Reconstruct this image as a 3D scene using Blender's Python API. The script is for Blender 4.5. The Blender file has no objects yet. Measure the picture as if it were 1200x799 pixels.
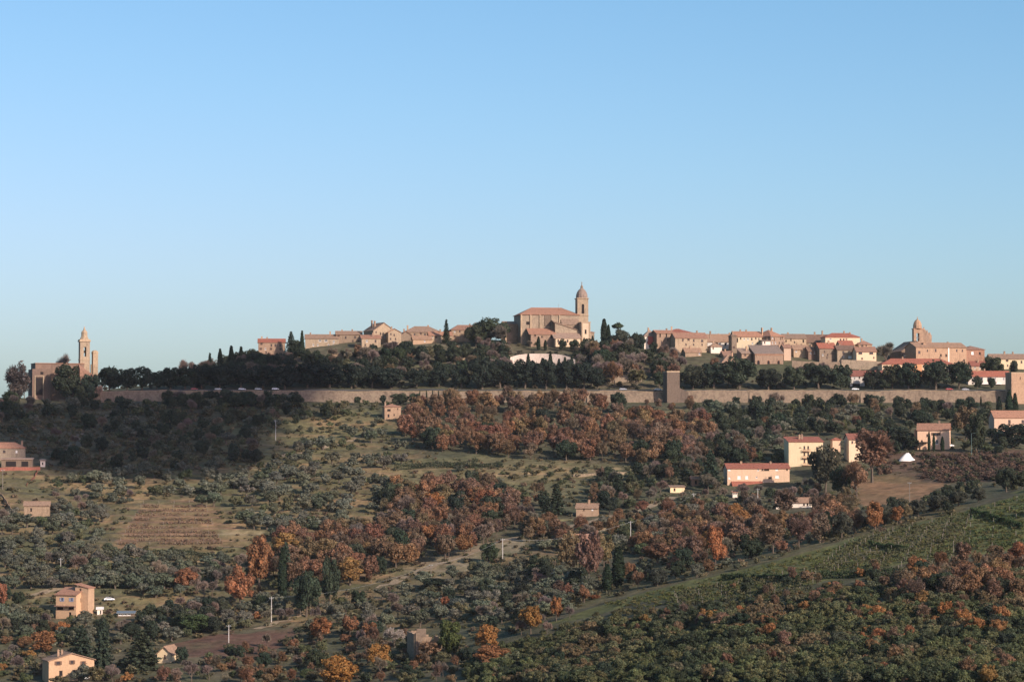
import bpy, math, random
import numpy as np
from mathutils import Vector

# ------------------------------------------------------------------ camera, sky, sun, exposure
scene = bpy.context.scene
COL = scene.collection
F = 3000.0                      # focal length in photo pixels (1200 px wide frame)
PITCH = math.atan(120.5 / F)    # horizon falls on photo row 520
cam_data = bpy.data.cameras.new('camera')
cam_data.sensor_width = 36.0
cam_data.lens = 36.0 * F / 1200.0
cam_data.clip_start = 1.0
cam_data.clip_end = 40000.0
cam = bpy.data.objects.new('camera', cam_data)
cam.location = (0, 0, 0)
cam.rotation_euler = (math.pi / 2 + PITCH, 0, 0)
COL.objects.link(cam)
scene.camera = cam

SUN_AZ = math.radians(44)       # to the right of straight behind the camera
SUN_EL = math.radians(25)
world = bpy.data.worlds.new('World')
scene.world = world
world.use_nodes = True
wt = world.node_tree
sky = wt.nodes.new('ShaderNodeTexSky')
sky.sky_type = 'NISHITA'
sky.sun_disc = False
sky.sun_elevation = SUN_EL
sky.sun_rotation = math.pi - SUN_AZ
sky.altitude = 0
sky.air_density = 0.8
sky.dust_density = 1.5
sky.ozone_density = 3.0
bg = wt.nodes['Background']
bg.inputs['Strength'].default_value = 0.136
# the photograph's own colour response for the whole sky: red falls off faster towards the zenith, green slower
sep = wt.nodes.new('ShaderNodeSeparateColor'); com = wt.nodes.new('ShaderNodeCombineColor')
wt.links.new(sky.outputs[0], sep.inputs[0])
for ch, (gain, power) in enumerate(((0.66, 1.36), (1.227, 0.85))):
    pw = wt.nodes.new('ShaderNodeMath'); pw.operation = 'POWER'; pw.inputs[1].default_value = power
    ml = wt.nodes.new('ShaderNodeMath'); ml.operation = 'MULTIPLY'; ml.inputs[1].default_value = gain
    wt.links.new(sep.outputs[ch], pw.inputs[0]); wt.links.new(pw.outputs[0], ml.inputs[0]); mn = wt.nodes.new('ShaderNodeMath'); mn.operation = 'MINIMUM'
    wt.links.new(ml.outputs[0], mn.inputs[0]); wt.links.new(sep.outputs[ch], mn.inputs[1]); wt.links.new(mn.outputs[0], com.inputs[ch])
wt.links.new(sep.outputs[2], com.inputs[2])
wt.links.new(com.outputs[0], bg.inputs['Color'])

sun_data = bpy.data.lights.new('sun', 'SUN')
sun_data.energy = 5.0
sun_data.angle = math.radians(0.53)
sun_data.color = (1.0, 0.86, 0.72)
sun = bpy.data.objects.new('sun', sun_data)
TO_SUN = Vector((math.sin(SUN_AZ) * math.cos(SUN_EL), -math.cos(SUN_AZ) * math.cos(SUN_EL), math.sin(SUN_EL)))
sun.rotation_euler = TO_SUN.to_track_quat('Z', 'Y').to_euler()
sun.location = (600, -300, 400)
COL.objects.link(sun)

scene.view_settings.view_transform = 'Standard'
scene.view_settings.look = 'None'
scene.view_settings.gamma = 1.0
scene.view_settings.exposure = 0.28
scene.render.engine = 'CYCLES'
scene.cycles.use_denoising = True
scene.cycles.max_bounces = 5
scene.cycles.transparent_max_bounces = 8
scene.cycles.pixel_filter_type = 'BLACKMAN_HARRIS'
scene.cycles.filter_width = 1.5

rng = np.random.default_rng(7)
random.seed(7)
R = math.radians

# ------------------------------------------------------------------ pixels and terrain
CP, SP = math.cos(PITCH), math.sin(PITCH)

def ray(px, py):
    """slopes x/y and z/y of the view ray through a photo pixel"""
    a = (np.asarray(px, float) - 600.0) / F
    b = (399.5 - np.asarray(py, float)) / F
    fy = CP - b * SP
    return a / fy, (SP + b * CP) / fy

def PX(px, Y): return float(ray(px, 399.5)[0]) * Y
def PZ(py, Y): return float(ray(600, py)[1]) * Y

def to_pixel(x, y, z):
    y = np.maximum(y, 1.0)
    d = y * CP + z * SP
    return 600 + F * x / d, 399.5 - F * (z * CP - y * SP) / d

def smooth(a, b, t):
    t = np.clip((t - a) / (b - a), 0, 1)
    return t * t * (3 - 2 * t)

WALL_Y, WALL_STEP = 1500.0, 6.3
def wall_step(x, y):
    return WALL_STEP * smooth(-268, -248, x) * smooth(WALL_Y - 0.2, WALL_Y + 2.4, y)

ctrl = []
def cp(px, py, Y): ctrl.append((PX(px, Y), Y, PZ(py, Y)))
for px, rows in {
    -350: [(500, 1500), (520, 1400), (545, 1300), (575, 1200), (625, 1100), (700, 1000), (800, 880)],
    -120: [(476, 1500), (496, 1420), (530, 1320), (570, 1230), (618, 1150), (660, 1080), (700, 1020), (742, 965), (800, 880)],
    20: [(466, 1500), (490, 1420), (535, 1320), (580, 1230), (620, 1150), (660, 1080), (700, 1020), (742, 965), (800, 880)],
    160: [(470, 1496), (497, 1420), (540, 1320), (580, 1230), (620, 1150), (660, 1080), (700, 1020), (742, 965), (800, 875)],
    330: [(470, 1496), (500, 1420), (540, 1320), (580, 1230), (620, 1150), (660, 1080), (700, 1020), (742, 955), (800, 865)],
    480: [(471, 1496), (500, 1420), (540, 1320), (580, 1230), (620, 1150), (660, 1070), (700, 1000), (742, 925), (800, 830)],
    630: [(471, 1496), (500, 1410), (540, 1310), (580, 1220), (620, 1130), (660, 1040), (700, 950), (742, 860), (800, 760)],
    770: [(472, 1496), (500, 1405), (540, 1300), (580, 1210), (620, 1110), (650, 1030), (690, 890), (742, 790), (800, 690)],
    900: [(472, 1496), (500, 1400), (530, 1300), (572, 1220), (600, 1140), (622, 1070), (660, 885), (730, 750), (800, 650)],
    1030: [(472, 1496), (500, 1400), (530, 1290), (560, 1235), (592, 1140), (606, 1070), (628, 905), (700, 765), (800, 630)],
    1130: [(472, 1496), (500, 1400), (526, 1290), (552, 1230), (578, 1140), (590, 1060), (598, 935), (680, 785), (800, 620)],
    1230: [(473, 1496), (500, 1390), (528, 1290), (548, 1220), (566, 1140), (572, 1060), (568, 960), (660, 790), (800, 620)],
    1500: [(473, 1496), (500, 1390), (525, 1290), (545, 1220), (555, 1140), (560, 1060), (560, 960), (640, 790), (800, 620)],
}.items():
    for py, Y in rows: cp(px, py, Y)
behind = {  # beyond the town wall, wall step taken off
    -120: [(478, 1560), (492, 1660)], 20: [(467, 1530), (478, 1620)], 110: [(461, 1520), (470, 1620)],
    180: [(457.5, 1507), (456, 1526), (452, 1560), (458, 1650)],
    245: [(457.5, 1507), (455, 1526), (446, 1560), (441, 1600), (446, 1680)],
    330: [(457.5, 1507), (455, 1526), (434, 1565), (415, 1615), (414, 1660), (430, 1760)],
    450: [(457.5, 1507), (455, 1526), (430, 1562), (403, 1618), (398, 1660), (415, 1760)],
    560: [(457.5, 1507), (455, 1526), (430, 1562), (402, 1618), (398, 1660), (415, 1760)],
    650: [(457.5, 1507), (455, 1526), (432, 1562), (406, 1612), (401, 1650), (415, 1760)],
    720: [(457.5, 1507), (455, 1526), (432, 1562), (407, 1618), (403, 1650), (415, 1760)],
    800: [(457.5, 1507), (455, 1526), (434, 1560), (409, 1618), (405, 1650), (415, 1760)],
    900: [(457.5, 1507), (456, 1526), (438, 1555), (414, 1612), (408, 1650), (415, 1760)],
    1000: [(457.5, 1507), (456, 1526), (440, 1555), (422, 1600), (410, 1650), (415, 1760)],
    1100: [(457.5, 1507), (456, 1526), (442, 1555), (430, 1592), (420, 1650), (420, 1760)],
    1200: [(457.5, 1507), (456, 1526), (442, 1555), (430, 1600), (425, 1660), (425, 1760)],
    1500: [(457.5, 1507), (456, 1526), (442, 1555), (430, 1600), (425, 1660), (430, 1760)],
}
for px, rows in behind.items():
    for py, Y in rows:
        x = PX(px, Y); ctrl.append((x, Y, PZ(py, Y) - float(wall_step(x, Y))))
for X in (-500, -250, 0, 250, 500):
    ctrl += [(X, 330, -64), (X, 520, -74 if X < 0 else -66), (X, 1950, -20)]
    ctrl += [(X, 160, -38), (X * 0.6, 0, -1.75 - abs(X) * 0.03), (X, -200, -6)]
ctrl = np.array(ctrl)

def tps_fit(P):
    q = P[:, :2] / 1000.0
    d = np.linalg.norm(q[:, None] - q[None], axis=2)
    K = np.where(d > 1e-9, d * d * np.log(d + 1e-12), 0) + np.eye(len(q)) * 2e-5
    A = np.c_[np.ones(len(q)), q]
    M = np.block([[K, A], [A.T, np.zeros((3, 3))]])
    return q, np.linalg.solve(M, np.r_[P[:, 2], 0, 0, 0])
TQ, TW = tps_fit(ctrl)

def tps(x, y):
    x = np.asarray(x, float).ravel() / 1000; y = np.asarray(y, float).ravel() / 1000
    out = np.empty(len(x))
    for i in range(0, len(x), 20000):
        xx, yy = x[i:i + 20000], y[i:i + 20000]
        d2 = (xx[:, None] - TQ[None, :, 0]) ** 2 + (yy[:, None] - TQ[None, :, 1]) ** 2
        out[i:i + 20000] = (0.5 * d2 * np.log(d2 + 1e-12)) @ TW[:len(TQ)] + TW[-3] + TW[-2] * xx + TW[-1] * yy
    return out

def in_poly(poly, px, py):
    poly = np.asarray(poly, float)
    inside = np.zeros(np.shape(px), bool)
    n = len(poly)
    for i in range(n):
        x1, y1 = poly[i]; x2, y2 = poly[(i + 1) % n]
        c = (y1 > py) != (y2 > py)
        with np.errstate(divide='ignore', invalid='ignore'):
            inside ^= c & (px < (x2 - x1) * (py - y1) / (y2 - y1 + 1e-12) + x1)
    return inside

def vnoise(x, y, s, seed=0):
    """smooth value noise 0..1"""
    x = np.asarray(x) / s; y = np.asarray(y) / s
    xi = np.floor(x).astype(np.int64); yi = np.floor(y).astype(np.int64)
    fx = x - xi; fy = y - yi
    fx = fx * fx * (3 - 2 * fx); fy = fy * fy * (3 - 2 * fy)
    def h(a, b):
        n = (a * 374761393 + b * 668265263 + seed * 2147483647) & 0xffffffff
        n = ((n ^ (n >> 13)) * 1274126177) & 0xffffffff
        return ((n ^ (n >> 16)) & 0xffff) / 65535.0
    return (h(xi, yi) * (1 - fx) + h(xi + 1, yi) * fx) * (1 - fy) + (h(xi, yi + 1) * (1 - fx) + h(xi + 1, yi + 1) * fx) * fy

XS = np.r_[-np.geomspace(9000, 520, 16), np.arange(-480, 481, 2.5), np.geomspace(520, 9000, 16)]
YS = np.r_[-4000, -2000, -900, -400, np.arange(-200, 480, 20), np.arange(480, 1761, 2.5), np.geomspace(1790, 16000, 22)]
GX, GY = np.meshgrid(XS, YS)
GZ = tps(GX, GY).reshape(GX.shape)
# away from the photographed hill the land settles to a rolling plain
out = np.maximum.reduce([np.abs(GX) - 560, GY - 1850, -GY - 150, np.zeros_like(GX)])
plain = -95 + 22 * (vnoise(GX, GY, 900, 3) - 0.5) + 10 * (vnoise(GX, GY, 330, 4) - 0.5)
k = smooth(0, 520, out)
GZ = np.clip(GZ, -120, 90) * (1 - k) + plain * k
GZ += wall_step(GX, GY) * (1 - k)
# terraces of the olive groves: flat beds with short earth banks
gpx, gpy = to_pixel(GX, GY, GZ)
TERR = [(40, 545), (310, 515), (330, 480), (470, 492), (500, 545), (690, 545), (700, 560), (560, 590), (420, 660), (560, 650), (700, 640), (700, 690), (480, 740), (350, 735), (230, 720), (-60, 720), (-60, 560)]
tm = np.zeros_like(GX)
for dx, dy in ((0, 0), (14, 0), (-14, 0), (0, 6), (0, -6), (8, 4), (-8, -4)):
    tm += in_poly(TERR, gpx + dx, gpy + dy) / 7.0
tm *= (GY > 760) & (GY < 1470)
hstep = 2.3
q = (GZ + 2.0 * vnoise(GX, GY, 120, 8)) / hstep
fr = q - np.floor(q)
stair = (np.floor(q) + smooth(0.66, 0.98, fr)) * hstep - 2.0 * vnoise(GX, GY, 120, 8)
GZ = GZ * (1 - tm * 0.85) + stair * tm * 0.85
bankmask = smooth(0.6, 0.75, fr) * tm
rough = (vnoise(GX, GY, 9, 11) - 0.5) * 0.7 + (vnoise(GX, GY, 26, 12) - 0.5) * 1.4
GZ += rough * smooth(5, 30, np.abs(GY - WALL_Y - 12)) * ((GY > 480) & (GY < 1760))

def H(x, y):
    """terrain height, bilinear on the terrain's own grid"""
    x = np.asarray(x, float); y = np.asarray(y, float)
    i = np.clip(np.searchsorted(XS, x) - 1, 0, len(XS) - 2); j = np.clip(np.searchsorted(YS, y) - 1, 0, len(YS) - 2)
    u = np.clip((x - XS[i]) / (XS[i + 1] - XS[i]), 0, 1); v = np.clip((y - YS[j]) / (YS[j + 1] - YS[j]), 0, 1)
    return (GZ[j, i] * (1 - u) + GZ[j, i + 1] * u) * (1 - v) + (GZ[j + 1, i] * (1 - u) + GZ[j + 1, i + 1] * u) * v

YR = np.arange(520, 1740, 2.0)
def hit(px, py):
    """where the view ray through each pixel first meets the terrain: arrays x, y, z (nan where it meets none)"""
    px = np.atleast_1d(np.asarray(px, float)); py = np.atleast_1d(np.asarray(py, float))
    a, b = ray(px, py)
    Yg = np.broadcast_to(YR, (len(px), len(YR)))
    under = (b[:, None] * Yg) < H(a[:, None] * Yg, Yg)
    i = under.argmax(1)
    ok = under.any(1) & (i > 0)
    Y = np.where(ok, YR[i] - 1.0, np.nan)
    return a * Y, Y, np.where(ok, H(a * np.nan_to_num(Y, nan=900.), np.nan_to_num(Y, nan=900.)), np.nan)

def hit1(px, py):
    x, y, z = hit(px, py)
    if np.isnan(y[0]):
        return PX(px, 1500.), 1500., PZ(py, 1500.)
    return float(x[0]), float(y[0]), float(z[0])

# ------------------------------------------------------------------ materials
def new_mat(name):
    m = bpy.data.materials.new(name); m.use_nodes = True
    nt = m.node_tree
    return m, nt, nt.nodes['Principled BSDF']

def N(nt, kind, **inp):
    n = nt.nodes.new(kind)
    for kk, v in inp.items():
        n.inputs[kk.replace('_', ' ')].default_value = v
    return n

def mixc(nt, fac, a, b, blend='MIX'):
    n = nt.nodes.new('ShaderNodeMix'); n.data_type = 'RGBA'; n.blend_type = blend
    for sock, v in ((n.inputs[0], fac), (n.inputs[6], a), (n.inputs[7], b)):
        if hasattr(v, 'links'): nt.links.new(v, sock)
        elif isinstance(v, (int, float)): sock.default_value = v
        else: sock.default_value = (*v, 1)
    return n.outputs[2]

def ramp(nt, src, lo, hi):
    n = nt.nodes.new('ShaderNodeMapRange'); n.inputs[1].default_value = lo; n.inputs[2].default_value = hi
    nt.links.new(src, n.inputs[0]); return n.outputs[0]

def masonry(name, col, col2=None, scale=0.35, amount=0.5, rough=0.9, bump=0.25, patch=None):
    """stone, brick or plaster: large weather patches, mid mottling and fine grain"""
    m, nt, p = new_mat(name)
    tc = nt.nodes.new('ShaderNodeTexCoord')
    col2 = col2 or tuple(c * 0.6 for c in col)
    n1 = N(nt, 'ShaderNodeTexNoise', Scale=scale * 0.45, Detail=5.0, Roughness=0.65)
    n2 = N(nt, 'ShaderNodeTexNoise', Scale=scale * 4.0, Detail=4.0, Roughness=0.7)
    for n in (n1, n2): nt.links.new(tc.outputs['Object'], n.inputs['Vector'])
    c = mixc(nt, ramp(nt, n1.outputs[0], 0.35, 0.68), col, col2)
    hi = tuple(min(1, x * 1.3 + 0.02) for x in col); lo = tuple(x * 0.62 for x in col2)
    d = mixc(nt, ramp(nt, n2.outputs[0], 0.3, 0.7), lo, hi)
    c = mixc(nt, amount, c, d)
    mp = nt.nodes.new('ShaderNodeMapping'); mp.inputs['Scale'].default_value = (0.6, 0.6, 0.2)
    nt.links.new(tc.outputs['Object'], mp.inputs['Vector'])
    ns = N(nt, 'ShaderNodeTexNoise', Scale=scale * 3.2, Detail=4.0, Roughness=0.6); nt.links.new(mp.outputs[0], ns.inputs['Vector'])
    c = mixc(nt, ramp(nt, ns.outputs[0], 0.52, 0.8), c, tuple(x * (0.7 if amount > 0.3 else 0.86) for x in col2))
    if patch:
        n3 = N(nt, 'ShaderNodeTexNoise', Scale=scale * 0.9, Detail=3.0, Roughness=0.6)
        nt.links.new(tc.outputs['Object'], n3.inputs['Vector'])
        c = mixc(nt, ramp(nt, n3.outputs[0], 0.55, 0.62), c, patch)
    oi = nt.nodes.new('ShaderNodeObjectInfo')
    c = mixc(nt, 1.0, c, mixc(nt, oi.outputs['Random'], (0.78, 0.8, 0.84), (1.24, 1.18, 1.1)), 'MULTIPLY')
    nt.links.new(c, p.inputs['Base Color'])
    p.inputs['Roughness'].default_value = rough
    p.inputs['Specular IOR Level'].default_value = 0.2
    b = N(nt, 'ShaderNodeBump', Strength=bump, Distance=0.2); nt.links.new(n2.outputs[0], b.inputs['Height'])
    nt.links.new(b.outputs[0], p.inputs['Normal'])
    return m

def tiles(name, col, col2):
    """terracotta roof: tile columns down the slope, mottled and lichen-stained"""
    m, nt, p = new_mat(name)
    tc = nt.nodes.new('ShaderNodeTexCoord')
    n1 = N(nt, 'ShaderNodeTexNoise', Scale=0.25, Detail=5.0, Roughness=0.7)
    n2 = N(nt, 'ShaderNodeTexNoise', Scale=2.6, Detail=3.0, Roughness=0.8)
    for n in (n1, n2): nt.links.new(tc.outputs['Object'], n.inputs['Vector'])
    c = mixc(nt, ramp(nt, n1.outputs[0], 0.35, 0.65), col, col2)
    c = mixc(nt, ramp(nt, n2.outputs[0], 0.3, 0.75), tuple(min(1, x * 1.2) for x in col), c)
    n3 = N(nt, 'ShaderNodeTexNoise', Scale=1.1, Detail=5.0, Roughness=0.75); nt.links.new(tc.outputs['Object'], n3.inputs['Vector'])
    c = mixc(nt, ramp(nt, n3.outputs[0], 0.5, 0.72), c, tuple(x * 0.45 for x in col2))
    oi = nt.nodes.new('ShaderNodeObjectInfo')
    c = mixc(nt, 1.0, c, mixc(nt, oi.outputs['Random'], (0.8, 0.86, 0.92), (1.18, 1.1, 1.04)), 'MULTIPLY')
    w = nt.nodes.new('ShaderNodeTexWave'); w.inputs['Scale'].default_value = 1.3; w.inputs['Distortion'].default_value = 0.4
    nt.links.new(tc.outputs['Object'], w.inputs['Vector'])
    b = N(nt, 'ShaderNodeBump', Strength=0.5, Distance=0.1); nt.links.new(w.outputs[1], b.inputs['Height'])
    nt.links.new(b.outputs[0], p.inputs['Normal'])
    nt.links.new(c, p.inputs['Base Color'])
    p.inputs['Roughness'].default_value = 0.88
    p.inputs['Specular IOR Level'].default_value = 0.2
    return m

def plain(name, col, rough=0.7, spec=0.3, metal=0.0, var=0.25):
    m, nt, p = new_mat(name)
    tc = nt.nodes.new('ShaderNodeTexCoord')
    n = N(nt, 'ShaderNodeTexNoise', Scale=3.0, Detail=3.0); nt.links.new(tc.outputs['Object'], n.inputs['Vector'])
    nt.links.new(mixc(nt, n.outputs[0], tuple(c * (1 - var) for c in col), tuple(min(1, c * (1 + var)) for c in col)), p.inputs['Base Color'])
    p.inputs['Roughness'].default_value = rough; p.inputs['Specular IOR Level'].default_value = spec
    p.inputs['Metallic'].default_value = metal
    return m

def leafy(name, trans=0.35, instanced=False):
    """foliage: the object's own colour times a tint per leaf"""
    m, nt, p = new_mat(name)
    oi = nt.nodes.new('ShaderNodeObjectInfo')
    at = nt.nodes.new('ShaderNodeAttribute'); at.attribute_name = 'tint'
    own = oi.outputs['Color']
    if instanced:
        ia = nt.nodes.new('ShaderNodeAttribute'); ia.attribute_type = 'INSTANCER'; ia.attribute_name = 'plant_colour'; own = ia.outputs['Color']
    c = mixc(nt, 1.0, own, at.outputs['Color'], 'MULTIPLY')
    nt.links.new(c, p.inputs['Base Color'])
    p.inputs['Roughness'].default_value = 0.75; p.inputs['Specular IOR Level'].default_value = 0.15
    t = nt.nodes.new('ShaderNodeBsdfTranslucent'); nt.links.new(c, t.inputs['Color'])
    mx = nt.nodes.new('ShaderNodeMixShader'); mx.inputs[0].default_value = trans
    nt.links.new(p.outputs[0], mx.inputs[1]); nt.links.new(t.outputs[0], mx.inputs[2])
    nt.links.new(mx.outputs[0], nt.nodes['Material Output'].inputs['Surface'])
    return m

M = {
    'stone': masonry('old_stone', (0.29, 0.21, 0.145), (0.2, 0.145, 0.1), amount=0.6),
    'stone_pale': masonry('pale_stone', (0.39, 0.295, 0.2), (0.275, 0.205, 0.14), amount=0.6),
    'stone_dark': masonry('dark_stone', (0.2, 0.145, 0.1), (0.14, 0.1, 0.075)),
    'wallstone': masonry('town_wall_stone', (0.31, 0.225, 0.15), (0.17, 0.122, 0.088), scale=0.2, amount=0.55, patch=(0.3, 0.225, 0.15)),
    'tower_stone': masonry('dark_tower_stone', (0.135, 0.1, 0.076), (0.1, 0.075, 0.06), amount=0.6),
    'brick': masonry('old_brick', (0.36, 0.19, 0.12), (0.27, 0.15, 0.1)),
    'brick_pale': masonry('pale_brick', (0.38, 0.25, 0.165), (0.275, 0.182, 0.124), amount=0.6),
    'cream': masonry('cream_plaster', (0.64, 0.48, 0.33), (0.56, 0.42, 0.29), amount=0.2, bump=0.05),
    'yellow': masonry('yellow_plaster', (0.68, 0.54, 0.34), (0.6, 0.47, 0.3), amount=0.2, bump=0.05),
    'pinkp': masonry('pink_plaster', (0.63, 0.43, 0.29), (0.56, 0.385, 0.26), amount=0.2, bump=0.05),
    'orange': masonry('orange_plaster', (0.5, 0.25, 0.13), (0.44, 0.22, 0.12), amount=0.25, bump=0.05),
    'white': masonry('white_plaster', (0.72, 0.63, 0.54), (0.62, 0.54, 0.46), amount=0.2, bump=0.05),
    'brick_red': masonry('weathered_red_brick', (0.24, 0.085, 0.06), (0.18, 0.075, 0.055)),
    'brick_dim': masonry('dull_brick', (0.21, 0.135, 0.098), (0.155, 0.105, 0.08)),
    'tan_plaster': masonry('tan_plaster', (0.45, 0.3, 0.19), (0.36, 0.24, 0.155), amount=0.3, bump=0.08),
    'salmon': masonry('salmon_plaster', (0.74, 0.49, 0.33), (0.66, 0.44, 0.3), amount=0.2, bump=0.05),
    'redwall': masonry('red_plaster', (0.42, 0.1, 0.08), (0.36, 0.09, 0.07), amount=0.25, bump=0.05),
    'whitewash': masonry('weathered_whitewash', (0.6, 0.51, 0.45), (0.4, 0.31, 0.26), scale=0.5, amount=0.4),
    'tile': tiles('terracotta_tiles', (0.31, 0.165, 0.11), (0.24, 0.14, 0.095)),
    'tile_red': tiles('new_red_tiles', (0.27, 0.1, 0.068), (0.22, 0.092, 0.064)),
    'tile_old': tiles('lichened_tiles', (0.29, 0.185, 0.125), (0.215, 0.145, 0.1)),
    'tile_dark': tiles('dark_brown_tiles', (0.19, 0.115, 0.08), (0.15, 0.1, 0.075)),
    'tile_grey': tiles('grey_brown_tiles', (0.29, 0.205, 0.155), (0.23, 0.165, 0.13)),
    'glass': plain('window_glass', (0.03, 0.035, 0.045), 0.2, 0.5),
    'dark': plain('dark_opening', (0.025, 0.02, 0.02), 0.9, 0.1),
    'frame_white': plain('white_paint', (0.75, 0.72, 0.68), 0.5),
    'frame_brown': plain('brown_paint', (0.14, 0.075, 0.045), 0.6),
    'shutter_blue': plain('blue_grey_paint', (0.22, 0.25, 0.34), 0.6),
    'wood': plain('weathered_wood', (0.2, 0.17, 0.14), 0.85),
    'pole_pale': plain('pale_concrete', (0.5, 0.46, 0.42), 0.8),
    'metal': plain('dull_metal', (0.3, 0.32, 0.32), 0.4, 0.5, 0.6),
    'green_metal': plain('green_lamp_post', (0.1, 0.16, 0.15), 0.5),
    'carpaint_white': plain('white_car_paint', (0.78, 0.78, 0.78), 0.25, 0.5, var=0.02),
    'carpaint_silver': plain('silver_car_paint', (0.45, 0.46, 0.48), 0.3, 0.5, 0.4, var=0.02),
    'carpaint_red': plain('red_car_paint', (0.35, 0.04, 0.035), 0.3, 0.5, var=0.02),
    'rubber': plain('rubber', (0.02, 0.02, 0.02), 0.85),
    'tarp': plain('white_heap', (0.75, 0.7, 0.64), 0.85, var=0.12),
    'asphalt': plain('road_asphalt', (0.085, 0.08, 0.075), 0.9),
    'track': masonry('pale_earth_track', (0.3, 0.23, 0.155), (0.21, 0.16, 0.1), scale=0.3, amount=0.5),
    'bark': plain('bark', (0.11, 0.085, 0.065), 0.9, 0.1),
    'bark_pale': plain('pale_bark', (0.2, 0.165, 0.14), 0.9, 0.1),
    'leaf': leafy('leaves'),
    'leaf_mass': leafy('massed_leaves', 0.35, True),
    'twig': leafy('twigs', 0.0),
    'vine': leafy('vine_canes', 0.1),
}

# the ground: its own soil and grass colours carried per vertex, broken up by fine noise
def ground_mat():
    m, nt, p = new_mat('hillside_ground')
    at = nt.nodes.new('ShaderNodeAttribute'); at.attribute_name = 'soil'
    tc = nt.nodes.new('ShaderNodeTexCoord')
    n1 = N(nt, 'ShaderNodeTexNoise', Scale=0.22, Detail=6.0, Roughness=0.7)
    n2 = N(nt, 'ShaderNodeTexNoise', Scale=0.045, Detail=4.0, Roughness=0.6)
    for n in (n1, n2): nt.links.new(tc.outputs['Object'], n.inputs['Vector'])
    g = mixc(nt, ramp(nt, n2.outputs[0], 0.45, 0.65), at.outputs['Color'], (0.08, 0.09, 0.045))
    c = mixc(nt, 0.5, at.outputs['Color'], g)
    dk = mixc(nt, ramp(nt, n1.outputs[0], 0.3, 0.7), (0.5, 0.5, 0.5), (1.4, 1.4, 1.4))
    c = mixc(nt, 1.0, c, dk, 'MULTIPLY')
    nt.links.new(c, p.inputs['Base Color'])
    p.inputs['Roughness'].default_value = 0.95; p.inputs['Specular IOR Level'].default_value = 0.1
    b = N(nt, 'ShaderNodeBump', Strength=0.6, Distance=0.8); nt.links.new(n1.outputs[0], b.inputs['Height'])
    nt.links.new(b.outputs[0], p.inputs['Normal'])
    return m
M['ground'] = ground_mat()

# ------------------------------------------------------------------ object helpers
def link(o, parent=None):
    COL.objects.link(o)
    if parent: o.parent = parent
    return o

def tag(o, label=None, cat=None, group=None, kind=None):
    if label: o['label'] = label
    if cat: o['category'] = cat
    if group: o['group'] = group
    if kind: o['kind'] = kind
    return o

def empty(name, loc, rz=0.0):
    o = bpy.data.objects.new(name, None); o.location = loc; o.rotation_euler = (0, 0, rz)
    o.empty_display_size = 0.5
    return link(o)

def np_mesh(name, V, Q, mats, mi=None, tint=None, smooth_=False):
    """mesh from arrays: V (n,3), Q (m,4) quads or a list of polygons"""
    me = bpy.data.meshes.new(name)
    if isinstance(Q, np.ndarray):
        m, kk = Q.shape
        me.vertices.add(len(V)); me.vertices.foreach_set('co', np.asarray(V, np.float32).ravel())
        me.loops.add(m * kk); me.loops.foreach_set('vertex_index', Q.astype(np.int32).ravel())
        me.polygons.add(m); me.polygons.foreach_set('loop_start', (np.arange(m) * kk).astype(np.int32))
        me.update(calc_edges=True)
    else:
        me.from_pydata([tuple(v) for v in V], [], Q); me.update()
    for x in mats: me.materials.append(x)
    if mi is not None: me.polygons.foreach_set('material_index', np.asarray(mi, np.int32))
    if tint is not None:   # per vertex colour
        a = me.attributes.new('tint', 'FLOAT_COLOR', 'POINT')
        a.data.foreach_set('color', np.c_[tint, np.ones(len(tint))].astype(np.float32).ravel())
    if smooth_: me.polygons.foreach_set('use_smooth', np.ones(len(me.polygons), bool))
    me.update()
    return me

def mesh_obj(name, me, parent=None, loc=(0, 0, 0)):
    o = bpy.data.objects.new(name, me); o.location = loc
    return link(o, parent)

class MB:
    """collects boxes, prisms and lathes into one mesh"""
    def __init__(s): s.v = []; s.f = []; s.m = []
    def add(s, vs, fs, mi=0):
        b = len(s.v); s.v += [tuple(v) for v in vs]; s.f += [tuple(i + b for i in f) for f in fs]; s.m += [mi] * len(fs)
    def box(s, x0, x1, y0, y1, z0, z1, mi=0):
        s.add([(x0, y0, z0), (x1, y0, z0), (x1, y1, z0), (x0, y1, z0), (x0, y0, z1), (x1, y0, z1), (x1, y1, z1), (x0, y1, z1)],
              [(3, 2, 1, 0), (4, 5, 6, 7), (0, 1, 5, 4), (1, 2, 6, 5), (2, 3, 7, 6), (3, 0, 4, 7)], mi)
    def lathe(s, cx, cy, prof, n=8, mi=0, turn=0.0):
        b = []; k = len(prof)
        for r, z in prof:
            for i in range(n):
                t = 2 * math.pi * (i + 0.5) / n + turn
                b.append((cx + r * math.cos(t), cy + r * math.sin(t), z))
        fs = [(j * n + i, j * n + (i + 1) % n, (j + 1) * n + (i + 1) % n, (j + 1) * n + i) for j in range(k - 1) for i in range(n)]
        fs += [tuple(range(n - 1, -1, -1)), tuple((k - 1) * n + i for i in range(n))]
        s.add(b, fs, mi)
    def tube(s, p0, p1, r0, r1, n=6, mi=0):
        p0 = Vector(p0); p1 = Vector(p1); d = (p1 - p0).normalized()
        u = d.orthogonal().normalized(); w = d.cross(u)
        vs = [p + u * (r * math.cos(2 * math.pi * i / n)) + w * (r * math.sin(2 * math.pi * i / n)) for p, r in ((p0, r0), (p1, r1)) for i in range(n)]
        s.add(vs, [(i, (i + 1) % n, n + (i + 1) % n, n + i) for i in range(n)] + [tuple(range(n - 1, -1, -1)), tuple(range(n, 2 * n))], mi)
    def build(s, name, mats, parent=None, loc=(0, 0, 0)):
        if not isinstance(mats, (list, tuple)): mats = [mats]
        return mesh_obj(name, np_mesh(name, s.v, s.f, mats, s.m), parent, loc)

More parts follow.
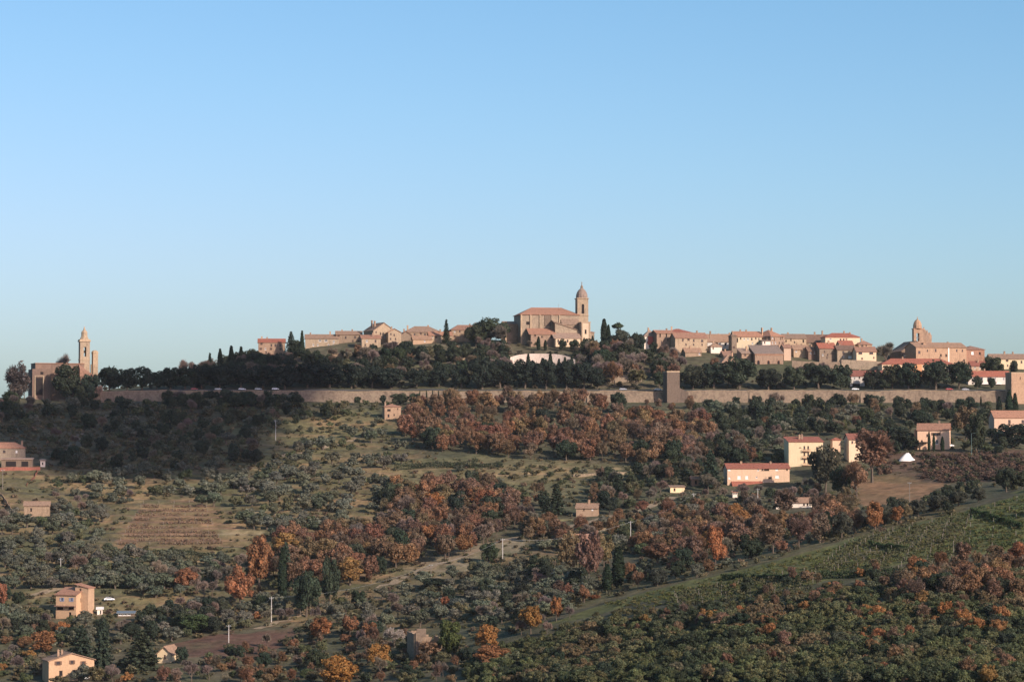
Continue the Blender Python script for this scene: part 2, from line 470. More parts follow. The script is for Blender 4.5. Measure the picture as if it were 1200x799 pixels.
# ------------------------------------------------------------------ the ground
soil = np.empty(GX.shape + (3,))
base_a, base_b = np.array((0.07, 0.072, 0.042)), np.array((0.125, 0.1, 0.065))
t = (0.6 * vnoise(GX, GY, 34, 21) + 0.4 * vnoise(GX, GY, 11, 22))[..., None]
soil[:] = base_a * (1 - t) + base_b * t
gpx, gpy = to_pixel(GX, GY, GZ)
jx = gpx + 14 * (vnoise(GX, GY, 14, 31) - 0.5); jy = gpy + 6 * (vnoise(GX, GY, 14, 32) - 0.5)
OCHRE, BROWN, GREEN, MEADOW, UMBER = (0.34, 0.205, 0.11), (0.165, 0.095, 0.062), (0.1, 0.105, 0.045), (0.12, 0.125, 0.04), (0.125, 0.07, 0.05)
SOILS = [  # photo outline, soil colour, nearest and farthest distance, strength
    ([(230, 500), (330, 478), (440, 480), (455, 505), (400, 520), (330, 545), (260, 545)], (0.15, 0.135, 0.065), 1250, 1490, 0.8),
    ([(460, 540), (560, 532), (780, 548), (760, 562), (640, 590), (560, 568), (470, 572)], (0.15, 0.135, 0.07), 1150, 1400, 0.75),
    ([(80, 563), (180, 558), (190, 575), (80, 578)], (0.27, 0.17, 0.09), 1150, 1400, 0.85),
    ([(168, 587), (245, 585), (262, 612), (285, 618), (262, 642), (132, 642)], (0.215, 0.125, 0.078), 1000, 1300, 0.95),
    ([(60, 640), (300, 640), (260, 662), (60, 655)], (0.24, 0.165, 0.085), 950, 1200, 0.6),
    ([(200, 752), (350, 733), (352, 745), (300, 772), (200, 772)], UMBER, 800, 1050, 1.0),
    ([(345, 705), (420, 700), (545, 665), (560, 672), (430, 712), (345, 725)], (0.17, 0.13, 0.08), 850, 1150, 0.8),
    ([(460, 672), (560, 634), (620, 628), (620, 642), (520, 676)], (0.27, 0.215, 0.14), 900, 1250, 0.9),
    ([(590, 655), (700, 650), (690, 690), (600, 695)], (0.2, 0.165, 0.08), 800, 1250, 0.7),
    ([(1000, 560), (1070, 556), (1110, 566), (1080, 590), (1010, 594)], (0.25, 0.145, 0.08), 1000, 1290, 0.95),
    ([(1030, 530), (1220, 528), (1220, 566), (1110, 566), (1030, 556)], (0.115, 0.07, 0.05), 1000, 1330, 0.9),
    ([(620, 735), (780, 688), (880, 664), (1010, 628), (1120, 600), (1230, 565), (1230, 640), (1090, 655), (960, 680), (860, 700), (760, 705)], (0.125, 0.125, 0.045), 600, 1010, 0.95),
    ([(560, 745), (700, 708), (860, 668), (1000, 632), (1130, 598), (1130, 575), (1000, 606), (860, 634), (700, 672), (560, 715)], (0.14, 0.115, 0.06), 600, 1010, 0.9),
    ([(960, 660), (1020, 628), (1120, 610), (1130, 625), (1040, 655)], (0.18, 0.14, 0.07), 600, 1010, 0.9),
    ([(150, 690), (200, 700), (190, 720), (110, 716)], (0.16, 0.15, 0.07), 850, 1150, 0.7),
    ([(620, 492), (700, 485), (800, 478), (830, 484), (760, 492)], (0.17, 0.15, 0.08), 1380, 1500, 0.6),
    ([(30, 690), (62, 690), (62, 705), (30, 712)], (0.22, 0.18, 0.1), 850, 1150, 0.8),
    ([(75, 520), (98, 500), (100, 520), (84, 535)], (0.25, 0.2, 0.15), 1200, 1450, 0.8),
    ([(700, 418), (760, 432), (790, 456), (700, 456)], (0.16, 0.12, 0.075), 1503, 1640, 0.5),
    ([(300, 405), (480, 400), (600, 405), (600, 445), (300, 445)], (0.16, 0.13, 0.085), 1503, 1640, 0.5),
]
rs = random.Random(5)
for (px, py, w, h) in [(330, 527, 30, 6), (308, 548, 26, 6), (452, 553, 36, 7), (330, 590, 34, 7), (420, 583, 40, 6), (300, 602, 24, 6), (390, 606, 30, 5), (250, 566, 60, 4), (120, 571, 66, 6), (205, 556, 40, 4), (280, 625, 50, 6), (160, 655, 60, 6), (250, 648, 70, 8), (70, 655, 50, 5), (20, 660, 40, 5), (140, 676, 40, 5), (180, 668, 30, 5), (110, 610, 40, 5), (30, 618, 40, 5), (60, 628, 34, 4), (350, 545, 30, 4), (470, 520, 20, 4), (600, 556, 90, 4), (690, 549, 80, 4), (650, 683, 60, 5), (620, 694, 50, 4), (540, 690, 40, 4), (640, 670, 60, 5), (500, 700, 50, 4), (385, 640, 30, 5), (60, 560, 40, 4), (820, 560, 24, 6), (870, 528, 24, 5), (770, 606, 40, 5), (880, 612, 40, 6), (830, 606, 40, 5), (650, 610, 40, 4), (700, 620, 40, 4)]:
    k_ = 10; t0 = rs.uniform(-0.12, 0.02)
    up = [(px - w / 2 + w * i / k_, py - h / 2 * (0.6 + 0.6 * rs.random()) + t0 * w * (i / k_ - 0.5)) for i in range(k_ + 1)]; dn = [(px - w / 2 + w * i / k_, py + h / 2 * (0.6 + 0.6 * rs.random()) + t0 * w * (i / k_ - 0.5)) for i in range(k_, -1, -1)]
    SOILS.append((up + dn, rs.choice([(0.36, 0.25, 0.135), (0.3, 0.2, 0.11), (0.34, 0.27, 0.16), (0.27, 0.23, 0.11)]), 900, 1480, 0.9))
for poly, c, y0, y1, w in SOILS:
    msk = (in_poly(poly, jx, jy) & (GY > y0) & (GY < y1)) * w
    soil = soil * (1 - msk[..., None]) + np.array(c) * msk[..., None]
ter = (tm * (0.22 * smooth(0.4, 0.6, vnoise(GX, GY, 46, 41)) + 0.5 * smooth(0.55, 0.68, vnoise(GX, GY * 1.7, 15, 42))))[..., None]
soil = soil * (1 - ter) + np.array(OCHRE) * ter
bk = (bankmask * 0.55)[..., None]
soil = soil * (1 - bk) + np.array((0.12, 0.105, 0.05)) * bk
ny, nx = GX.shape
idx = np.arange(nx * ny).reshape(ny, nx)
quads = np.stack([idx[:-1, :-1], idx[:-1, 1:], idx[1:, 1:], idx[1:, :-1]], -1).reshape(-1, 4)
gm = np_mesh('ground', np.stack([GX, GY, GZ], -1).reshape(-1, 3), quads, [M['ground']], smooth_=True)
sa = gm.attributes.new('soil', 'FLOAT_COLOR', 'POINT')
sa.data.foreach_set('color', np.c_[soil.reshape(-1, 3), np.ones(nx * ny)].astype(np.float32).ravel())
tag(mesh_obj('ground', gm), 'wooded terraced hillside rising to the walled town', kind='structure')

def ribbon(name, pts, width, mat, label, lift=0.18):
    """a track draped on the ground along photo points"""
    P = [hit1(*p)[:2] for p in pts]
    fine = []
    for a, b in zip(P[:-1], P[1:]):
        n = max(2, int(math.dist(a, b) / 3))
        fine += [(a[0] + (b[0] - a[0]) * i / n, a[1] + (b[1] - a[1]) * i / n) for i in range(n)]
    fine.append(P[-1])
    V = []; Q = []
    for i, p in enumerate(fine):
        q0 = fine[max(0, i - 1)]; q1 = fine[min(len(fine) - 1, i + 1)]
        d = math.dist(q0, q1) or 1; nxv, nyv = -(q1[1] - q0[1]) / d, (q1[0] - q0[0]) / d
        w = width * (0.8 + 0.4 * random.random()) / 2
        for s in (-1, 0, 1):
            x, y = p[0] + s * w * nxv, p[1] + s * w * nyv
            V.append((x, y, float(H(x, y)) + lift))
        if i:
            b = (i - 1) * 3
            Q += [(b, b + 1, b + 4, b + 3), (b + 1, b + 2, b + 5, b + 4)]
    return tag(mesh_obj(name, np_mesh(name, V, Q, [mat], smooth_=True)), label, kind='structure')

# the road on the terrace behind the town wall
V = []; Q = []
for i, x in enumerate(np.arange(-243, 330, 4.0)):
    for y in (1504.5, 1508, 1511.5, 1515): V.append((x, y, float(H(x, y)) + 0.15))
    if i:
        for s in range(3):
            b = (i - 1) * 4 + s; Q.append((b, b + 4, b + 5, b + 1))
tag(mesh_obj('road', np_mesh('road', V, Q, [M['asphalt']])), 'asphalt road along the top of the town wall', kind='structure')
ribbon('path', [(445, 690), (490, 668), (530, 655), (575, 637), (610, 630), (655, 620), (700, 610), (745, 600), (790, 582)], 5.0, M['track'], 'pale earth track climbing between the olive groves')
ribbon('path', [(300, 738), (345, 722), (400, 716), (450, 700)], 3.5, M['track'], 'pale track along the top of the brown field')
ribbon('path', [(420, 512), (400, 520), (360, 530), (330, 535)], 3.5, M['track'], 'earth track across the grassy upper slope')
ribbon('path', [(20, 700), (60, 690), (110, 692)], 3.5, M['track'], 'pale drive beside the three-level farmhouse')

# ------------------------------------------------------------------ buildings
def arch_pts(cx, z0, w, h, n=6):
    r = w / 2; zt = z0 + h - r
    return [(cx - r, z0), (cx + r, z0)] + [(cx + r * math.cos(math.pi * i / n), zt + r * math.sin(math.pi * i / n)) for i in range(n + 1)]

_wc = {}
def window_mesh(w, h, style):
    key = (round(w, 2), round(h, 2), style)
    if key in _wc: return _wc[key]
    b = MB(); fm = {'b': 'frame_brown', 's': 'frame_brown', 'u': 'shutter_blue'}.get(style, 'frame_white')
    mats = [M['glass'], M[fm]]
    if style == 'd': mats = [M['dark'], M['frame_brown']]
    if style == 'c': mats = [M['frame_white'], M['frame_white']]
    b.box(-w / 2, w / 2, 0.16, 0.24, 0, h, 0)
    e = min(0.12, w * 0.12)
    if style != 'd':
        b.box(-w / 2, -w / 2 + e, 0.06, 0.158, 0, h, 1); b.box(w / 2 - e, w / 2, 0.06, 0.158, 0, h, 1)
        b.box(-w / 2 + e, w / 2 - e, 0.06, 0.158, h - e, h, 1); b.box(-w / 2 + e, w / 2 - e, 0.06, 0.158, 0, e, 1)
        b.box(-e / 2, e / 2, 0.07, 0.156, e, h - e, 1)
    b.box(-w / 2 - 0.15, w / 2 + 0.15, -0.12, 0.05, -0.16, -0.02, 1)
    if style in ('s', 'u'):
        b.box(-w * 0.98, -w / 2 - 0.02, -0.09, -0.02, 0, h, 1); b.box(w / 2 + 0.02, w * 0.98, -0.09, -0.02, 0, h, 1)
    _wc[key] = np_mesh('window', b.v, b.f, mats, b.m)
    return _wc[key]

def face_grid(b, w, z0, z1, ops, place, mi=0):
    """a wall face w wide from z0 to z1 with rectangular openings cut out and reveals; place(u, depth, z) -> point"""
    us = sorted({0.0, w, *[round(o[0] - o[2] / 2, 3) for o in ops], *[round(o[0] + o[2] / 2, 3) for o in ops]})
    zs = sorted({z0, z1, *[round(o[1], 3) for o in ops], *[round(o[1] + o[3], 3) for o in ops]})
    us = [u for u in us if -1e-6 <= u <= w + 1e-6]; zs = [z for z in zs if z0 - 1e-6 <= z <= z1 + 1e-6]
    for i in range(len(us) - 1):
        for j in range(len(zs) - 1):
            cu, cz = (us[i] + us[i + 1]) / 2, (zs[j] + zs[j + 1]) / 2
            if any(abs(cu - o[0]) < o[2] / 2 and o[1] < cz < o[1] + o[3] for o in ops): continue
            b.add([place(us[i], 0, zs[j]), place(us[i + 1], 0, zs[j]), place(us[i + 1], 0, zs[j + 1]), place(us[i], 0, zs[j + 1])], [(0, 1, 2, 3)], mi)
    for cu, za, ow, oh, *_ in ops:
        a, c, d = cu - ow / 2, cu + ow / 2, 0.4
        for p, q in (((a, za), (a, za + oh)), ((c, za + oh), (c, za)), ((c, za), (a, za)), ((a, za + oh), (c, za + oh))):
            b.add([place(p[0], 0, p[1]), place(p[0], d, p[1]), place(q[0], d, q[1]), place(q[0], 0, q[1])], [(0, 1, 2, 3)], mi)
        b.add([place(a, d, za), place(c, d, za), place(c, d, za + oh), place(a, d, za + oh)], [(0, 1, 2, 3)], mi)

def block(root, x0, x1, y0, y1, z0, z1, mat, front=(), left=(), right=(), gable=None, rise=0.0, name='wall', shed=None):
    """walls of one rectangular volume. openings: (centre along the face, sill z, w, h, style). gable 'x'/'y': ridge direction"""
    b = MB(); w, d = x1 - x0, y1 - y0
    fp = lambda u, dp, z: (x0 + u, y0 + dp, z)
    lp = lambda u, dp, z: (x0 + dp, y1 - u, z)
    rp = lambda u, dp, z: (x1 - dp, y0 + u, z)
    face_grid(b, w, z0, z1, front, fp); face_grid(b, d, z0, z1, left, lp); face_grid(b, d, z0, z1, right, rp)
    b.add([(x1, y1, z0), (x0, y1, z0), (x0, y1, z1), (x1, y1, z1)], [(0, 1, 2, 3)])
    b.add([(x0, y0, z1), (x1, y0, z1), (x1, y1, z1), (x0, y1, z1)], [(0, 1, 2, 3)])
    if gable == 'x':
        ym = (y0 + y1) / 2
        for x in (x0, x1): b.add([(x, y0, z1), (x, y1, z1), (x, ym, z1 + rise)], [(0, 1, 2)])
    if gable == 'y':
        xm = (x0 + x1) / 2
        for y in (y0, y1): b.add([(x0, y, z1), (x1, y, z1), (xm, y, z1 + rise)], [(0, 1, 2)])
    if gable == 'shed':
        for x in (x0, x1): b.add([(x, y0, z1), (x, y1, z1), (x, y1, z1 + rise)], [(0, 1, 2)])
        b.add([(x1, y1, z1), (x0, y1, z1), (x0, y1, z1 + rise), (x1, y1, z1 + rise)], [(0, 1, 2, 3)])
    o = b.build(name, mat, root)
    for ops, pl, rz in ((front, fp, 0), (left, lp, -math.pi / 2), (right, rp, math.pi / 2)):
        for op in ops:
            u, za, ow, oh = op[:4]; st = op[4] if len(op) > 4 else 'w'
            if st == 'o': continue
            wo = mesh_obj('door' if st == 'D' else 'window', window_mesh(ow, oh, 'd' if st == 'D' else st), root, pl(u, 0.02, za))
            wo.rotation_euler = (0, 0, rz)
    return o

def roof(root, x0, x1, y0, y1, z, rise, mat, kind='x', over=0.5, hipin=None, th=0.28, name='roof'):
    """tiled roof slab: 'x' or 'y' gable, 'hip', 'shed' (rises to the back), 'shedl' (rises to the left)"""
    X0, X1, Y0, Y1 = x0 - over, x1 + over, y0 - over, y1 + over
    w, d = X1 - X0, Y1 - Y0
    half = (d if kind in ('x', 'hip') else w) / 2
    z = z - rise * over / max(half - over, 0.1) * (0.5 if kind.startswith('shed') else 1.0)
    top = z + rise * (half / max(half - over, 0.1) if not kind.startswith('shed') else 1.15)
    xm, ym = (X0 + X1) / 2, (Y0 + Y1) / 2
    if kind == 'x':
        T = [(X0, Y0, z), (X1, Y0, z), (X1, ym, top), (X0, ym, top), (X1, Y1, z), (X0, Y1, z)]; fs = [(0, 1, 2, 3), (3, 2, 4, 5)]; rim = [0, 1, 2, 4, 5, 3]
    elif kind == 'y':
        T = [(X0, Y0, z), (xm, Y0, top), (xm, Y1, top), (X0, Y1, z), (X1, Y0, z), (X1, Y1, z)]; fs = [(0, 1, 2, 3), (1, 4, 5, 2)]; rim = [0, 1, 4, 5, 2, 3]
    elif kind == 'hip':
        i = min(d, w) / 2 if hipin is None else hipin
        i = min(i, w / 2 - 0.05)
        T = [(X0, Y0, z), (X1, Y0, z), (X1, Y1, z), (X0, Y1, z), (X0 + i, ym, top), (X1 - i, ym, top)]
        fs = [(0, 1, 5, 4), (1, 2, 5), (2, 3, 4, 5), (3, 0, 4)]; rim = [0, 1, 2, 3]
    elif kind == 'shed':
        T = [(X0, Y0, z), (X1, Y0, z), (X1, Y1, top), (X0, Y1, top)]; fs = [(0, 1, 2, 3)]; rim = [0, 1, 2, 3]
    else:
        T = [(X0, Y0, top), (X1, Y0, z), (X1, Y1, z), (X0, Y1, top)]; fs = [(0, 1, 2, 3)]; rim = [0, 1, 2, 3]
    n = len(T); b = MB()
    vs = T + [(x, y, zz - th) for x, y, zz in T]
    fs = fs + [tuple(n + i for i in reversed(f)) for f in fs]
    for a, c in zip(rim, rim[1:] + rim[:1]): fs.append((a, a + n, c + n, c))
    b.add(vs, fs)
    ridge = {'x': ((X0, ym, top), (X1, ym, top)), 'y': ((xm, Y0, top), (xm, Y1, top))}.get(kind)
    if kind == 'hip': ridge = (T[4], T[5])
    if ridge: b.tube(ridge[0], ridge[1], 0.16, 0.16, 5)
    return b.build(name, mat, root)

def chimney(rf, x, y, z0, z1, w=0.8, mat='brick_pale'):
    b = MB(); b.box(x - w / 2, x + w / 2, y - w / 2, y + w / 2, z0, z1); b.box(x - w * 0.65, x + w * 0.65, y - w * 0.65, y + w * 0.65, z1 + 0.002, z1 + 0.2)
    b.box(x - w * 0.3, x + w * 0.3, y - w * 0.3, y + w * 0.3, z1 + 0.202, z1 + 0.5)
    b.build('chimney', M[mat], rf)

class Site:
    """local metres for a building whose front stands at distance Y: x along the front, y away from us, z up"""
    def __init__(s, name, pxc, py, Y=None, yaw=0.0):
        if Y is None: x, Y, z = hit1(pxc, py)
        x = PX(pxc, Y); s.Y = Y; s.pc = pxc; s.yaw = R(yaw)
        s.x = x; s.z = float(H(x, Y)); s.s = Y / F / math.cos(PITCH)
        s.root = empty(name, (x, Y, s.z), s.yaw)
    def u(s, px): return (px - s.pc) * s.s / max(0.5, math.cos(s.yaw))
    def h(s, py): return PZ(py, s.Y) - s.z
    def low(s, x0, x1, y0, y1):
        c, sn = math.cos(s.yaw), math.sin(s.yaw)
        return min(float(H(s.x + c * a - sn * b, s.Y + sn * a + c * b)) for a in (x0, (x0 + x1) / 2, x1) for b in (y0, (y0 + y1) / 2, y1)) - s.z - 0.7

FOOT = []   # building footprints in the photo, kept clear of scattered plants
LAND = []   # landmarks for the plants' labels
def house(name, label, cat, xl, xr, eave, base, Y, depth, yaw=8, rf='x', rise=4, wall='stone', tile='tile', wins=(), chim=(), left=(), right=(), hipin=None, group=None, over=0.5, lm=None):
    st = Site(name, (xl + xr) / 2, base, Y, yaw)
    x0, x1 = st.u(xl), st.u(xr)
    z1 = st.h(eave); z0 = min(st.low(x0, x1, 0, depth), z1 - 2.5)
    rz = rise * st.s
    fo = [(st.u(w[0]) - x0, st.h(w[1] + w[3] / 2), w[2] * st.s, w[3] * st.s, *(w[4:] or ('w',))) for w in wins]
    if group == G_TOWN:
        ra = random.Random(int(xl * 31 + eave)); wz = z1 - 1.9
        while wz > max(z0 + 1.2, z1 - 9.5):
            a = x0 + ra.uniform(1.2, 2.4)
            while a < x1 - 1.2:
                if ra.random() < 0.62 and all(abs(a - x0 - o[0]) > 0.7 + o[2] or abs(wz + 0.6 - o[1] - o[3] / 2) > 0.9 + o[3] / 2 for o in fo):
                    fo.append((a - x0, wz, 0.85, 1.25, ra.choice('bbsw')))
                a += ra.uniform(2.3, 3.8)
            wz -= 3.1
        if len(chim) < 2: chim = list(chim) + [(xl + (xr - xl) * ra.uniform(0.2, 0.8), eave - rise - ra.uniform(1.2, 2.4), ra.uniform(0.35, 0.65))]
    lo = [(w[0], z1 - w[1], w[2], w[3], *(w[4:] or ('w',))) for w in left]
    ro = [(w[0], z1 - w[1], w[2], w[3], *(w[4:] or ('w',))) for w in right]
    g = {'x': 'x', 'y': 'y', 'shed': 'shed'}.get(rf)
    block(st.root, x0, x1, 0, depth, z0, z1, M[wall], fo, lo, ro, g, rz)
    if rf != 'none':
        ro_ = roof(st.root, x0, x1, 0, depth, z1 + 0.02, rz, M[tile], rf, over, hipin)
        for c in chim:
            cx = st.u(c[0]); cy = depth * (c[2] if len(c) > 2 else 0.5)
            chimney(ro_, cx, cy, z1, st.h(c[1]), 0.9 if len(c) < 4 else c[3])
        if group == G_TOWN and int(xl) % 2:
            b = MB(); ax = x0 + (x1 - x0) * 0.35; zt = z1 + rz + 2.2; b.tube((ax, depth / 2, z1), (ax, depth / 2, zt), 0.04, 0.03, 5)
            for dz in (0.1, 0.5): b.tube((ax - 0.7, depth / 2, zt - dz), (ax + 0.7, depth / 2, zt - dz), 0.025, 0.025, 4)
            b.build('aerial', M['metal'], ro_)
    tag(st.root, label, cat, group)
    FOOT.append((xl - 3, xr + 3, eave - 2, base + 3, st.Y))
    if lm: LAND.append(((xl + xr) / 2, (eave + base) / 2, lm))
    return st, x0, x1, z0, z1, rz

G_TOWN = 'old houses of the hilltop town'
# --- along the skyline, from the left
house('town_house', 'lone red brick house with red roof at the left end of the town', 'house', 303, 334, 400.5, 418, 1600, 13, 6, 'x', 4, 'brick_pale', 'tile_red',
      [(318, 404.5, 1.7, 3.2, 'b'), (322.5, 404.5, 1.7, 3.2, 'b'), (328.5, 404.5, 2.4, 3.2, 'b'), (312, 413, 1.6, 3, 'b')], [(307, 394.5)], group=G_TOWN, lm='the lone red brick house')
house('town_house', 'long low tan house just right of the slender cypress on the skyline', 'house', 358, 397, 396, 412, 1628, 12, 5, 'x', 4.5, 'stone_pale', 'tile_old', [(375, 399, 3, 2.4), (382, 399, 3.4, 2.4), (391, 400, 2, 2.4)], [(364, 390), (387, 388.5)], group=G_TOWN, lm='the long tan house')
house('town_house', 'low stone house leaning against the tall gabled one, dusty roof', 'house', 394, 424, 391.5, 410, 1632, 12, 5, 'x', 4, 'stone', 'tile_old', [(405, 395.5, 2, 3, 'b'), (416, 395, 2, 3, 'b')], [(401, 386.5), (413, 386)], group=G_TOWN)
house('town_house', 'tallest gabled house left of the cathedral, its shaded side to the left', 'house', 438, 462, 387, 408, 1622, 15, 28, 'y', 9, 'stone_pale', 'tile_old', [(446, 391, 1.6, 3, 'b'), (455, 392, 1.6, 3, 'b')], [(443, 375.5, 0.6)], left=[(5, 3.5, 1.0, 1.5, 'b'), (10, 3.5, 1.0, 1.5, 'b')], group=G_TOWN, lm='the tall gabled house')
house('town_house', 'small plastered house with pale gable below the tall gabled house', 'house', 455, 470, 389, 402, 1612, 10, 10, 'y', 4, 'stone_pale', 'tile', [(462, 392.5, 1.6, 2.4, 'b')], group=G_TOWN)
house('town_house', 'squat house with low front roof below the tallest gable', 'house', 424, 446, 396, 408, 1606, 9, 8, 'shed', 4, 'stone_pale', 'tile', [(430, 399.5, 2, 3), (440, 399.5, 2, 3, 'b')], group=G_TOWN)
house('town_house', 'hip-roofed stone house with two chimneys, left of the skyline fir', 'house', 474, 517, 388.5, 402, 1640, 14, 8, 'hip', 6.5, 'stone', 'tile_old', [(486, 392, 2, 3, 'b'), (498, 392, 2, 3, 'b'), (508, 392, 2, 3, 'b')], [(479, 381.5), (503, 381)], group=G_TOWN, lm='the hip-roofed house')
house('town_house', 'small gabled outhouse at the foot of the two-chimney hip-roofed house', 'house', 470, 482, 392, 402, 1628, 8, 10, 'y', 4, 'stone', 'tile_dark', group=G_TOWN)
house('town_house', 'plain stone house with wide hipped roof between the fir and the big round tree', 'house', 529, 571, 386, 400, 1630, 13, 8, 'hip', 5.5, 'stone', 'tile', [(545, 389.5, 2, 3, 'b'), (560, 389.5, 1.6, 2.5, 'b')], [(552, 379.5)], hipin=5, group=G_TOWN, lm='the wide-roofed stone house')

# --- the cathedral
def cathedral():
    st = Site('cathedral', 644, 405, 1615, 10)
    r = st.root; u, h, s = st.u, st.h, st.s
    lo = st.low(u(597), u(695), 0, 28)
    E = h(367.5)
    xa, xb = u(612), u(681)
    op = [(u(620.5) - xa, h(380), 2.1, 1.9, 'd'), (u(665) - xa, h(376), 1.1, 1.6, 'd')]
    block(r, xa, xb, 6, 30, lo, E, M['stone_pale'], op, [(8, lo + 12, 1.2, 2.4, 'd')])
    rf = roof(r, xa, xb, 6, 30, E + 0.02, h(359) - E, M['tile'], 'hip', 0.7, hipin=9.5)
    b = MB(); b.tube((u(661), 18, h(360)), (u(661), 18, h(354)), 0.09, 0.06, 5); b.box(u(661) - 0.5, u(661) + 0.5, 17.95, 18.05, h(356), h(355.7)); b.build('cross', M['metal'], rf)
    # buttress pilasters and a dark slab painting the shade of a recessed bay
    for px0, px1, py in ((612, 613.6, 368), (623, 624.6, 368), (634, 636, 368), (648, 649.8, 368), (657, 658.6, 368)):
        b = MB(); b.box(u(px0), u(px1), 5.4, 5.99, lo, h(py)); b.build('buttress', M['stone_pale'], r)
    b = MB(); b.box(u(640), u(647.5), 5.7, 5.995, h(381.5), h(368)); b.build('bay_shade_slab', M['stone_dark'], r)
    # low wing at the left
    block(r, u(597), u(612) - 0.01, 16, 27, lo, h(378.5), M['stone'], [(3, h(388), 1, 2, 'd')], gable='shed', rise=2, name='wing_wall')
    roof(r, u(597), u(612), 16, 27, h(378.5), 2, M['tile_old'], 'shed', 0.4, name='wing_roof')
    # sacristy under a red lean-to
    z = h(391.5)
    block(r, u(621), u(650), -3, 5.3, lo, z, M['brick_pale'], [(u(626) - u(621), h(394.5), 0.9, 1.2, 'd'), (u(645) - u(621), h(396), 0.9, 1.4, 'd'), (u(634) - u(621), h(396), 0.8, 1.2, 'd')], name='sacristy_wall')
    roof(r, u(619.5), u(650), -3, 5.3, z, h(385) - z, M['tile'], 'shed', 0.5, name='sacristy_roof')
    # side chapels: sloping roof that falls to the right
    z = h(388)
    block(r, u(650.2), u(681), -1, 5.35, lo, z, M['stone_pale'], [(u(660) - u(650.2), h(393), 1, 1.5, 'd'), (u(672) - u(650.2), h(393), 1, 1.5, 'd')], name='chapel_wall')
    b = MB()
    b.add([(u(648), -1.5, h(377)), (u(682), -1.5, z), (u(682), 5.9, z + 1.4), (u(648), 5.9, h(377) + 1.4), (u(648), -1.5, h(377) - .3), (u(682), -1.5, z - .3), (u(682), 5.9, z + 1.1), (u(648), 5.9, h(377) + 1.1)],
          [(0, 1, 2, 3), (7, 6, 5, 4), (0, 4, 5, 1), (1, 5, 6, 2), (2, 6, 7, 3), (3, 7, 4, 0)])
    b.build('chapel_roof', M['tile_old'], r)
    b = MB(); b.add([(u(650.2), -0.99, z), (u(680.9), -0.99, z), (u(650.2), -0.99, h(377.6))], [(0, 1, 2)]); b.add([(u(650.2), -0.99, z), (u(650.2), 5.3, z), (u(650.2), 5.3, h(377.6)), (u(650.2), -0.99, h(377.6))], [(0, 1, 2, 3)])
    b.build('chapel_gable', M['stone_pale'], r)
    # raised aisle beside the tower
    block(r, u(661), u(679.5), 3.5, 6.0, lo, h(379.5), M['stone'], name='aisle_wall')
    roof(r, u(660), u(679.5), 3.5, 6.0, h(379.5), h(373) - h(379.5), M['tile_old'], 'shed', 0.3, name='aisle_roof')
    # canonry in front, grey shed roof
    z = h(396.5)
    block(r, u(648), u(677), -9, -1.05, lo, z, M['cream'], [(u(651) - u(648), h(401.5), 1.1, 1.7, 'b'), (u(662) - u(648), h(401.5), 1.1, 1.7, 'b'), (u(672) - u(648), h(401.5), 1.1, 1.7, 'b')], name='canonry_wall')
    roof(r, u(646.5), u(677.5), -9, -1.3, z, h(390.5) - z, M['tile_grey'], 'shed', 0.5, name='canonry_roof')
    # facade and tower at the right end
    block(r, u(680.2), u(690.5), -4, 5, lo, h(378), M['cream'], [(u(685) - u(680.2), h(391), 1.2, 2.6, 'd')], name='facade_wall')
    b = MB(); b.box(u(679.6), u(691.1), -4.4, 5.2, h(378), h(377)); b.box(u(680.2), u(681.6), -4.35, -4.02, lo, h(378.1)); b.box(u(689.1), u(690.5), -4.35, -4.02, lo, h(378.1)); b.build('cornice', M['stone_pale'], r)
    block(r, u(690.6), u(696), -2, 8, lo, h(389), M['stone_pale'], name='porch_wall')
    roof(r, u(690.6), u(696.5), -2, 8, h(389), 0.8, M['tile'], 'shed', 0.3, name='porch_roof')
    tx0, tx1 = u(679.3), u(692.2); tw = tx1 - tx0; ty = 6.5
    zt = h(348.5); bw = 1.7; bz = h(366.5); bh = 6.0
    tower = MB()
    fp = lambda a, dp, zz: (tx0 + a, ty + dp, zz)
    lp = lambda a, dp, zz: (tx0 + dp, ty + tw - a, zz)
    rp = lambda a, dp, zz: (tx1 - dp, ty + a, zz)
    bp = lambda a, dp, zz: (tx1 - a, ty + tw - dp, zz)
    o = [(tw / 2, bz, bw, bh)]
    for pl in (fp, lp, rp, bp): face_grid(tower, tw, lo, zt, o, pl)
    tower.add([(tx0, ty, zt), (tx1, ty, zt), (tx1, ty + tw, zt), (tx0, ty + tw, zt)], [(0, 1, 2, 3)])
    t_ = tower.build('bell_tower', M['stone_pale'], r)
    b = MB(); cx, cy = (tx0 + tx1) / 2, ty + tw / 2
    for zz, e, th in ((h(349), 0.45, 0.5), (h(369), 0.3, 0.45), (h(377), 0.3, 0.45)):
        b = MB(); b.box(tx0 - e, tx1 + e, ty - e, ty + tw + e, zz, zz + th); b.build('string_course', M['stone_pale'], t_)
    for pl, rz in ((fp, 0), (lp, -math.pi / 2), (rp, math.pi / 2)):
        m = MB(); m.box(-bw / 2, bw / 2, 0.3, 0.38, 0, bh * 0.86, 0)
        pts = arch_pts(0, 0, bw, bh); k = len(pts)
        m = MB(); m.add([(x, 0.3, z) for x, z in pts], [tuple(range(k))])
        ob = m.build('belfry_opening', M['dark'], t_, pl(tw / 2, 0.02, bz)); ob.rotation_euler = (0, 0, rz)
    b = MB(); rr = tw * 0.52; z0 = zt + 0.15
    b.lathe(cx, cy, [(rr, z0), (rr * 1.02, z0 + 1.2), (rr * 0.96, z0 + 2.6), (rr * 0.82, z0 + 4.0), (rr * 0.6, z0 + 5.2), (rr * 0.36, z0 + 6.0), (rr * 0.24, z0 + 6.5)], 12)
    d_ = b.build('dome', M['tile_grey'], t_)
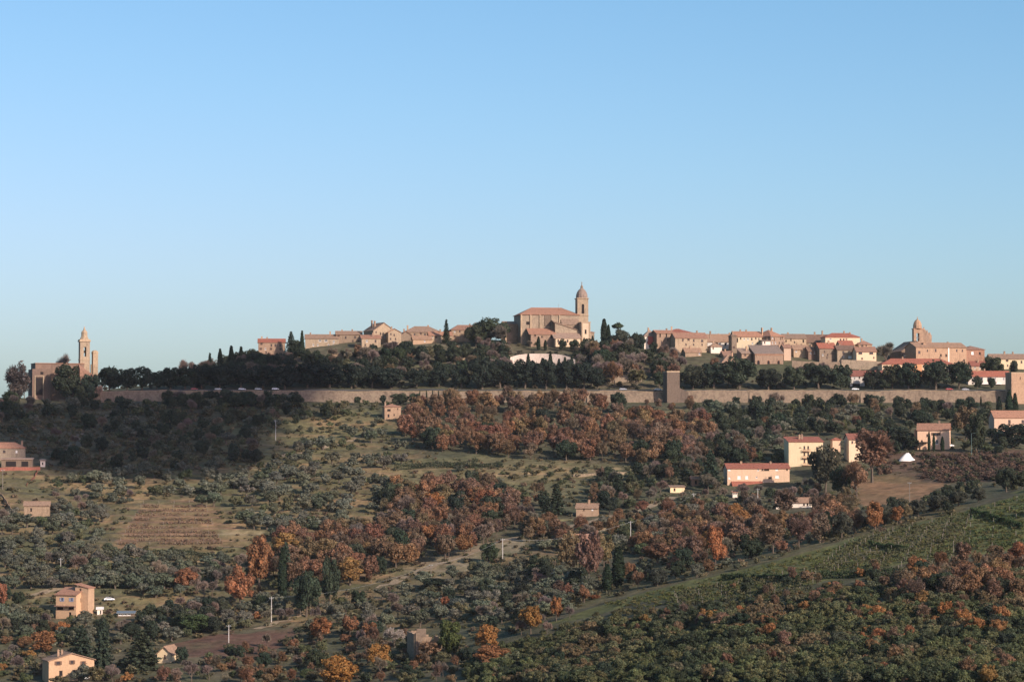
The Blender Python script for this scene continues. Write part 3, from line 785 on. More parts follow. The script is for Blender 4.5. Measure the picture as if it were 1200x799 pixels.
    b = MB(); b.lathe(cx, cy, [(rr * 0.22, z0 + 6.5), (rr * 0.24, z0 + 7.4), (rr * 0.1, z0 + 8.4), (0.12, z0 + 9.6), (0.07, h(328))], 8); b.box(cx - 0.5, cx + 0.5, cy - 0.05, cy + 0.05, h(330.2), h(329.7))
    b.build('finial', M['stone'], d_)
    tag(r, 'large stone cathedral with hipped roof and domed bell tower crowning the town', 'church')
    FOOT.append((595, 697, 360, 408, 1600)); LAND.append((650, 388, 'the domed cathedral'))
cathedral()

# --- right of the cathedral
house('town_house', 'small house with grey-brown hip roof and a red wall panel', 'house', 755, 770, 393, 406, 1618, 9, 8, 'hip', 7, 'white', 'tile_grey', group=G_TOWN, lm='the red-panelled house')
_s = Site('red_wall_panel', 762.5, 398, 1617.4, 8)
_b = MB(); _b.box(_s.u(759.5), _s.u(766), 0.3, 0.55, _s.h(404), _s.h(394)); _o = _b.build('wall_panel', M['redwall'], None, _s.root.location)
_o.rotation_euler = _s.root.rotation_euler; bpy.data.objects.remove(_s.root)
_p = [o for o in bpy.data.objects if o.name.startswith('town_house') and not o.parent and 'red wall panel' in o.get('label', '')][0]
_o.location = _o.location - _p.location; _o.location.rotate(_p.rotation_euler.to_matrix().inverted()); _o.rotation_euler = (0, 0, 0); _o.parent = _p
house('town_house', 'brick house with two tall dark windows beside the red wall panel house', 'house', 769.5, 790, 390, 406, 1612, 13, 14, 'x', 3.5, 'brick_pale', 'tile', [(773.5, 393, 1.6, 4, 'd'), (781, 392.7, 1.6, 4, 'd'), (775, 401, 1.6, 3, 'b')], group=G_TOWN)
house('town_house', 'broad low house with bright red roof highest of its cluster', 'house', 780, 812, 389.5, 406, 1640, 14, 5, 'hip', 4.5, 'brick_pale', 'tile_red', chim=[(792, 386)], hipin=8, group=G_TOWN)
house('town_house', 'ochre stone house with square brown window, twin chimneys on its roof', 'house', 791, 829, 395.5, 411, 1604, 12, 12, 'x', 6, 'stone_pale', 'tile', [(813, 399, 2, 3, 'b'), (823, 399.3, 3, 2.8, 'b'), (800, 398.5, 2, 3, 'b')], [(820, 387.5), (836, 388)], group=G_TOWN, lm='the ochre stone house')
house('town_house', 'wide brown-roofed house with a strip of white wall, between ochre and yellow houses', 'house', 829, 862, 400, 414, 1626, 15, 4, 'x', 9, 'white', 'tile_old', [(836, 402.5, 2, 2.4), (850, 403.5, 2, 3, 'b')], [(844, 391), (857, 390)], group=G_TOWN)
house('town_house', 'tall house with yellow and white upper storey and four small windows', 'house', 860.5, 893, 394, 420, 1608, 12, 8, 'x', 6, 'yellow', 'tile', [(872, 397.2, 1.6, 2.6), (876.5, 397.2, 1.6, 2.6), (881, 397.2, 1.8, 2.8, 'b'), (889.5, 397.2, 1.4, 2.6, 'b'), (864, 398.5, 1.6, 5, 'd')], [(870, 386.5), (877, 386.5)], group=G_TOWN, lm='the yellow house')
house('town_house', 'tall hipped brick house, deep shadow on its left side, next to the yellow house', 'house', 902.5, 920, 393.5, 418, 1610, 16, 40, 'hip', 7.5, 'brick_pale', 'tile', [(907, 397.5, 1.4, 4, 'b'), (915, 396.5, 1.4, 2.6, 'b'), (912, 406, 1.4, 4, 'b')], [(903, 384.5)], group=G_TOWN)
house('town_house', 'pale stone house with flat-looking brown roof right of the hipped brick house', 'house', 918.5, 945, 396, 420, 1628, 12, 6, 'x', 5, 'stone_pale', 'tile_old', [(921, 399.5, 1.6, 2.4, 'd'), (921, 404.5, 1.6, 2.4, 'd'), (941.5, 399.5, 1.8, 3.4, 'd'), (931, 401, 1.4, 2.4, 'b')], group=G_TOWN)
house('town_house', 'big dark brown roof over a low wall, left of the long cream house', 'house', 942, 978, 400.5, 420, 1632, 16, 6, 'x', 9, 'stone_dark', 'tile_dark', chim=[(958, 389), (967, 387.5)], group=G_TOWN)
house('town_house', 'long cream house with a pair of dark windows high on the skyline', 'house', 967, 1008, 394.5, 414, 1620, 12, 7, 'hip', 4.5, 'cream', 'tile_red', [(985, 398.5, 2.2, 3.4, 'b'), (988.6, 398.5, 2.2, 3.4, 'b'), (973, 397.5, 2.5, 2, 'w')], [(992, 388), (999, 389.5)], hipin=6, group=G_TOWN, lm='the long cream house')
house('town_house', 'rough stone house with red-brown roof under the long cream house', 'house', 960, 980, 407.5, 434, 1592, 11, 10, 'x', 6, 'stone', 'tile_red', [(966, 412, 1.4, 2.4, 'b'), (969, 419, 1.6, 3, 'b'), (976, 414, 1.4, 2.4, 'b')], chim=[(970, 401)], group=G_TOWN)
house('town_house', 'stone house with two shuttered windows left of the square cream house', 'house', 981, 1003, 409.5, 428, 1590, 10, 8, 'x', 5, 'stone_pale', 'tile_dark', [(988, 413, 2.2, 3.4, 'b'), (997.5, 413, 2.2, 3, 'b'), (996, 418.5, 4, 3, 'c')], group=G_TOWN)
house('town_house', 'square cream house with two wide brown windows under a plum-brown roof', 'house', 1003.5, 1027, 411.5, 428, 1580, 10, 6, 'x', 5.5, 'cream', 'tile', [(1008, 413.8, 4.6, 2.6, 'b'), (1021, 413.8, 4.6, 2.6, 'b'), (1024, 419, 1.6, 2, 'b'), (1010, 420, 2, 2, 'b')], group=G_TOWN, lm='the square cream house')

house('apse_building', 'sunlit brick hall with three arched windows and long grey-brown roof above the wall trees', 'church', 884.5, 918, 414, 434, 1578, 20, 6, 'shed', 10, 'brick_pale', 'tile_grey', lm='the three-arched brick hall')
_r = [o for o in bpy.data.objects if o.name.startswith('apse_building')][0]
for _px in (888.5, 900.5, 912.5):
    _m = MB(); _w = 1.5; _pts = arch_pts(0, 0, _w, 2.7); _m.add([(x, -0.06, z) for x, z in _pts], [tuple(range(len(_pts)))])
    _pt2 = arch_pts(0, -0.15, _w + 0.5, 3.1); _m.add([(x, -0.03, z) for x, z in _pt2], [tuple(range(len(_pt2)))], 1)
    _m.build('arched_window', [M['dark'], M['brick']], _r, ((_px - 901.25) * 0.526, 0, PZ(427.5, 1578) - _r.location.z))
_m = MB(); _zz = PZ(415, 1578) - _r.location.z; _m.box(-8.95, 8.95, -0.3, -0.02, _zz - 0.5, _zz); _m.build('eaves_course', M['brick'], _r)
house('town_house', 'narrow annexe with lean-to roof stuck to the left of the three-arched hall', 'house', 869, 880.5, 413.5, 430, 1582, 10, 12, 'shed', 6, 'brick_pale', 'tile_grey', group=G_TOWN)
house('town_house', 'low house showing mostly brown roof, down slope of the yellow house', 'house', 846, 868, 424, 438, 1572, 11, 14, 'hip', 9, 'stone_pale', 'tile_old', group=G_TOWN)
house('town_house', 'small pinkish-roofed house below the white-walled brown-roofed house', 'house', 848, 860, 416, 430, 1590, 9, 12, 'x', 5, 'brick_pale', 'tile', group=G_TOWN)
house('town_house', 'tiny white garden hut in the trees left of the tower', 'hut', 754, 763, 435.5, 441, 1556, 5, 8, 'shed', 2, 'stone_pale', 'tile_old', group=G_TOWN)
house('town_house', 'long house with hipped red roof and orange bays above the wall-side trees', 'house', 1033, 1118, 426, 442, 1560, 12, 5, 'hip', 6, 'cream', 'tile_red', [(1039, 429.5, 2.4, 2.6, 'b'), (1052.5, 430.5, 3.8, 3.6, 'b'), (1086, 430, 2.4, 3, 'b'), (1110, 430, 3.4, 3.4, 'b'), (1100, 430, 2.4, 3, 'b')], [(1060, 418.5), (1105, 418)], hipin=7, group=G_TOWN, lm='the long red-roofed house')
_r = [o for o in bpy.data.objects if o.name.startswith('town_house') and 'orange bays' in o.get('label', '')][0]
for _a, _b2 in ((1065, 1080), (1044, 1046.5)):
    _m = MB(); _q = 1560 / F; _m.box((_a - 1075.5) * _q, (_b2 - 1075.5) * _q, -0.5, -0.02, -6, PZ(426.6, 1560) - _r.location.z); _m.build('bay', M['orange'], _r)
house('town_house', 'low white house with red roof half hidden by the trees on the wall terrace', 'house', 996, 1036, 440, 458, 1536, 9, 4, 'x', 6, 'white', 'tile_red', [(1001, 443.5, 2, 3), (1012, 443.5, 2, 3), (1026, 443.5, 3, 3, 'b'), (1003, 452, 9, 5, 'd'), (1017, 452, 8, 5, 'd'), (1029, 452, 6, 5, 'd')], group=G_TOWN, lm='the low white house')
house('town_house', 'long white terrace house with red roof and awning beside the square right-hand tower', 'house', 1134, 1184, 440.5, 458, 1538, 10, 4, 'x', 6, 'white', 'tile_red', [(1141, 443.8, 2, 3.4), (1149, 443.8, 5, 3.4), (1159, 444, 5, 4.2, 'b'), (1166, 444, 2, 3.6), (1176, 444, 2, 3.4), (1152, 454, 12, 5, 'd'), (1165, 454, 3, 5, 'd'), (1176, 454, 10, 4.4)], [(1147, 433)], group=G_TOWN, lm='the white terrace house')
_r = [o for o in bpy.data.objects if o.name.startswith('town_house') and 'awning' in o.get('label', '')][0]
_m = MB(); _m.box(-5.5, 7, -2.2, -0.05, PZ(450.2, 1538) - _r.location.z, PZ(449.2, 1538) - _r.location.z); _m.build('awning', M['frame_white'], _r)
house('town_house', 'house with dusty brown roof and pale yellow wall at the right edge of the town', 'house', 1161, 1212, 420, 437, 1582, 12, 5, 'x', 5.5, 'yellow', 'tile_old', [(1169, 424, 2, 3, 'b'), (1188, 424, 2, 3, 'b'), (1197, 424, 2, 3, 'b')], [(1180, 412), (1190, 412.5)], group=G_TOWN, lm='the pale yellow house')
for _h in (
    ('narrow stone tower house rising at the left side of the yellow house', 857.5, 863.5, 393, 420, 1606, 8, 10, 'hip', 2.5, 'stone', 'tile_old'),
    ('little white terrace house squeezed between yellow and hipped brick houses', 893.5, 903, 399, 418, 1604, 7, 8, 'shed', 1.5, 'white', 'tile_grey'),
    ('slim pink house at the right corner of the three-arched hall', 918.5, 927, 407, 434, 1590, 8, 10, 'x', 4, 'pinkp', 'tile'),
    ('grey-tan house with low roof half way down from the big dark roof', 930, 948, 409, 432, 1600, 9, 8, 'x', 5, 'stone_pale', 'tile_old'),
    ('dull house stacked under the big dark brown roof', 947, 960, 411, 434, 1596, 9, 12, 'x', 5, 'brick_dim', 'tile_dark'),
    ('small cream house tucked before the long cream house', 984, 1000, 403.5, 418, 1604, 8, 8, 'x', 4.5, 'pinkp', 'tile_red'),
    ('white-walled cottage below the white strip of the brown-roofed house', 833, 846, 405.5, 424, 1604, 8, 10, 'hip', 4, 'white', 'tile_old'),
    ('grey stone house in the bare trees left of the low brown roof', 803, 822, 412, 432, 1592, 9, 10, 'x', 4.5, 'stone', 'tile_old'),
    ('pale low house right of the long hipped red roof', 1118, 1136, 431, 446, 1556, 8, 6, 'x', 4.5, 'cream', 'tile'),
    ('low pink house under the right end of the brick palace', 1138, 1158, 428, 446, 1566, 8, 6, 'x', 5, 'pinkp', 'tile_red'),
    ('orange-tan house standing behind the square cream house', 1006, 1022, 403, 420, 1612, 8, 8, 'hip', 4, 'tan_plaster', 'tile'),
    ('tan house behind the ridge fir with a low roof', 503, 530, 392.5, 404, 1618, 9, 8, 'x', 4, 'stone_pale', 'tile'),
    ('long brown-roofed house below the two-chimney hip-roofed house', 484, 506, 397, 408, 1612, 9, 8, 'x', 4, 'tan_plaster', 'tile_old')):
    house('town_house', _h[0], 'house', *_h[1:], group=G_TOWN)
# brick palace in two volumes
st, x0, x1, z0, z1, rz = house('brick_palace', 'large brick palace with tall blank walls and shaded left side below the bell gable', 'palace', 1072, 1134, 406.5, 436, 1588, 16, 16, 'x', 5.5, 'brick_pale', 'tile_old',
    [(1096, 410.5, 2, 3.6, 'b'), (1102.5, 416.3, 2, 3, 'd'), (1109, 416.3, 2, 3, 'd'), (1122, 410.5, 1.8, 2.8, 'b'), (1129, 410.5, 1.8, 2.8, 'b'), (1076, 413, 3, 3.4, 'b'), (1131, 422, 2, 2.6, 'd'), (1086, 411, 1.6, 2.6, 'b')], [(1086, 402, 0.3, 2.0), (1118, 400.5)], lm='the brick palace')
block(st.root, st.u(1134.05), st.u(1157), 0.5, 15, z0, st.h(408.5), M['brick'], [(st.u(1142) - st.u(1134.05), st.h(415), 1.6, 1.8, 'c'), (st.u(1151) - st.u(1134.05), st.h(415), 1.2, 1.6, 'd')], name='annexe_wall')
roof(st.root, st.u(1134.05), st.u(1157), 0.5, 15, st.h(408.5), 2.3, M['tile'], 'hip', 0.5, name='annexe_roof')
_m = MB(); _m.box(st.u(1111.5), st.u(1112.7), -0.14, -0.01, st.h(424), st.h(407)); _m.build('downpipe', M['frame_white'], st.root)

def bell_gable_church():
    st = Site('gabled_church', 1072, 425, 1606, 12); r = st.root; u, h = st.u, st.h
    lo = st.low(u(1055), u(1092), 0, 20)
    block(r, u(1056), u(1092), 0, 22, lo, h(411), M['stone_dark'], gable='y', rise=h(399.5) - h(411))
    roof(r, u(1056), u(1092), 0, 22, h(411), h(399.5) - h(411), M['tile_old'], 'y', 0.5)
    # belfry wall
    tx0, tx1 = u(1073), u(1084); w = tx1 - tx0; b = MB()
    pl = lambda a, dp, z: (tx0 + a, 3 + dp, z)
    zt = h(385.5)
    z0, zz1 = h(399.5), h(390)
    ow = 2.0; a0, a1 = w * 0.45 - ow / 2, w * 0.45 + ow / 2
    b.box(tx0, tx0 + a0, 3, 6, lo + 4, zt); b.box(tx0 + a1, tx1, 3, 6, lo + 4, zt)
    b.box(tx0 + a0, tx0 + a1, 3, 6, zz1, zt); b.box(tx0 + a0, tx0 + a1, 3, 6, lo + 4, z0)
    t_ = b.build('belfry', M['brick_pale'], r)
    b = MB(); b.box(tx0 - 0.3, tx1 + 0.3, 2.7, 6.3, zt, zt + 0.5); b.build('cornice', M['brick'], t_)
    b = MB(); cx = (tx0 + tx1) / 2; q = w / 2
    b.lathe(cx, 4.5, [(q * 0.92, zt + 0.5), (q * 0.9, zt + 2.4), (q * 0.78, zt + 4.0), (q * 0.55, zt + 5.3), (q * 0.3, zt + 6.0), (q * 0.12, zt + 6.4), (0.12, h(370.5))], 10)
    b.build('cupola', M['brick_pale'], t_)
    for px0, px1, py in ((1084.1, 1088.5, 386), (1088.6, 1092, 389.5), (1092.1, 1095, 392)):
        b = MB(); b.box(u(px0), u(px1), 3.4, 5.6, lo + 4, h(py)); b.lathe((u(px0) + u(px1)) / 2, 4.5, [(0.8, h(py)), (0.5, h(py - 1.5)), (0.1, h(py - 3.6))], 4)
        b.build('gable_step', M['brick_pale'], t_)
    b = MB(); b.tube((tx0 + w * 0.45, 3.8, z0 + 3.2), (tx0 + w * 0.45, 3.8, z0 + 1.7), 0.25, 0.6, 8); b.build('bell', M['metal'], t_)
    tag(r, 'dark gabled church with domed brick belfry and stepped bell gable', 'church')
    FOOT.append((1053, 1097, 375, 430, 1600)); LAND.append((1080, 390, 'the brick belfry'))
bell_gable_church()

# --- the church at the far left of the ridge
def ridge_church():
    st = Site('ridge_church', 68, 463, 1503, 19); r = st.root; u, h = st.u, st.h
    lo = st.low(u(37), u(118), 0, 22)
    # tall entrance block with a deep recessed doorway
    x0 = u(40)
    block(r, x0, u(61), 0, 16, lo, h(432.5), M['brick_dim'], [(u(47.5) - x0, h(463), 4.2, 10.2, 'd'), (u(50.5) - x0, h(439), 1.8, 1.6, 'd')], name='entrance_wall')
    b = MB(); b.box(u(42.5), u(43.6), -0.35, -0.02, lo, h(441)); b.box(u(51.6), u(52.8), -0.35, -0.02, lo, h(441)); b.box(u(42.3), u(53), -0.45, -0.02, h(441), h(440)); b.build('portal', M['stone_pale'], r)
    block(r, u(44), u(98), 2.5, 20, lo, h(426), M['brick_dim'], [(u(75) - u(44), h(433), 1.2, 2, 'd')], name='nave_wall')
    b = MB(); b.box(u(43.6), u(98.4), 2.1, 20.4, h(426), h(425.2)); b.build('parapet', M['brick'], r)
    block(r, u(92), u(104), -2.5, 2.4, lo, h(441), M['brick_dim'], name='side_wall')
    b = MB(); b.add([(u(91.5), -3, h(432)), (u(108.5), -3, h(440.5)), (u(108.5), 2.45, h(439)), (u(91.5), 2.45, h(426)), (u(91.5), -3, h(441)), (u(108.5), -3, h(441.5)), (u(108.5), 2.45, h(441)), (u(91.5), 2.45, h(441))],
                     [(0, 1, 2, 3), (7, 6, 5, 4), (0, 4, 5, 1), (1, 5, 6, 2), (2, 6, 7, 3), (3, 7, 4, 0)]); b.build('side_roof', M['tile'], r)
    # bell tower
    tx0, tx1 = u(94.2), u(105); w = tx1 - tx0; ty = 5; cx = (tx0 + tx1) / 2; cy = ty + w / 2
    b = MB(); zt = h(399.5); oz, oh, ow = h(417), 5.6, 1.5
    for a, c in ((tx0, cx - ow / 2), (cx + ow / 2, tx1)): b.box(a, c, ty, ty + w, lo + 3, zt)
    b.box(cx - ow / 2, cx + ow / 2, ty + 0.002, ty + w, lo + 3, oz); b.box(cx - ow / 2, cx + ow / 2, ty + 0.002, ty + w, oz + oh, zt)
    t_ = b.build('bell_tower', M['stone_pale'], r)
    b = MB(); b.box(tx0 - 0.5, tx1 + 0.5, ty - 0.5, ty + w + 0.5, zt, zt + 0.7); b.box(tx0 - 0.25, tx1 + 0.25, ty - 0.25, ty + w + 0.25, zt + 0.7, zt + 1.4); b.box(tx0 - 0.25, tx1 + 0.25, ty - 0.25, ty + w + 0.25, h(421), h(420)); b.build('cornice', M['stone_pale'], t_)
    b = MB(); q = w / 2
    b.lathe(cx, cy, [(q * 0.95, zt + 1.4), (q * 0.78, zt + 2.6), (q * 0.66, zt + 3.2), (q * 0.64, zt + 5.6), (q * 0.5, zt + 6.4), (q * 0.25, zt + 7.0), (q * 0.16, zt + 8.0), (0.08, h(381))], 8)
    b.build('lantern', M['stone_pale'], t_)
    b = MB(); b.tube((cx, cy, oz + 3.6), (cx, cy, oz + 2.2), 0.25, 0.55, 8); b.build('bell', M['metal'], t_)
    # second, broken tower
    b = MB(); b.box(u(109), u(114.5), 6, 11, lo + 3, h(414)); b.lathe((u(109) + u(114.5)) / 2, 8.5, [(2.0, h(414)), (2.1, h(411.5)), (1.5, h(410)), (0.5, h(409.2))], 7); b.box(u(107.5), u(109) - 0.01, 7, 10, lo + 3, h(426)); b.build('broken_tower', M['stone_pale'], r)
    tag(r, 'brick church with slim stone bell tower alone at the left end of the ridge', 'church')
    FOOT.append((34, 120, 385, 468, 1495)); LAND.append((60, 445, 'the ridge church'))
ridge_church()

# --- houses on the slope
G_SLOPE = 'houses scattered on the slope'
house('stone_cottage', 'small two-storey stone cottage at the left end of the russet wood', 'house', 451, 470, 476, 491, None, 8, 12, 'hip', 2.6, 'brick_pale', 'tile', [(456, 480.5, 4, 2.4, 'd'), (455.5, 487, 2, 3.4, 'D'), (462, 486, 1.6, 2, 'b'), (466, 479, 1.4, 1.8, 'b')], [(453, 471.5)], group=G_SLOPE, lm='the small stone cottage')
st, x0, x1, z0, z1, rz = house('apartment_house', 'four-storey cream house with red roof and three balconies', 'house', 923.5, 964, 517, 552, 1268, 11, 6, 'shed', 5, 'yellow', 'tile_red',
    [(937, 524.3, 2.4, 0.7, 'b'), (942, 524.5, 2, 4, 'b'), (946.5, 524.5, 2, 4, 'b'), (942, 532, 2, 4, 'b'), (946.5, 532, 2, 4, 'b'), (942, 540, 2, 4, 'b'), (946.5, 540, 2, 4, 'b'), (957, 525, 2.4, 3, 'b'), (957, 533, 2.4, 3, 'b'), (929, 550.5, 7, 4.5, 'd'), (939, 550.5, 8, 4.5, 'd')], [(942, 509.5), (939, 510)], group=G_SLOPE, lm='the four-storey cream house')
for py in (528.5, 536.5, 545):
    _m = MB(); a, c = st.u(939.5), st.u(949); z = st.h(py)
    _m.box(a, c, -1.3, -0.02, z - 0.18, z); _m.box(a, c, -1.3, -1.22, z + 0.9, z + 1.0)
    _m.box(a, a + 0.06, -1.3, -0.02, z + 0.9, z + 1.0); _m.box(c - 0.06, c, -1.3, -0.02, z + 0.9, z + 1.0)
    for i in range(14):
        xx = a + (c - a) * i / 13; _m.box(xx - 0.03, xx + 0.03, -1.28, -1.24, z, z + 0.9)
    _m.build('balcony', M['brick'], st.root)
st, x0, x1, z0, z1, rz = house('farm_range', 'long cream two-storey house with red roof below the four-storey one', 'house', 851.5, 925, 548, 574, 1232, 10, 6, 'x', 5, 'pinkp', 'tile_red',
    [(853.8, 550, 3, 2.6, 'c'), (854, 560, 2.2, 2.2, 'c'), (865.5, 559.2, 4, 4, 'c'), (874.5, 559.2, 3.4, 4, 'c'), (888, 550.3, 2, 2), (893, 550, 2.4, 2.6, 'b'), (897.8, 550.3, 6, 2, 'd'), (910, 550, 3.2, 2.6, 'c'), (902, 559.6, 4.2, 2.2, 'd'), (910.5, 558.5, 4.4, 3.2, 'c'), (886, 559, 2, 2), (922, 550, 2, 2, 'b')], [(870, 541.5), (905, 541.5)], group=G_SLOPE, lm='the long cream house')
za = st.h(572); _y = -4
block(st.root, st.u(858), st.u(891), _y, -0.02, z0, za, M['pinkp'], [(3, za - 2.4, 1.2, 1.8, 'b'), (9, za - 2.4, 1.2, 1.8, 'b')], name='porch_wall')
roof(st.root, st.u(857), st.u(891.5), _y, -0.1, za, st.h(564) - za, M['tile_red'], 'shed', 0.4, name='porch_roof')
_m = MB(); a = st.u(902); _m.box(a, a + 3.2, -2.2, -0.02, z0, st.h(568.5)); _m.box(a - 0.3, a + 3.5, -2.6, -0.02, st.h(568.5), st.h(567.6)); _m.build('entrance_porch', M['brick_pale'], st.root)
house('pump_house', 'tiny white hut with two dark windows in front of the long cream house', 'hut', 858, 863.5, 576, 583, None, 2, 5, 'shed', 1.2, 'white', 'tile', [(859.5, 578, 1.2, 1.6, 'd'), (862, 578, 1.2, 1.6, 'd')], group=G_SLOPE)
house('tower_shed', 'narrow pinkish tower shed right of the four-storey house', 'shed', 975, 984.5, 514.5, 526, 1275, 4, 8, 'hip', 2, 'pinkp', 'tile_red', group=G_SLOPE)
house('house', 'cream house with red roof mostly hidden by the big russet tree', 'house', 994, 1016, 514, 540, 1272, 9, 8, 'x', 6, 'cream', 'tile_red', [(998, 518, 2, 3, 'b'), (1007, 518, 2, 3, 'b')], group=G_SLOPE, lm='the tree-hidden cream house')
st, x0, x1, z0, z1, rz = house('villa', 'salmon villa with brown roof and three small cypresses at its front', 'house', 1075, 1111, 503, 524, 1290, 10, -13, 'x', 7, 'salmon', 'tile',
    [(1096, 508.5, 5.4, 3.2, 's'), (1097, 517.5, 3, 5, 'w'), (1086, 510, 1.8, 3, 'b'), (1080, 517, 2.2, 3, 'b')], [(1099, 493.5)], right=[(3.5, 3.2, 1.2, 1.6, 'b')], group=G_SLOPE, lm='the salmon villa')
_m = MB(); _m.box(st.u(1071.5), x0 - 0.02, 1, 6, z0, st.h(503)); _m.build('side_shade_box', M['brick'], st.root)  # darker brick box painting the villa's shaded left side
_m = MB()
for i in range(2): _m.box(st.u(1078) + i * 4, st.u(1078) + i * 4 + 0.3, -3, -2.7, z0, st.h(518.5))
_m.box(st.u(1077), st.u(1087.5), -3.2, -0.03, st.h(518.5), st.h(517.6)); _m.build('veranda', M['stone_dark'], st.root)
house('villa', 'salmon house with plum-brown roof cut by the right edge below the town wall', 'house', 1164, 1210, 488.5, 504, 1345, 10, 6, 'x', 7.5, 'salmon', 'tile', [(1182, 494, 3, 4.4, 'b'), (1198, 494, 3, 4, 'b')], group=G_SLOPE, lm='the right-edge salmon house')
house('cottage', 'pale cottage with shallow dusty roof half behind a russet tree', 'house', 909, 949, 588, 601, 1150, 9, -10, 'x', 5, 'white', 'tile_old', [(941, 590.5, 2, 3.4, 'b'), (945, 590.5, 2, 3.4, 'b'), (925, 592, 2, 3, 'b')], group=G_SLOPE, lm='the pale cottage')
house('cottage', 'small ochre cottage standing alone beside the tall dark conifers', 'house', 675, 700, 594.5, 605, None, 8, -8, 'x', 4.6, 'tan_plaster', 'tile_old', [(694, 596.5, 2, 2.6, 'c'), (684, 597, 1.6, 2.2, 'b')], [(689, 586.5)], group=G_SLOPE, lm='the small ochre cottage')
house('garden_shed', 'bright yellow garden shed in the scrub', 'shed', 785, 802, 570, 577, None, 4, 5, 'shed', 1.5, 'yellow', 'tile_old', [(790, 573.5, 2, 3, 'd')], group=G_SLOPE, lm='the yellow shed')
house('garden_shed', 'orange brick garden shed uphill of the yellow one', 'shed', 810, 820.5, 560.5, 569, None, 4, 8, 'x', 2.5, 'brick', 'tile', [(815, 565, 2.4, 4, 'd')], group=G_SLOPE)
house('cottage', 'pink-roofed cottage peeping out behind the tall russet trees', 'house', 672, 707, 632, 646, None, 8, 5, 'x', 6, 'pinkp', 'tile', [(700, 636, 2.4, 3, 'b'), (690, 636, 2.4, 3, 'b')], group=G_SLOPE, lm='the pink-roofed cottage')
house('farmhouse', 'three-level stone farmhouse with tower and blue-grey shutters', 'house', 67, 92, 696, 724, None, 8, -18, 'shed', 6.5, 'tan_plaster', 'tile', [(74.5, 702, 3, 4, 'u'), (86, 702, 3, 4, 'u'), (72, 712.5, 8, 3, 'd'), (86, 712.2, 7, 3.4, 'd'), (84.5, 720, 3, 6, 'D')], right=[(4, 3, 1, 1.4, 'b')], group=G_SLOPE, lm='the three-level farmhouse')
_r = [o for o in bpy.data.objects if o.name.startswith('farmhouse')][0]
_Y = _r.location.y; _q = _Y / F; _hh = lambda py: PZ(py, _Y) - _r.location.z
block(_r, (85 - 79.5) * _q, (102 - 79.5) * _q, 4, 9, -6, _hh(688.5), M['tan_plaster'], [(2.2, _hh(693), 0.8, 1.1, 'b')], name='tower_wall')
roof(_r, (85 - 79.5) * _q, (102 - 79.5) * _q, 4, 9, _hh(688.5), 4 * _q, M['tile'], 'shedl', 0.3, name='tower_roof')
_m = MB(); _m.box(-12.5 * _q * 1.05, 12.5 * _q * 1.05, -1.6, -0.03, _hh(710.2), _hh(709.2)); _m.build('porch_roof', M['tile'], _r)
house('farmhouse', 'cream gabled farmhouse with shuttered window at the lower left', 'house', 62, 111, 772.5, 797, None, 8.5, 25, 'y', 8, 'tan_plaster', 'tile_old', [(72, 776, 4.4, 4.4, 's'), (87, 775.5, 3.6, 4.4, 's'), (99, 777, 3.4, 4.4, 's'), (75, 788, 4, 6, 'D'), (89, 787, 4, 5, 'b')], [(74, 762.3, 0.3, 0.7), (79, 762.8, 0.45, 0.7)], group=G_SLOPE, lm='the cream gabled farmhouse')
house('barn', 'small barn with bright sunlit gable among the conifers', 'barn', 186, 203, 765, 776, None, 9, -14, 'y', 8, 'yellow', 'tile_old', [(195, 769, 2.4, 4, 'b')], group=G_SLOPE, lm='the sunlit barn')
house('farmhouse', 'stone farmhouse with hip roof and chimney cut by the left edge', 'house', -12, 30, 524, 540, None, 10, 10, 'hip', 5.5, 'stone_pale', 'tile', [(20, 529, 2, 2.6, 'c'), (6, 529, 3, 3, 'b')], [(26, 517)], group=G_SLOPE, lm='the left-edge stone farmhouse')
house('implement_shed', 'long dark open shed with grey flat roof below the left-edge farmhouse', 'shed', 3, 38, 538, 549, None, 6, 4, 'shed', 1.5, 'stone_dark', 'tile_grey', [(14, 543.5, 12, 6, 'd'), (30, 543.5, 8, 6, 'd')], group=G_SLOPE)
house('white_hut', 'small white hut glaring in the sun beside the long dark shed', 'hut', 48.5, 54, 539, 548, None, 3, 10, 'shed', 1.2, 'white', 'tile_grey', [(51, 543, 1.6, 2.4, 'd')], group=G_SLOPE, lm='the small white hut')
house('stone_shed', 'low stone shed with straight brown roof left of the bare vineyard', 'shed', 30, 59, 591.5, 604, None, 6, 6, 'x', 4, 'stone', 'tile_old', [(38, 597, 2, 4, 'd')], group=G_SLOPE, lm='the low stone shed')
house('white_hut', 'white garden hut between the farmhouse and the hedge', 'hut', 116, 122, 712.5, 721, None, 2.5, 8, 'shed', 1.4, 'white', 'frame_white', [(120, 717, 1.6, 4, 'd')], group=G_SLOPE)
house('greenhouse', 'low dark glazed frame with white bars right of the white garden hut', 'greenhouse', 140, 159, 717.5, 722, None, 3, 3, 'shed', 1.4, 'stone_dark', 'metal', [(143, 719.5, 4, 2.4), (148, 719.5, 4, 2.4), (153, 719.5, 4, 2.4)], group=G_SLOPE)

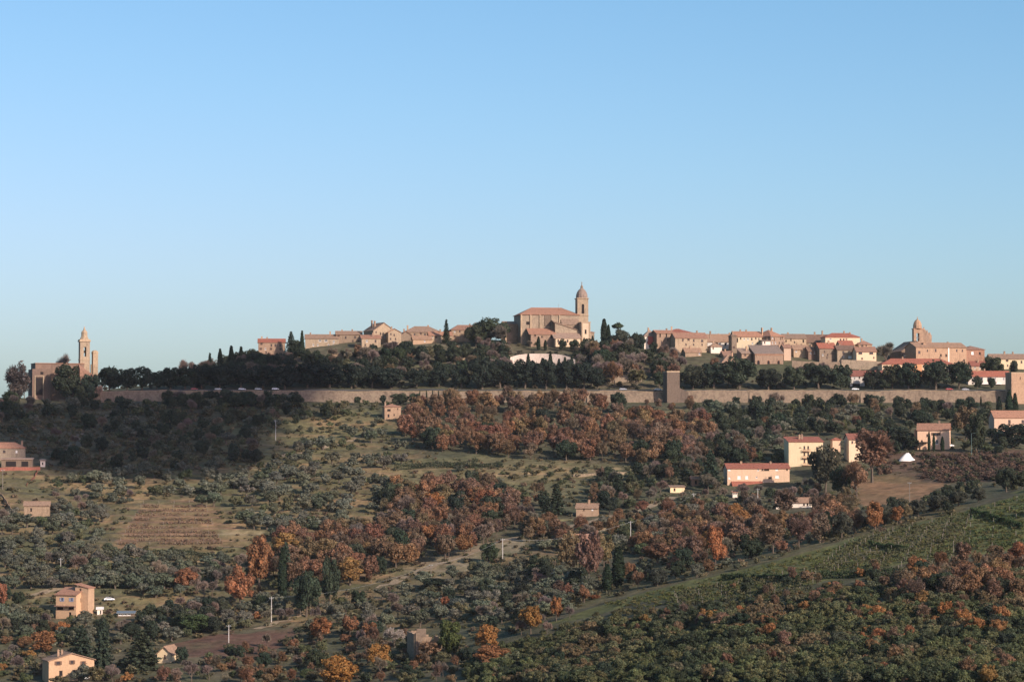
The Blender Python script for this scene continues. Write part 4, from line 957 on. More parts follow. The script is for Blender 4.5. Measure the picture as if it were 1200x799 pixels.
def ruin():
    st = Site('ruined_house', 503, 764, None, 24); r = st.root; u, h, s = st.u, st.h, st.s
    lo = st.low(u(488), u(520), 0, 8)
    for (a, c, y0, y1, tops) in ((488, 520, 0, 0.7, (741, 747, 757, 760, 761, 762, 761, 762)), (488, 520, 7.3, 8, (741, 740, 740, 741, 742, 745, 748, 752))):
        b = MB(); n = len(tops)
        for i, tp in enumerate(tops):
            xa = u(a + (c - a) * i / n); xb = u(a + (c - a) * (i + 1) / n)
            b.box(xa, xb, y0, y1, lo, h(tp))
        b.build('wall', M['stone_dark'], r)  # front and back in darker stone to carry the shade on them
    for x in (488, 519):
        b = MB()
        for i, tp in enumerate((742, 741, 741, 740.5)): b.box(u(x) - 0.35, u(x) + 0.35, 0.71 + i * 1.64, 0.71 + (i + 1) * 1.64, lo, h(tp + (6 if x > 500 else 0)))
        b.build('wall', M['stone'], r)
    b = MB(); b.box(u(498), u(509), 7.2, 8.2, h(748), h(738)); b.build('gable', M['stone_dark'], r)
    tag(r, 'roofless stone ruin overgrown with green in the lower middle', 'ruin')
    FOOT.append((482, 522, 728, 768, st.Y)); LAND.append((503, 748, 'the roofless ruin'))
ruin()

# --- town wall and its towers
def town_wall():
    WT = PZ(458.3, 1500)
    b = MB(); xs = np.arange(-250, 330, 3.0)
    prof = []
    for i, x in enumerate(xs):
        g = float(H(x, 1499.0)) - 1.2
        top = WT + 0.9 * (vnoise(np.array([x]), np.array([0.]), 30, 5)[0] - 0.5) + 0.5 * (random.random() - 0.5)
        prof.append((x, g, top))
    V = []; Q = []
    for x, g, tp in prof:
        V += [(x, 1498.7, g), (x, 1499.2, tp), (x, 1500.4, tp), (x, 1500.4, g)]
    for i in range(len(prof) - 1):
        a = i * 4; c = a + 4
        Q += [(a, c, c + 1, a + 1), (a + 1, c + 1, c + 2, a + 2), (a + 2, c + 2, c + 3, a + 3)]
    Q += [(0, 1, 2, 3), (len(V) - 1, len(V) - 2, len(V) - 3, len(V) - 4)]
    root = empty('town_wall', (0, 1499, float(H(0, 1499))))
    o = mesh_obj('masonry', np_mesh('masonry', V, Q, [M['wallstone']]), root, -root.location)
    V = []; Q = []
    for x, g, tp in prof:
        V += [(x, 1499.0, tp + 0.01), (x, 1499.0, tp + 0.28), (x, 1500.6, tp + 0.28), (x, 1500.6, tp + 0.01)]
    for i in range(len(prof) - 1):
        a = i * 4; c = a + 4
        Q += [(a, c, c + 1, a + 1), (a + 1, c + 1, c + 2, a + 2), (a + 2, c + 2, c + 3, a + 3)]
    mesh_obj('coping', np_mesh('coping', V, Q, [M['stone_pale']]), root, -root.location)
    for px in (1010, 880, 690, 560):
        x = PX(px, 1498.7); bb = MB(); z = float(H(x, 1498.5)); top = WT - 1.0
        bb.add([(-1, -1.2, z - 1), (1, -1.2, z - 1), (1, 0.5, z - 1), (-1, 0.5, z - 1), (-1, 0.2, top), (1, 0.2, top), (1, 0.5, top), (-1, 0.5, top)],
               [(3, 2, 1, 0), (4, 5, 6, 7), (0, 1, 5, 4), (1, 2, 6, 5), (2, 3, 7, 6), (3, 0, 4, 7)])
        bb.build('buttress', M['wallstone'], root, Vector((x, 1498.7, 0)) - root.location)
    tag(root, 'long tan stone town wall running across the slope', 'wall')
town_wall()
def wall_tower(xl, xr, top, label, mat, ramp_=False, gap=False):
    st = Site('wall_tower', (xl + xr) / 2, 471, 1492, 12); r = st.root; u, h = st.u, st.h
    lo = st.low(u(xl), u(xr), 0, 9); x0, x1 = u(xl), u(xr)
    block(r, x0, x1, 0, 9, lo, h(top) - 0.6, M[mat], [(st.u((xl + xr) / 2) - x0, h(top + 8), 0.5, 1.4, 'd')] if not gap else [])
    b = MB(); z = h(top) - 0.6
    b.box(x0 - .1, x1 + .1, -0.1, 0.7, z, z + 0.8); b.box(x0 - .1, x1 + .1, 8.3, 9.1, z, z + 0.6); b.box(x0 - .1, x0 + 0.6, 0.71, 8.29, z, z + 0.75); b.box(x1 - 0.6, x1 + .1, 0.71, 8.29, z, z + 0.65)
    b.build('parapet', M['stone_pale'], r)
    if ramp_:
        b = MB(); a, c = x1 + 0.01, u(xr + 11)
        b.add([(a, 1, lo), (c, 1, lo), (c, 7, lo), (a, 7, lo), (a, 1, h(454)), (c, 1, h(459.5)), (c, 7, h(459.5)), (a, 7, h(454))], [(3, 2, 1, 0), (4, 5, 6, 7), (0, 1, 5, 4), (1, 2, 6, 5), (2, 3, 7, 6), (3, 0, 4, 7)])
        b.build('stepped_wall', M[mat], r)
    tag(r, label, 'tower'); FOOT.append((xl - 5, xr + 12, top, 474, 1490)); LAND.append(((xl + xr) / 2, 452, 'the lone wall tower' if ramp_ else 'the right-edge wall tower'))
wall_tower(781.5, 796.5, 435, 'square stone wall tower rising alone in the middle of the town wall', 'tower_stone', True, True)
wall_tower(1184.5, 1206, 436.5, 'square brick wall tower at the right edge, shaded on its left side', 'brick_pale')

def curved_white_wall():
    """whitewashed retaining wall with a bowed top under the cathedral"""
    Y0 = 1567.0; root = empty('white_retaining_wall', (PX(633, Y0), Y0, float(H(PX(633, Y0), Y0))))
    n = 27; k = 0
    for i in range(n - 1):
        b = MB(); pa, pb = [592.5 + (674 - 592.5) * (i + d) / (n - 1) for d in (0, 1)]
        for_ = []
        for p in (pa, pb):
            t_ = (p - 633) / 41; Yp = Y0 + 6 * (1 - t_ * t_) - 5
            top = PZ(414.3 + 7.0 * abs(t_) ** 3.2, Yp); x = PX(p, Yp); for_.append((x, Yp, float(H(x, Yp)) - 1.5, top))
        (xa, ya, ga, ta), (xb, yb, gb, tb) = for_
        b.add([(xa, ya, ga), (xb, yb, gb), (xb, yb + 0.8, gb), (xa, ya + 0.8, ga), (xa, ya, ta), (xb, yb, tb), (xb, yb + 0.8, tb), (xa, ya + 0.8, ta)], [(3, 2, 1, 0), (4, 5, 6, 7), (0, 1, 5, 4), (2, 3, 7, 6), (3, 0, 4, 7), (1, 2, 6, 5)])
        if i == 0: acc = b
        else: acc.v += []; acc.add(b.v, b.f)
    acc.build('wall_panel', M['whitewash'], root, -root.location)
    tag(root, 'bowed whitewashed retaining wall behind cypresses under the cathedral', 'wall')
    LAND.append((633, 424, 'the whitewashed wall'))
curved_white_wall()

def low_wall(name, pts, height, thick, mat, label, cat='wall', Y=None, group=None):
    P = [(PX(p[0], Y), Y) if Y else hit1(*p)[:2] for p in pts]
    root = empty(name, (P[0][0], P[0][1], float(H(*P[0]))))
    b = MB()
    for a, c in zip(P[:-1], P[1:]):
        n = max(2, int(math.dist(a, c) / 4))
        for i in range(n):
            p0 = [a[j] + (c[j] - a[j]) * i / n for j in (0, 1)]; p1 = [a[j] + (c[j] - a[j]) * (i + 1) / n for j in (0, 1)]
            z0, z1 = float(H(*p0)), float(H(*p1)); t0 = height + 0.15 * random.random()
            b.add([(p0[0], p0[1], z0 - 1), (p1[0], p1[1], z1 - 1), (p1[0], p1[1] + thick, z1 - 1), (p0[0], p0[1] + thick, z0 - 1),
                   (p0[0], p0[1], z0 + t0), (p1[0], p1[1], z1 + t0), (p1[0], p1[1] + thick, z1 + t0), (p0[0], p0[1] + thick, z0 + t0)],
                  [(3, 2, 1, 0), (4, 5, 6, 7), (0, 1, 5, 4), (1, 2, 6, 5), (2, 3, 7, 6), (3, 0, 4, 7)])
    b.build('masonry', M[mat], root, -root.location)
    return tag(root, label, cat, group)
GW = 'garden and terrace walls'
low_wall('garden_wall', [(986, 430), (1034, 430)], 5.5, 0.8, 'stone_pale', 'tall pale garden wall below the square cream house', Y=1572, group=GW)
low_wall('garden_wall', [(928, 430), (984, 430)], 4.5, 0.8, 'stone', 'rough stone garden wall with climbing shrubs right of the three-arched hall', Y=1570, group=GW)
low_wall('garden_wall', [(524, 420), (572, 420)], 2.6, 0.6, 'stone_pale', 'pale terrace wall on the grassy bank left of the cathedral', Y=1575, group=GW)
low_wall('garden_wall', [(300, 425), (372, 425)], 2.0, 0.6, 'stone', 'stone terrace wall under the lone red brick house', Y=1580, group=GW)
low_wall('garden_wall', [(388, 425), (426, 425)], 2.4, 0.6, 'stone', 'stone terrace wall below the tallest gabled house', Y=1585, group=GW)
low_wall('garden_wall', [(715, 440), (752, 440)], 4.0, 0.7, 'stone_pale', 'sunny pale wall in the trees left of the lone wall tower', Y=1540, group=GW)
low_wall('brick_wall', [(-6, 552), (20, 552), (47, 551)], 1.7, 0.5, 'brick_red', 'long red-brown boundary wall under the dark open shed', group=GW)
low_wall('brick_wall', [(44, 554), (38, 562), (31, 570)], 1.1, 0.5, 'brick_red', 'short red-brown wall falling down the bank below the white hut', group=GW)
low_wall('brick_wall', [(-4, 578), (6, 590), (13, 601)], 2.0, 0.8, 'brick_pale', 'orange-tan ramp wall slanting down at the left edge', group=GW)
low_wall('brick_wall', [(727, 641), (746, 639)], 2.0, 0.6, 'brick', 'low red-brown wall by the pole behind the russet trees', group=GW)
low_wall('terrace_wall', [(672, 558), (700, 556), (745, 556)], 1.2, 0.8, 'stone_pale', 'pale dry-stone terrace wall below the russet wood', group=GW)
low_wall('terrace_wall', [(70, 467), (78, 466)], 1.2, 0.8, 'stone_pale', 'pale ramp wall at the foot of the ridge church', group=GW)

# ------------------------------------------------------------------ plants: prototypes
def quad_cloud(C, Nrm, S, rg, aspect=1.0):
    """a small leaf-clump quad at each centre, facing Nrm with a random spin"""
    n = len(C)
    Nrm = Nrm / (np.linalg.norm(Nrm, axis=1, keepdims=True) + 1e-9)
    a = rg.normal(size=(n, 3)); U = np.cross(Nrm, a); U /= (np.linalg.norm(U, axis=1, keepdims=True) + 1e-9)
    W = np.cross(Nrm, U)
    U = U * S[:, None] * 0.5; W = W * S[:, None] * 0.5 * aspect
    j = rg.uniform(0.6, 1.25, (4, n, 1))
    V = np.stack([C - U * j[0] - W * j[1], C + U * j[1] - W * j[2], C + U * j[2] + W * j[3], C - U * j[3] + W * j[0]], 1).reshape(-1, 3)
    return V, np.arange(4 * n).reshape(n, 4)

def tint_for(n, rg, lobe=None, var=0.28, hue=0.1):
    b = rg.uniform(1 - var, 1 + var, n)
    if lobe is not None: b = b * lobe
    h = rg.uniform(-hue, hue, n)
    return np.repeat(np.c_[b * (1 + h), b, b * (1 - h * 0.8)], 4, axis=0)

def lobed(rg, w, zlo, zhi, nl, n, leaf, lobe_r=(0.26, 0.42), flat=1.0, var=0.25, hue=0.1, taper=0.25):
    """crown as overlapping lobes, leaves on and under their surface"""
    zc, hz = (zlo + zhi) / 2, (zhi - zlo) / 2
    cs = []; rs = []
    for i in range(nl):
        while True:
            p = rg.uniform(-1, 1, 3)
            if np.linalg.norm(p) < 1 and np.linalg.norm(p) > 0.25: break
        r = rg.uniform(*lobe_r)
        p = p / max(1e-6, np.linalg.norm(p)) * min(np.linalg.norm(p), 1 - r * 0.8) if np.linalg.norm(p) > 1 - r * 0.8 else p
        k = 1 - taper * max(0, p[2])
        cs.append((p[0] * w / 2 * k, p[1] * w / 2 * k, zc + p[2] * hz)); rs.append(r)
    cs.append((0, 0, zc - hz * 0.1)); rs.append(0.55)
    cs = np.array(cs); rs = np.array(rs)
    pick = rg.choice(len(rs), n, p=rs ** 2 / (rs ** 2).sum())
    d = rg.normal(size=(n, 3)); d /= np.linalg.norm(d, axis=1, keepdims=True)
    rad = rs[pick] * (1 - np.abs(rg.normal(0, 0.26, n)) + np.where(rg.random(n) < 0.2, rg.uniform(0, 0.4, n), 0))
    C = cs[pick] + d * rad[:, None] * np.array([w / 2, w / 2, hz * flat])
    # drop most leaves that sit deep inside another lobe
    keep = np.ones(n, bool)
    for c, r in zip(cs, rs):
        q = np.linalg.norm((C - c) / np.array([w / 2, w / 2, hz * flat]), axis=1) < r * 0.72
        keep &= ~(q & (rg.random(n) < 0.8))
    lb = rg.uniform(0.8, 1.2, len(rs))[pick]
    C, d, lb = C[keep], d[keep], lb[keep]
    S = leaf * rg.uniform(0.6, 1.4, len(C))
    V, Q = quad_cloud(C, d + rg.normal(0, 0.42, d.shape) + np.array([0.0, 0.0, 0.18]), S, rg)
    return V, Q, tint_for(len(C), rg, lb, var, hue)

def limb_mesh(rg, h, r, zfork, spread, n=5, lean=0.0):
    b = MB(); p = Vector((0, 0, -0.6)); q = Vector((rg.normal(0, 0.15), rg.normal(0, 0.15), zfork))
    b.tube(p, q, r * 1.25, r * 0.75, 7)
    for i in range(n):
        a = 2 * math.pi * (i + rg.random() * 0.6) / n
        e = q + Vector((math.cos(a) * spread * rg.uniform(0.6, 1), math.sin(a) * spread * rg.uniform(0.6, 1), (h - zfork) * rg.uniform(0.45, 0.8)))
        m_ = q.lerp(e, 0.5) + Vector((0, 0, 0.25)); b.tube(q, m_, r * 0.5, r * 0.34, 5); b.tube(m_, e, r * 0.34, r * 0.12, 5)
    return b

def twiggy(rg, h, w, levels=4, dense=900):
    """leafless tree: forking limbs and a spray of fine twigs along them"""
    b = MB(); tips = []
    def grow(p, d, L, r, lv):
        e = p + d * L; b.tube(p, e, r, r * 0.62, 5 if lv > 1 else 4)
        if lv == 0: tips.append((p, e)); return
        if lv <= 2: tips.append((p, e))
        for k in range(3 if lv > 1 else 4):
            a = Vector(rg.normal(size=3)); a = (a - d * a.dot(d)).normalized()
            nd = (d + a * rg.uniform(0.45, 0.95) + Vector((0, 0, 0.18))).normalized()
            grow(e, nd, L * rg.uniform(0.6, 0.8), r * 0.58, lv - 1)
    grow(Vector((0, 0, -0.5)), Vector((0, 0, 1)), h * 0.2, h * 0.024, levels)
    P0 = np.array([t[0] for t in tips]); P1 = np.array([t[1] for t in tips])
    i = rg.integers(0, len(tips), dense); t_ = rg.random(dense)[:, None]
    A = P0[i] * (1 - t_) + P1[i] * t_
    D = (P1 - P0)[i]; D /= np.linalg.norm(D, axis=1, keepdims=True); D = D + rg.normal(0, 0.55, D.shape) + np.array([0, 0, 0.2]); D /= np.linalg.norm(D, axis=1, keepdims=True)
    L = h * rg.uniform(0.05, 0.13, dense)[:, None]; W = np.cross(D, rg.normal(size=D.shape)); W /= np.linalg.norm(W, axis=1, keepdims=True); W = W * h * 0.006
    V = np.stack([A - W, A + W, A + D * L + W * 0.4, A + D * L - W * 0.4], 1).reshape(-1, 3)
    V = np.r_[V]; Q = np.arange(4 * dense).reshape(-1, 4)
    sc = np.array([w / max(1e-6, np.ptp(V[:, 0])), w / max(1e-6, np.ptp(V[:, 1])), h / max(1e-6, V[:, 2].max())])
    b.v = [tuple(np.array(v) * sc) for v in b.v]
    return b, V * sc, Q, tint_for(dense, rg, None, 0.25, 0.06)

PROTO = {}
def add_proto(kind, trunk, V, Q, T, leafmat='leaf', bark='bark'):
    tm_ = np_mesh('trunk', trunk.v, trunk.f, [M[bark]])
    cm = np_mesh('crown', V, Q, [M[leafmat]], tint=T)
    # one-piece version for trees only a few pixels tall
    tq = [f for f in trunk.f]; n0 = len(V)
    allv = np.r_[V, np.array(trunk.v)]
    faces = [tuple(f) for f in Q.tolist()] + [tuple(i + n0 for i in f) for f in tq]
    om = np_mesh('tree', allv, faces, [M[leafmat], M[bark]], [0] * len(Q) + [1] * len(tq), np.r_[T, np.ones((len(trunk.v), 3))])
    PROTO.setdefault(kind, []).append((cm, tm_, om, V, Q, T, float(V[:, 2].max()), float(max(np.ptp(V[:, 0]), np.ptp(V[:, 1])))))

for v in range(8):
    rg = np.random.default_rng(100 + v); w_ = rg.uniform(6.2, 8.2)
    V, Q, T = lobed(rg, w_, rg.uniform(0.8, 2.0), 8.6, 17 + 2 * v, 4600, 0.34, lobe_r=(0.17, 0.36), var=0.34, hue=0.13, taper=rg.uniform(0, 0.4))
    add_proto('oak', limb_mesh(rg, 8, 0.24, 2.0, 2.4, 7), V, Q, T)
for v in range(7):
    rg = np.random.default_rng(150 + v); w_ = rg.uniform(5.6, 7.6)
    V, Q, T = lobed(rg, w_, rg.uniform(0.8, 2.2), 9.5, 20, 2300, 0.3, lobe_r=(0.15, 0.32), var=0.38, hue=0.12, taper=rg.uniform(0, 0.4))
    bt, V2, Q2, T2 = twiggy(rg, 8.8, w_ * 0.95, 4, 1300)
    add_proto('thin_oak', bt, np.r_[V, V2], np.r_[Q, Q2 + len(V)], np.r_[T, T2 * 0.8])
for v in range(8):
    rg = np.random.default_rng(200 + v); w_ = rg.uniform(4.0, 5.2)
    V, Q, T = lobed(rg, w_, rg.uniform(0.4, 0.9), 4.1, 13, 2300, 0.24, lobe_r=(0.2, 0.38), var=0.3, hue=0.07, taper=0.1)
    add_proto('olive', limb_mesh(rg, 4, 0.22, 0.9, 1.3, 5), V, Q, T)
for v in range(8):
    rg = np.random.default_rng(300 + v); w_ = rg.uniform(8.6, 11)
    V, Q, T = lobed(rg, w_, rg.uniform(0.6, 1.4), 10.2, 30, 6000, 0.42, lobe_r=(0.17, 0.36), var=0.32, hue=0.1, taper=rg.uniform(0, 0.3))
    add_proto('holm', limb_mesh(rg, 10, 0.34, 2.0, 2.8, 6), V, Q, T)
for v in range(8):
    rg = np.random.default_rng(350 + v); w_ = rg.uniform(3.0, 4.2)
    V, Q, T = lobed(rg, w_, 0.05, 2.7, 14, 2400, 0.175, lobe_r=(0.16, 0.38), var=0.34, hue=0.12, taper=0.0)
    add_proto('shrub', limb_mesh(rg, 2.4, 0.09, 0.4, 0.9, 5), V, Q, T)
for v in range(4):
    rg = np.random.default_rng(400 + v)
    n = 1500; t_ = rg.random(n) ** 0.85; r = 1.05 * np.sin(np.clip(t_ * 0.93 + 0.07, 0, 1) * math.pi) ** 0.62 * (1 - 0.35 * t_)
    a = rg.uniform(0, 2 * math.pi, n); r = r * (1 - np.abs(rg.normal(0, 0.12, n))) * (1 + 0.12 * np.sin(3 * a + 9 * t_ + v))
    C = np.c_[r * np.cos(a), r * np.sin(a), 0.5 + t_ * 11.5]
    V, Q = quad_cloud(C, np.c_[np.cos(a), np.sin(a), np.full(n, 0.5)] + rg.normal(0, 0.4, (n, 3)), 0.42 * rg.uniform(0.6, 1.4, n), rg, 1.5)
    tr = MB(); tr.tube((0, 0, -0.5), (0, 0, 3), 0.18, 0.14); tr.tube((0, 0, 3), (0, 0, 10), 0.14, 0.03)
    add_proto('cypress', tr, V, Q, tint_for(n, rg, None, 0.3, 0.08))
for v in range(3):   # cedars and firs: tiers of drooping boughs
    rg = np.random.default_rng(450 + v); C = []; Nn = []
    tr = MB(); tr.tube((0, 0, -0.5), (0, 0, 12.5), 0.32, 0.05)
    tiers = 13
    for k_ in range(tiers):
        z = 1.2 + k_ * 11.2 / tiers; rmax = (4.3 if v < 2 else 3.0) * (1 - (k_ / tiers) ** (1.5 if v < 2 else 1.0)) + 0.3
        nb = rg.integers(6, 9)
        for j in range(nb):
            a = 2 * math.pi * (j + rg.random() * 0.7) / nb; L = rmax * rg.uniform(0.7, 1.1)
            tr.tube((0, 0, z), (L * 0.8 * math.cos(a), L * 0.8 * math.sin(a), z - L * 0.12), 0.07, 0.02, 4)
            m_ = int(10 + 9 * L); s_ = rg.random(m_) ** 0.7
            C.append(np.c_[L * s_ * math.cos(a) + rg.normal(0, 0.16 * L * 0.6, m_), L * s_ * math.sin(a) + rg.normal(0, 0.16 * L * 0.6, m_), z - 0.14 * L * s_ + rg.normal(0, 0.13, m_)])
            Nn.append(np.tile([0.3 * math.cos(a), 0.3 * math.sin(a), 1.0], (m_, 1)))
    C = np.concatenate(C); Nn = np.concatenate(Nn)
    V, Q = quad_cloud(C, Nn + rg.normal(0, 0.45, Nn.shape), 0.6 * rg.uniform(0.6, 1.4, len(C)), rg)
    add_proto('fir' if v == 2 else 'cedar', tr, V, Q, tint_for(len(C), rg, None, 0.28, 0.08))
rg = np.random.default_rng(480)
V, Q, T = lobed(rg, 8.5, 7.4, 10.2, 12, 1700, 0.5, lobe_r=(0.26, 0.4), taper=0.0)
add_proto('pine', limb_mesh(rg, 9.6, 0.25, 6.6, 2.6, 6), V, Q, T)
for v in range(4):
    rg = np.random.default_rng(500 + v)
    b, V, Q, T = twiggy(rg, 8.5, 7.0, 4, 4200)
    add_proto('bare', b, V, Q, T, 'twig', 'bark')

# ------------------------------------------------------------------ plants: placing
KIND = {  # name, category, group
    'russet_oak_tree': ('tree', 'russet oak trees on the hillside'), 'orange_oak_tree': ('tree', 'bright orange autumn trees'), 'fading_oak_tree': ('tree', 'thin brown half-bare oak trees'),
    'olive_tree': ('tree', 'grey-green olive trees on the terraces'), 'holm_oak_tree': ('tree', 'dark evergreen holm oaks'),
    'cypress_tree': ('tree', 'slender dark cypresses'), 'cedar_tree': ('tree', 'dark tiered conifers'), 'umbrella_pine_tree': ('tree', 'umbrella pines'), 'bare_tree': ('tree', 'leafless grey trees'),
    'evergreen_shrub': ('shrub', 'green shrubs of the slopes'), 'autumn_shrub': ('shrub', 'rust and orange shrubs of the slopes')}
PHRASE = {'russet_oak_tree': 'russet-leaved oak', 'orange_oak_tree': 'bright orange oak', 'fading_oak_tree': 'thin brown half-bare oak', 'olive_tree': 'grey-green olive tree', 'holm_oak_tree': 'dark round evergreen oak',
          'cypress_tree': 'slender dark cypress', 'cedar_tree': 'dark tiered conifer', 'umbrella_pine_tree': 'flat-topped pine', 'bare_tree': 'leafless grey tree', 'evergreen_shrub': 'dense green shrub', 'autumn_shrub': 'rusty autumn shrub'}
COLOUR = {'russet_oak_tree': [(0.24, 0.132, 0.078), (0.205, 0.122, 0.08), (0.25, 0.148, 0.08), (0.215, 0.114, 0.07), (0.175, 0.112, 0.074), (0.19, 0.13, 0.07)], 'orange_oak_tree': [(0.3, 0.145, 0.058), (0.28, 0.13, 0.062), (0.28, 0.16, 0.06)],
          'fading_oak_tree': [(0.2, 0.125, 0.08), (0.215, 0.12, 0.072), (0.165, 0.115, 0.078), (0.18, 0.13, 0.075)],
          'olive_tree': [(0.13, 0.134, 0.094), (0.115, 0.122, 0.083), (0.15, 0.15, 0.108)], 'holm_oak_tree': [(0.042, 0.054, 0.034), (0.054, 0.065, 0.038), (0.036, 0.05, 0.033)],
          'cypress_tree': [(0.028, 0.042, 0.024)], 'cedar_tree': [(0.04, 0.056, 0.036)], 'umbrella_pine_tree': [(0.045, 0.06, 0.03)],
          'bare_tree': [(0.16, 0.125, 0.1), (0.185, 0.14, 0.11), (0.14, 0.112, 0.092)],
          'evergreen_shrub': [(0.1, 0.11, 0.054), (0.085, 0.098, 0.05), (0.125, 0.122, 0.066), (0.125, 0.112, 0.064)], 'autumn_shrub': [(0.22, 0.125, 0.068), (0.29, 0.145, 0.06), (0.19, 0.12, 0.07)]}
PROTO_OF = {'russet_oak_tree': 'oak', 'orange_oak_tree': 'oak', 'fading_oak_tree': 'thin_oak', 'olive_tree': 'olive', 'holm_oak_tree': 'holm', 'cypress_tree': 'cypress', 'cedar_tree': 'cedar',
            'umbrella_pine_tree': 'pine', 'bare_tree': 'bare', 'evergreen_shrub': 'shrub', 'autumn_shrub': 'shrub'}
SHORT = {'russet': 'russet_oak_tree', 'orange': 'orange_oak_tree', 'fading': 'fading_oak_tree', 'olive': 'olive_tree', 'holm': 'holm_oak_tree', 'cypress': 'cypress_tree', 'cedar': 'cedar_tree', 'pine': 'umbrella_pine_tree', 'bare': 'bare_tree', 'shrub': 'evergreen_shrub', 'autumn': 'autumn_shrub'}
PLANTS = []     # (object, name, px, py)
TAKEN = []      # world spots of hand-placed plants
prng = np.random.default_rng(99)

def plant_at(name, x, y, hgt, wid, label=None, col=None, proto=None, split=None, z=None):
    lst = PROTO[proto or PROTO_OF[name]]
    cm, tmsh, om, V, Q, T, ph, pw = lst[prng.integers(len(lst))]
    zz = float(H(x, y)) if z is None else z
    c = np.array(col if col else COLOUR[name][prng.integers(len(COLOUR[name]))])
    if col and name == 'orange_oak_tree': c = c * np.array([0.84, 0.88, 1.0])
    if not col: c = c * prng.uniform(0.8, 1.2) * (1 + prng.uniform(-0.08, 0.08, 3))
    sc = (wid / pw, wid / pw, hgt / ph); rz = prng.uniform(0, 6.283)
    px, py = to_pixel(x, y, zz + hgt / 2); size = hgt * F / y
    split = size > 16 if split is None else split
    if split:
        o = empty(name, (x, y, zz), rz); o.scale = sc
        for nm, me in (('crown', cm), ('trunk', tmsh)):
            ch = mesh_obj(nm, me, o); ch.color = (*c, 1)
    else:
        o = mesh_obj(name, om, None, (x, y, zz)); o.rotation_euler = (0, 0, rz); o.scale = sc
    o.color = (*c, 1)
    tag(o, label, KIND[name][0], KIND[name][1])
    if not label: PLANTS.append((o, name, float(px), float(py)))
    return o

def plant(kind, px, base, w, h, label=None, Y=None, col=None, proto=None):
    """one plant by its place in the photo: trunk foot at (px, base), w by h photo pixels"""
    name = SHORT[kind]
    if Y is None: x, y, z = hit1(px, base)
    else: x, y = PX(px, Y), Y
    TAKEN.append((x, y, w * y / F * 0.35))
    # the crown top keeps its photo height even where the foot is hidden
    z = float(H(x, y)); top = PZ(base - h, y)
    hh = max(top - z, 1.5) if Y else h * y / F
    return plant_at(name, x, y, hh, w * y / F, label, col, proto)

# --- hand-placed: the ridge
plant('bare', 21, 468, 34, 46, 'tall twiggy bare tree left of the ridge church', Y=1496, col=(0.105, 0.085, 0.078), proto='thin_oak')
plant('bare', 29, 467, 16, 32, 'narrow bare tree squeezed against the ridge church entrance', Y=1500, col=(0.09, 0.075, 0.07), proto='thin_oak')
plant('bare', 74, 440, 28, 27, 'wide bare crown showing above the ridge church roof', Y=1535)
plant('bare', 20, 470, 26, 26, 'twiggy brown thicket at the foot of the tall bare tree by the ridge church', Y=1494, col=(0.085, 0.07, 0.062), proto='shrub')
plant('holm', 80, 466, 42, 42, 'big dark holm oak in front of the ridge church', Y=1493)
plant('holm', 106, 466, 28, 28, 'smaller holm oak under the slim bell tower', Y=1494)
for i, (px, w, h) in enumerate([(129, 31, 30), (149, 28, 28), (167, 31, 30), (184, 26, 24), (200, 30, 28), (217, 32, 29)]):
    plant('holm', px, 458, w, h, '%s dark tree counted from the ridge church along the wall top' % ['first', 'second', 'third', 'fourth', 'fifth', 'sixth'][i], Y=1519)
plant('holm', 94, 470, 18, 20, 'low dark tree growing against the short pale ramp of the ridge church', Y=1488)
plant('bare', 118, 466, 12, 16, 'pinkish bare bush by the start of the town wall', Y=1496, col=(0.3, 0.2, 0.16))
plant('bare', 222, 440, 26, 20, 'bare tree on the skyline left of the four small cypresses', Y=1560)
for i, (px, top, w) in enumerate([(246, 413, 6), (258, 408, 8), (271, 404.5, 9), (282.5, 405.5, 8)]):
    plant('cypress', px, 432, w, 432 - top, '%s of four small skyline cypresses left of the lone brick house' % ['leftmost', 'second', 'third', 'rightmost'][i], Y=1585)
plant('holm', 296, 425, 26, 17, 'dark shrubby tree filling the gap before the lone brick house', Y=1590)
plant('cedar', 341, 418, 19, 30, 'broad dark cedar at the right end of the lone brick house', Y=1592)
plant('cypress', 354, 416, 6.5, 29, 'slender skyline cypress between cedar and long tan house', Y=1594)
plant('cedar', 523, 404, 13, 30, 'spiky dark fir standing between two hip-roofed houses', Y=1612, proto='fir')
plant('holm', 574, 404, 50, 33, 'largest round evergreen on the skyline left of the cathedral', Y=1612)
plant('holm', 558, 404, 30, 25, 'evergreen at the left foot of the largest skyline tree', Y=1606)
plant('bare', 590, 404, 26, 24, 'bare grey tree against the shaded end of the cathedral', Y=1600)
plant('cypress', 708, 408, 11, 35, 'twin-pointed dark cypress just right of the cathedral', Y=1615)
plant('cypress', 713, 408, 8, 28, 'shorter cypress leaning on the twin-pointed one', Y=1616)
plant('pine', 723.5, 408, 15, 31, 'flat-topped pine poking above the trees right of the cathedral', Y=1615)
plant('holm', 727, 410, 26, 25, 'round evergreen beneath the flat-topped pine', Y=1606)
plant('holm', 747, 412, 20, 23, 'evergreen beside the small red-panelled house', Y=1604)
plant('bare', 1038, 428, 32, 28, 'round bare brown tree between cream house and belfry', Y=1590)
plant('cypress', 1012, 410, 6, 8, 'small dark treetop right of the long cream house', Y=1630)
plant('holm', 1163, 444, 30, 27, 'round evergreen below the dusty-roofed right-hand house', Y=1552)
plant('holm', 1188, 444, 12, 22, 'narrow dark tree against the pale yellow wall', Y=1560)
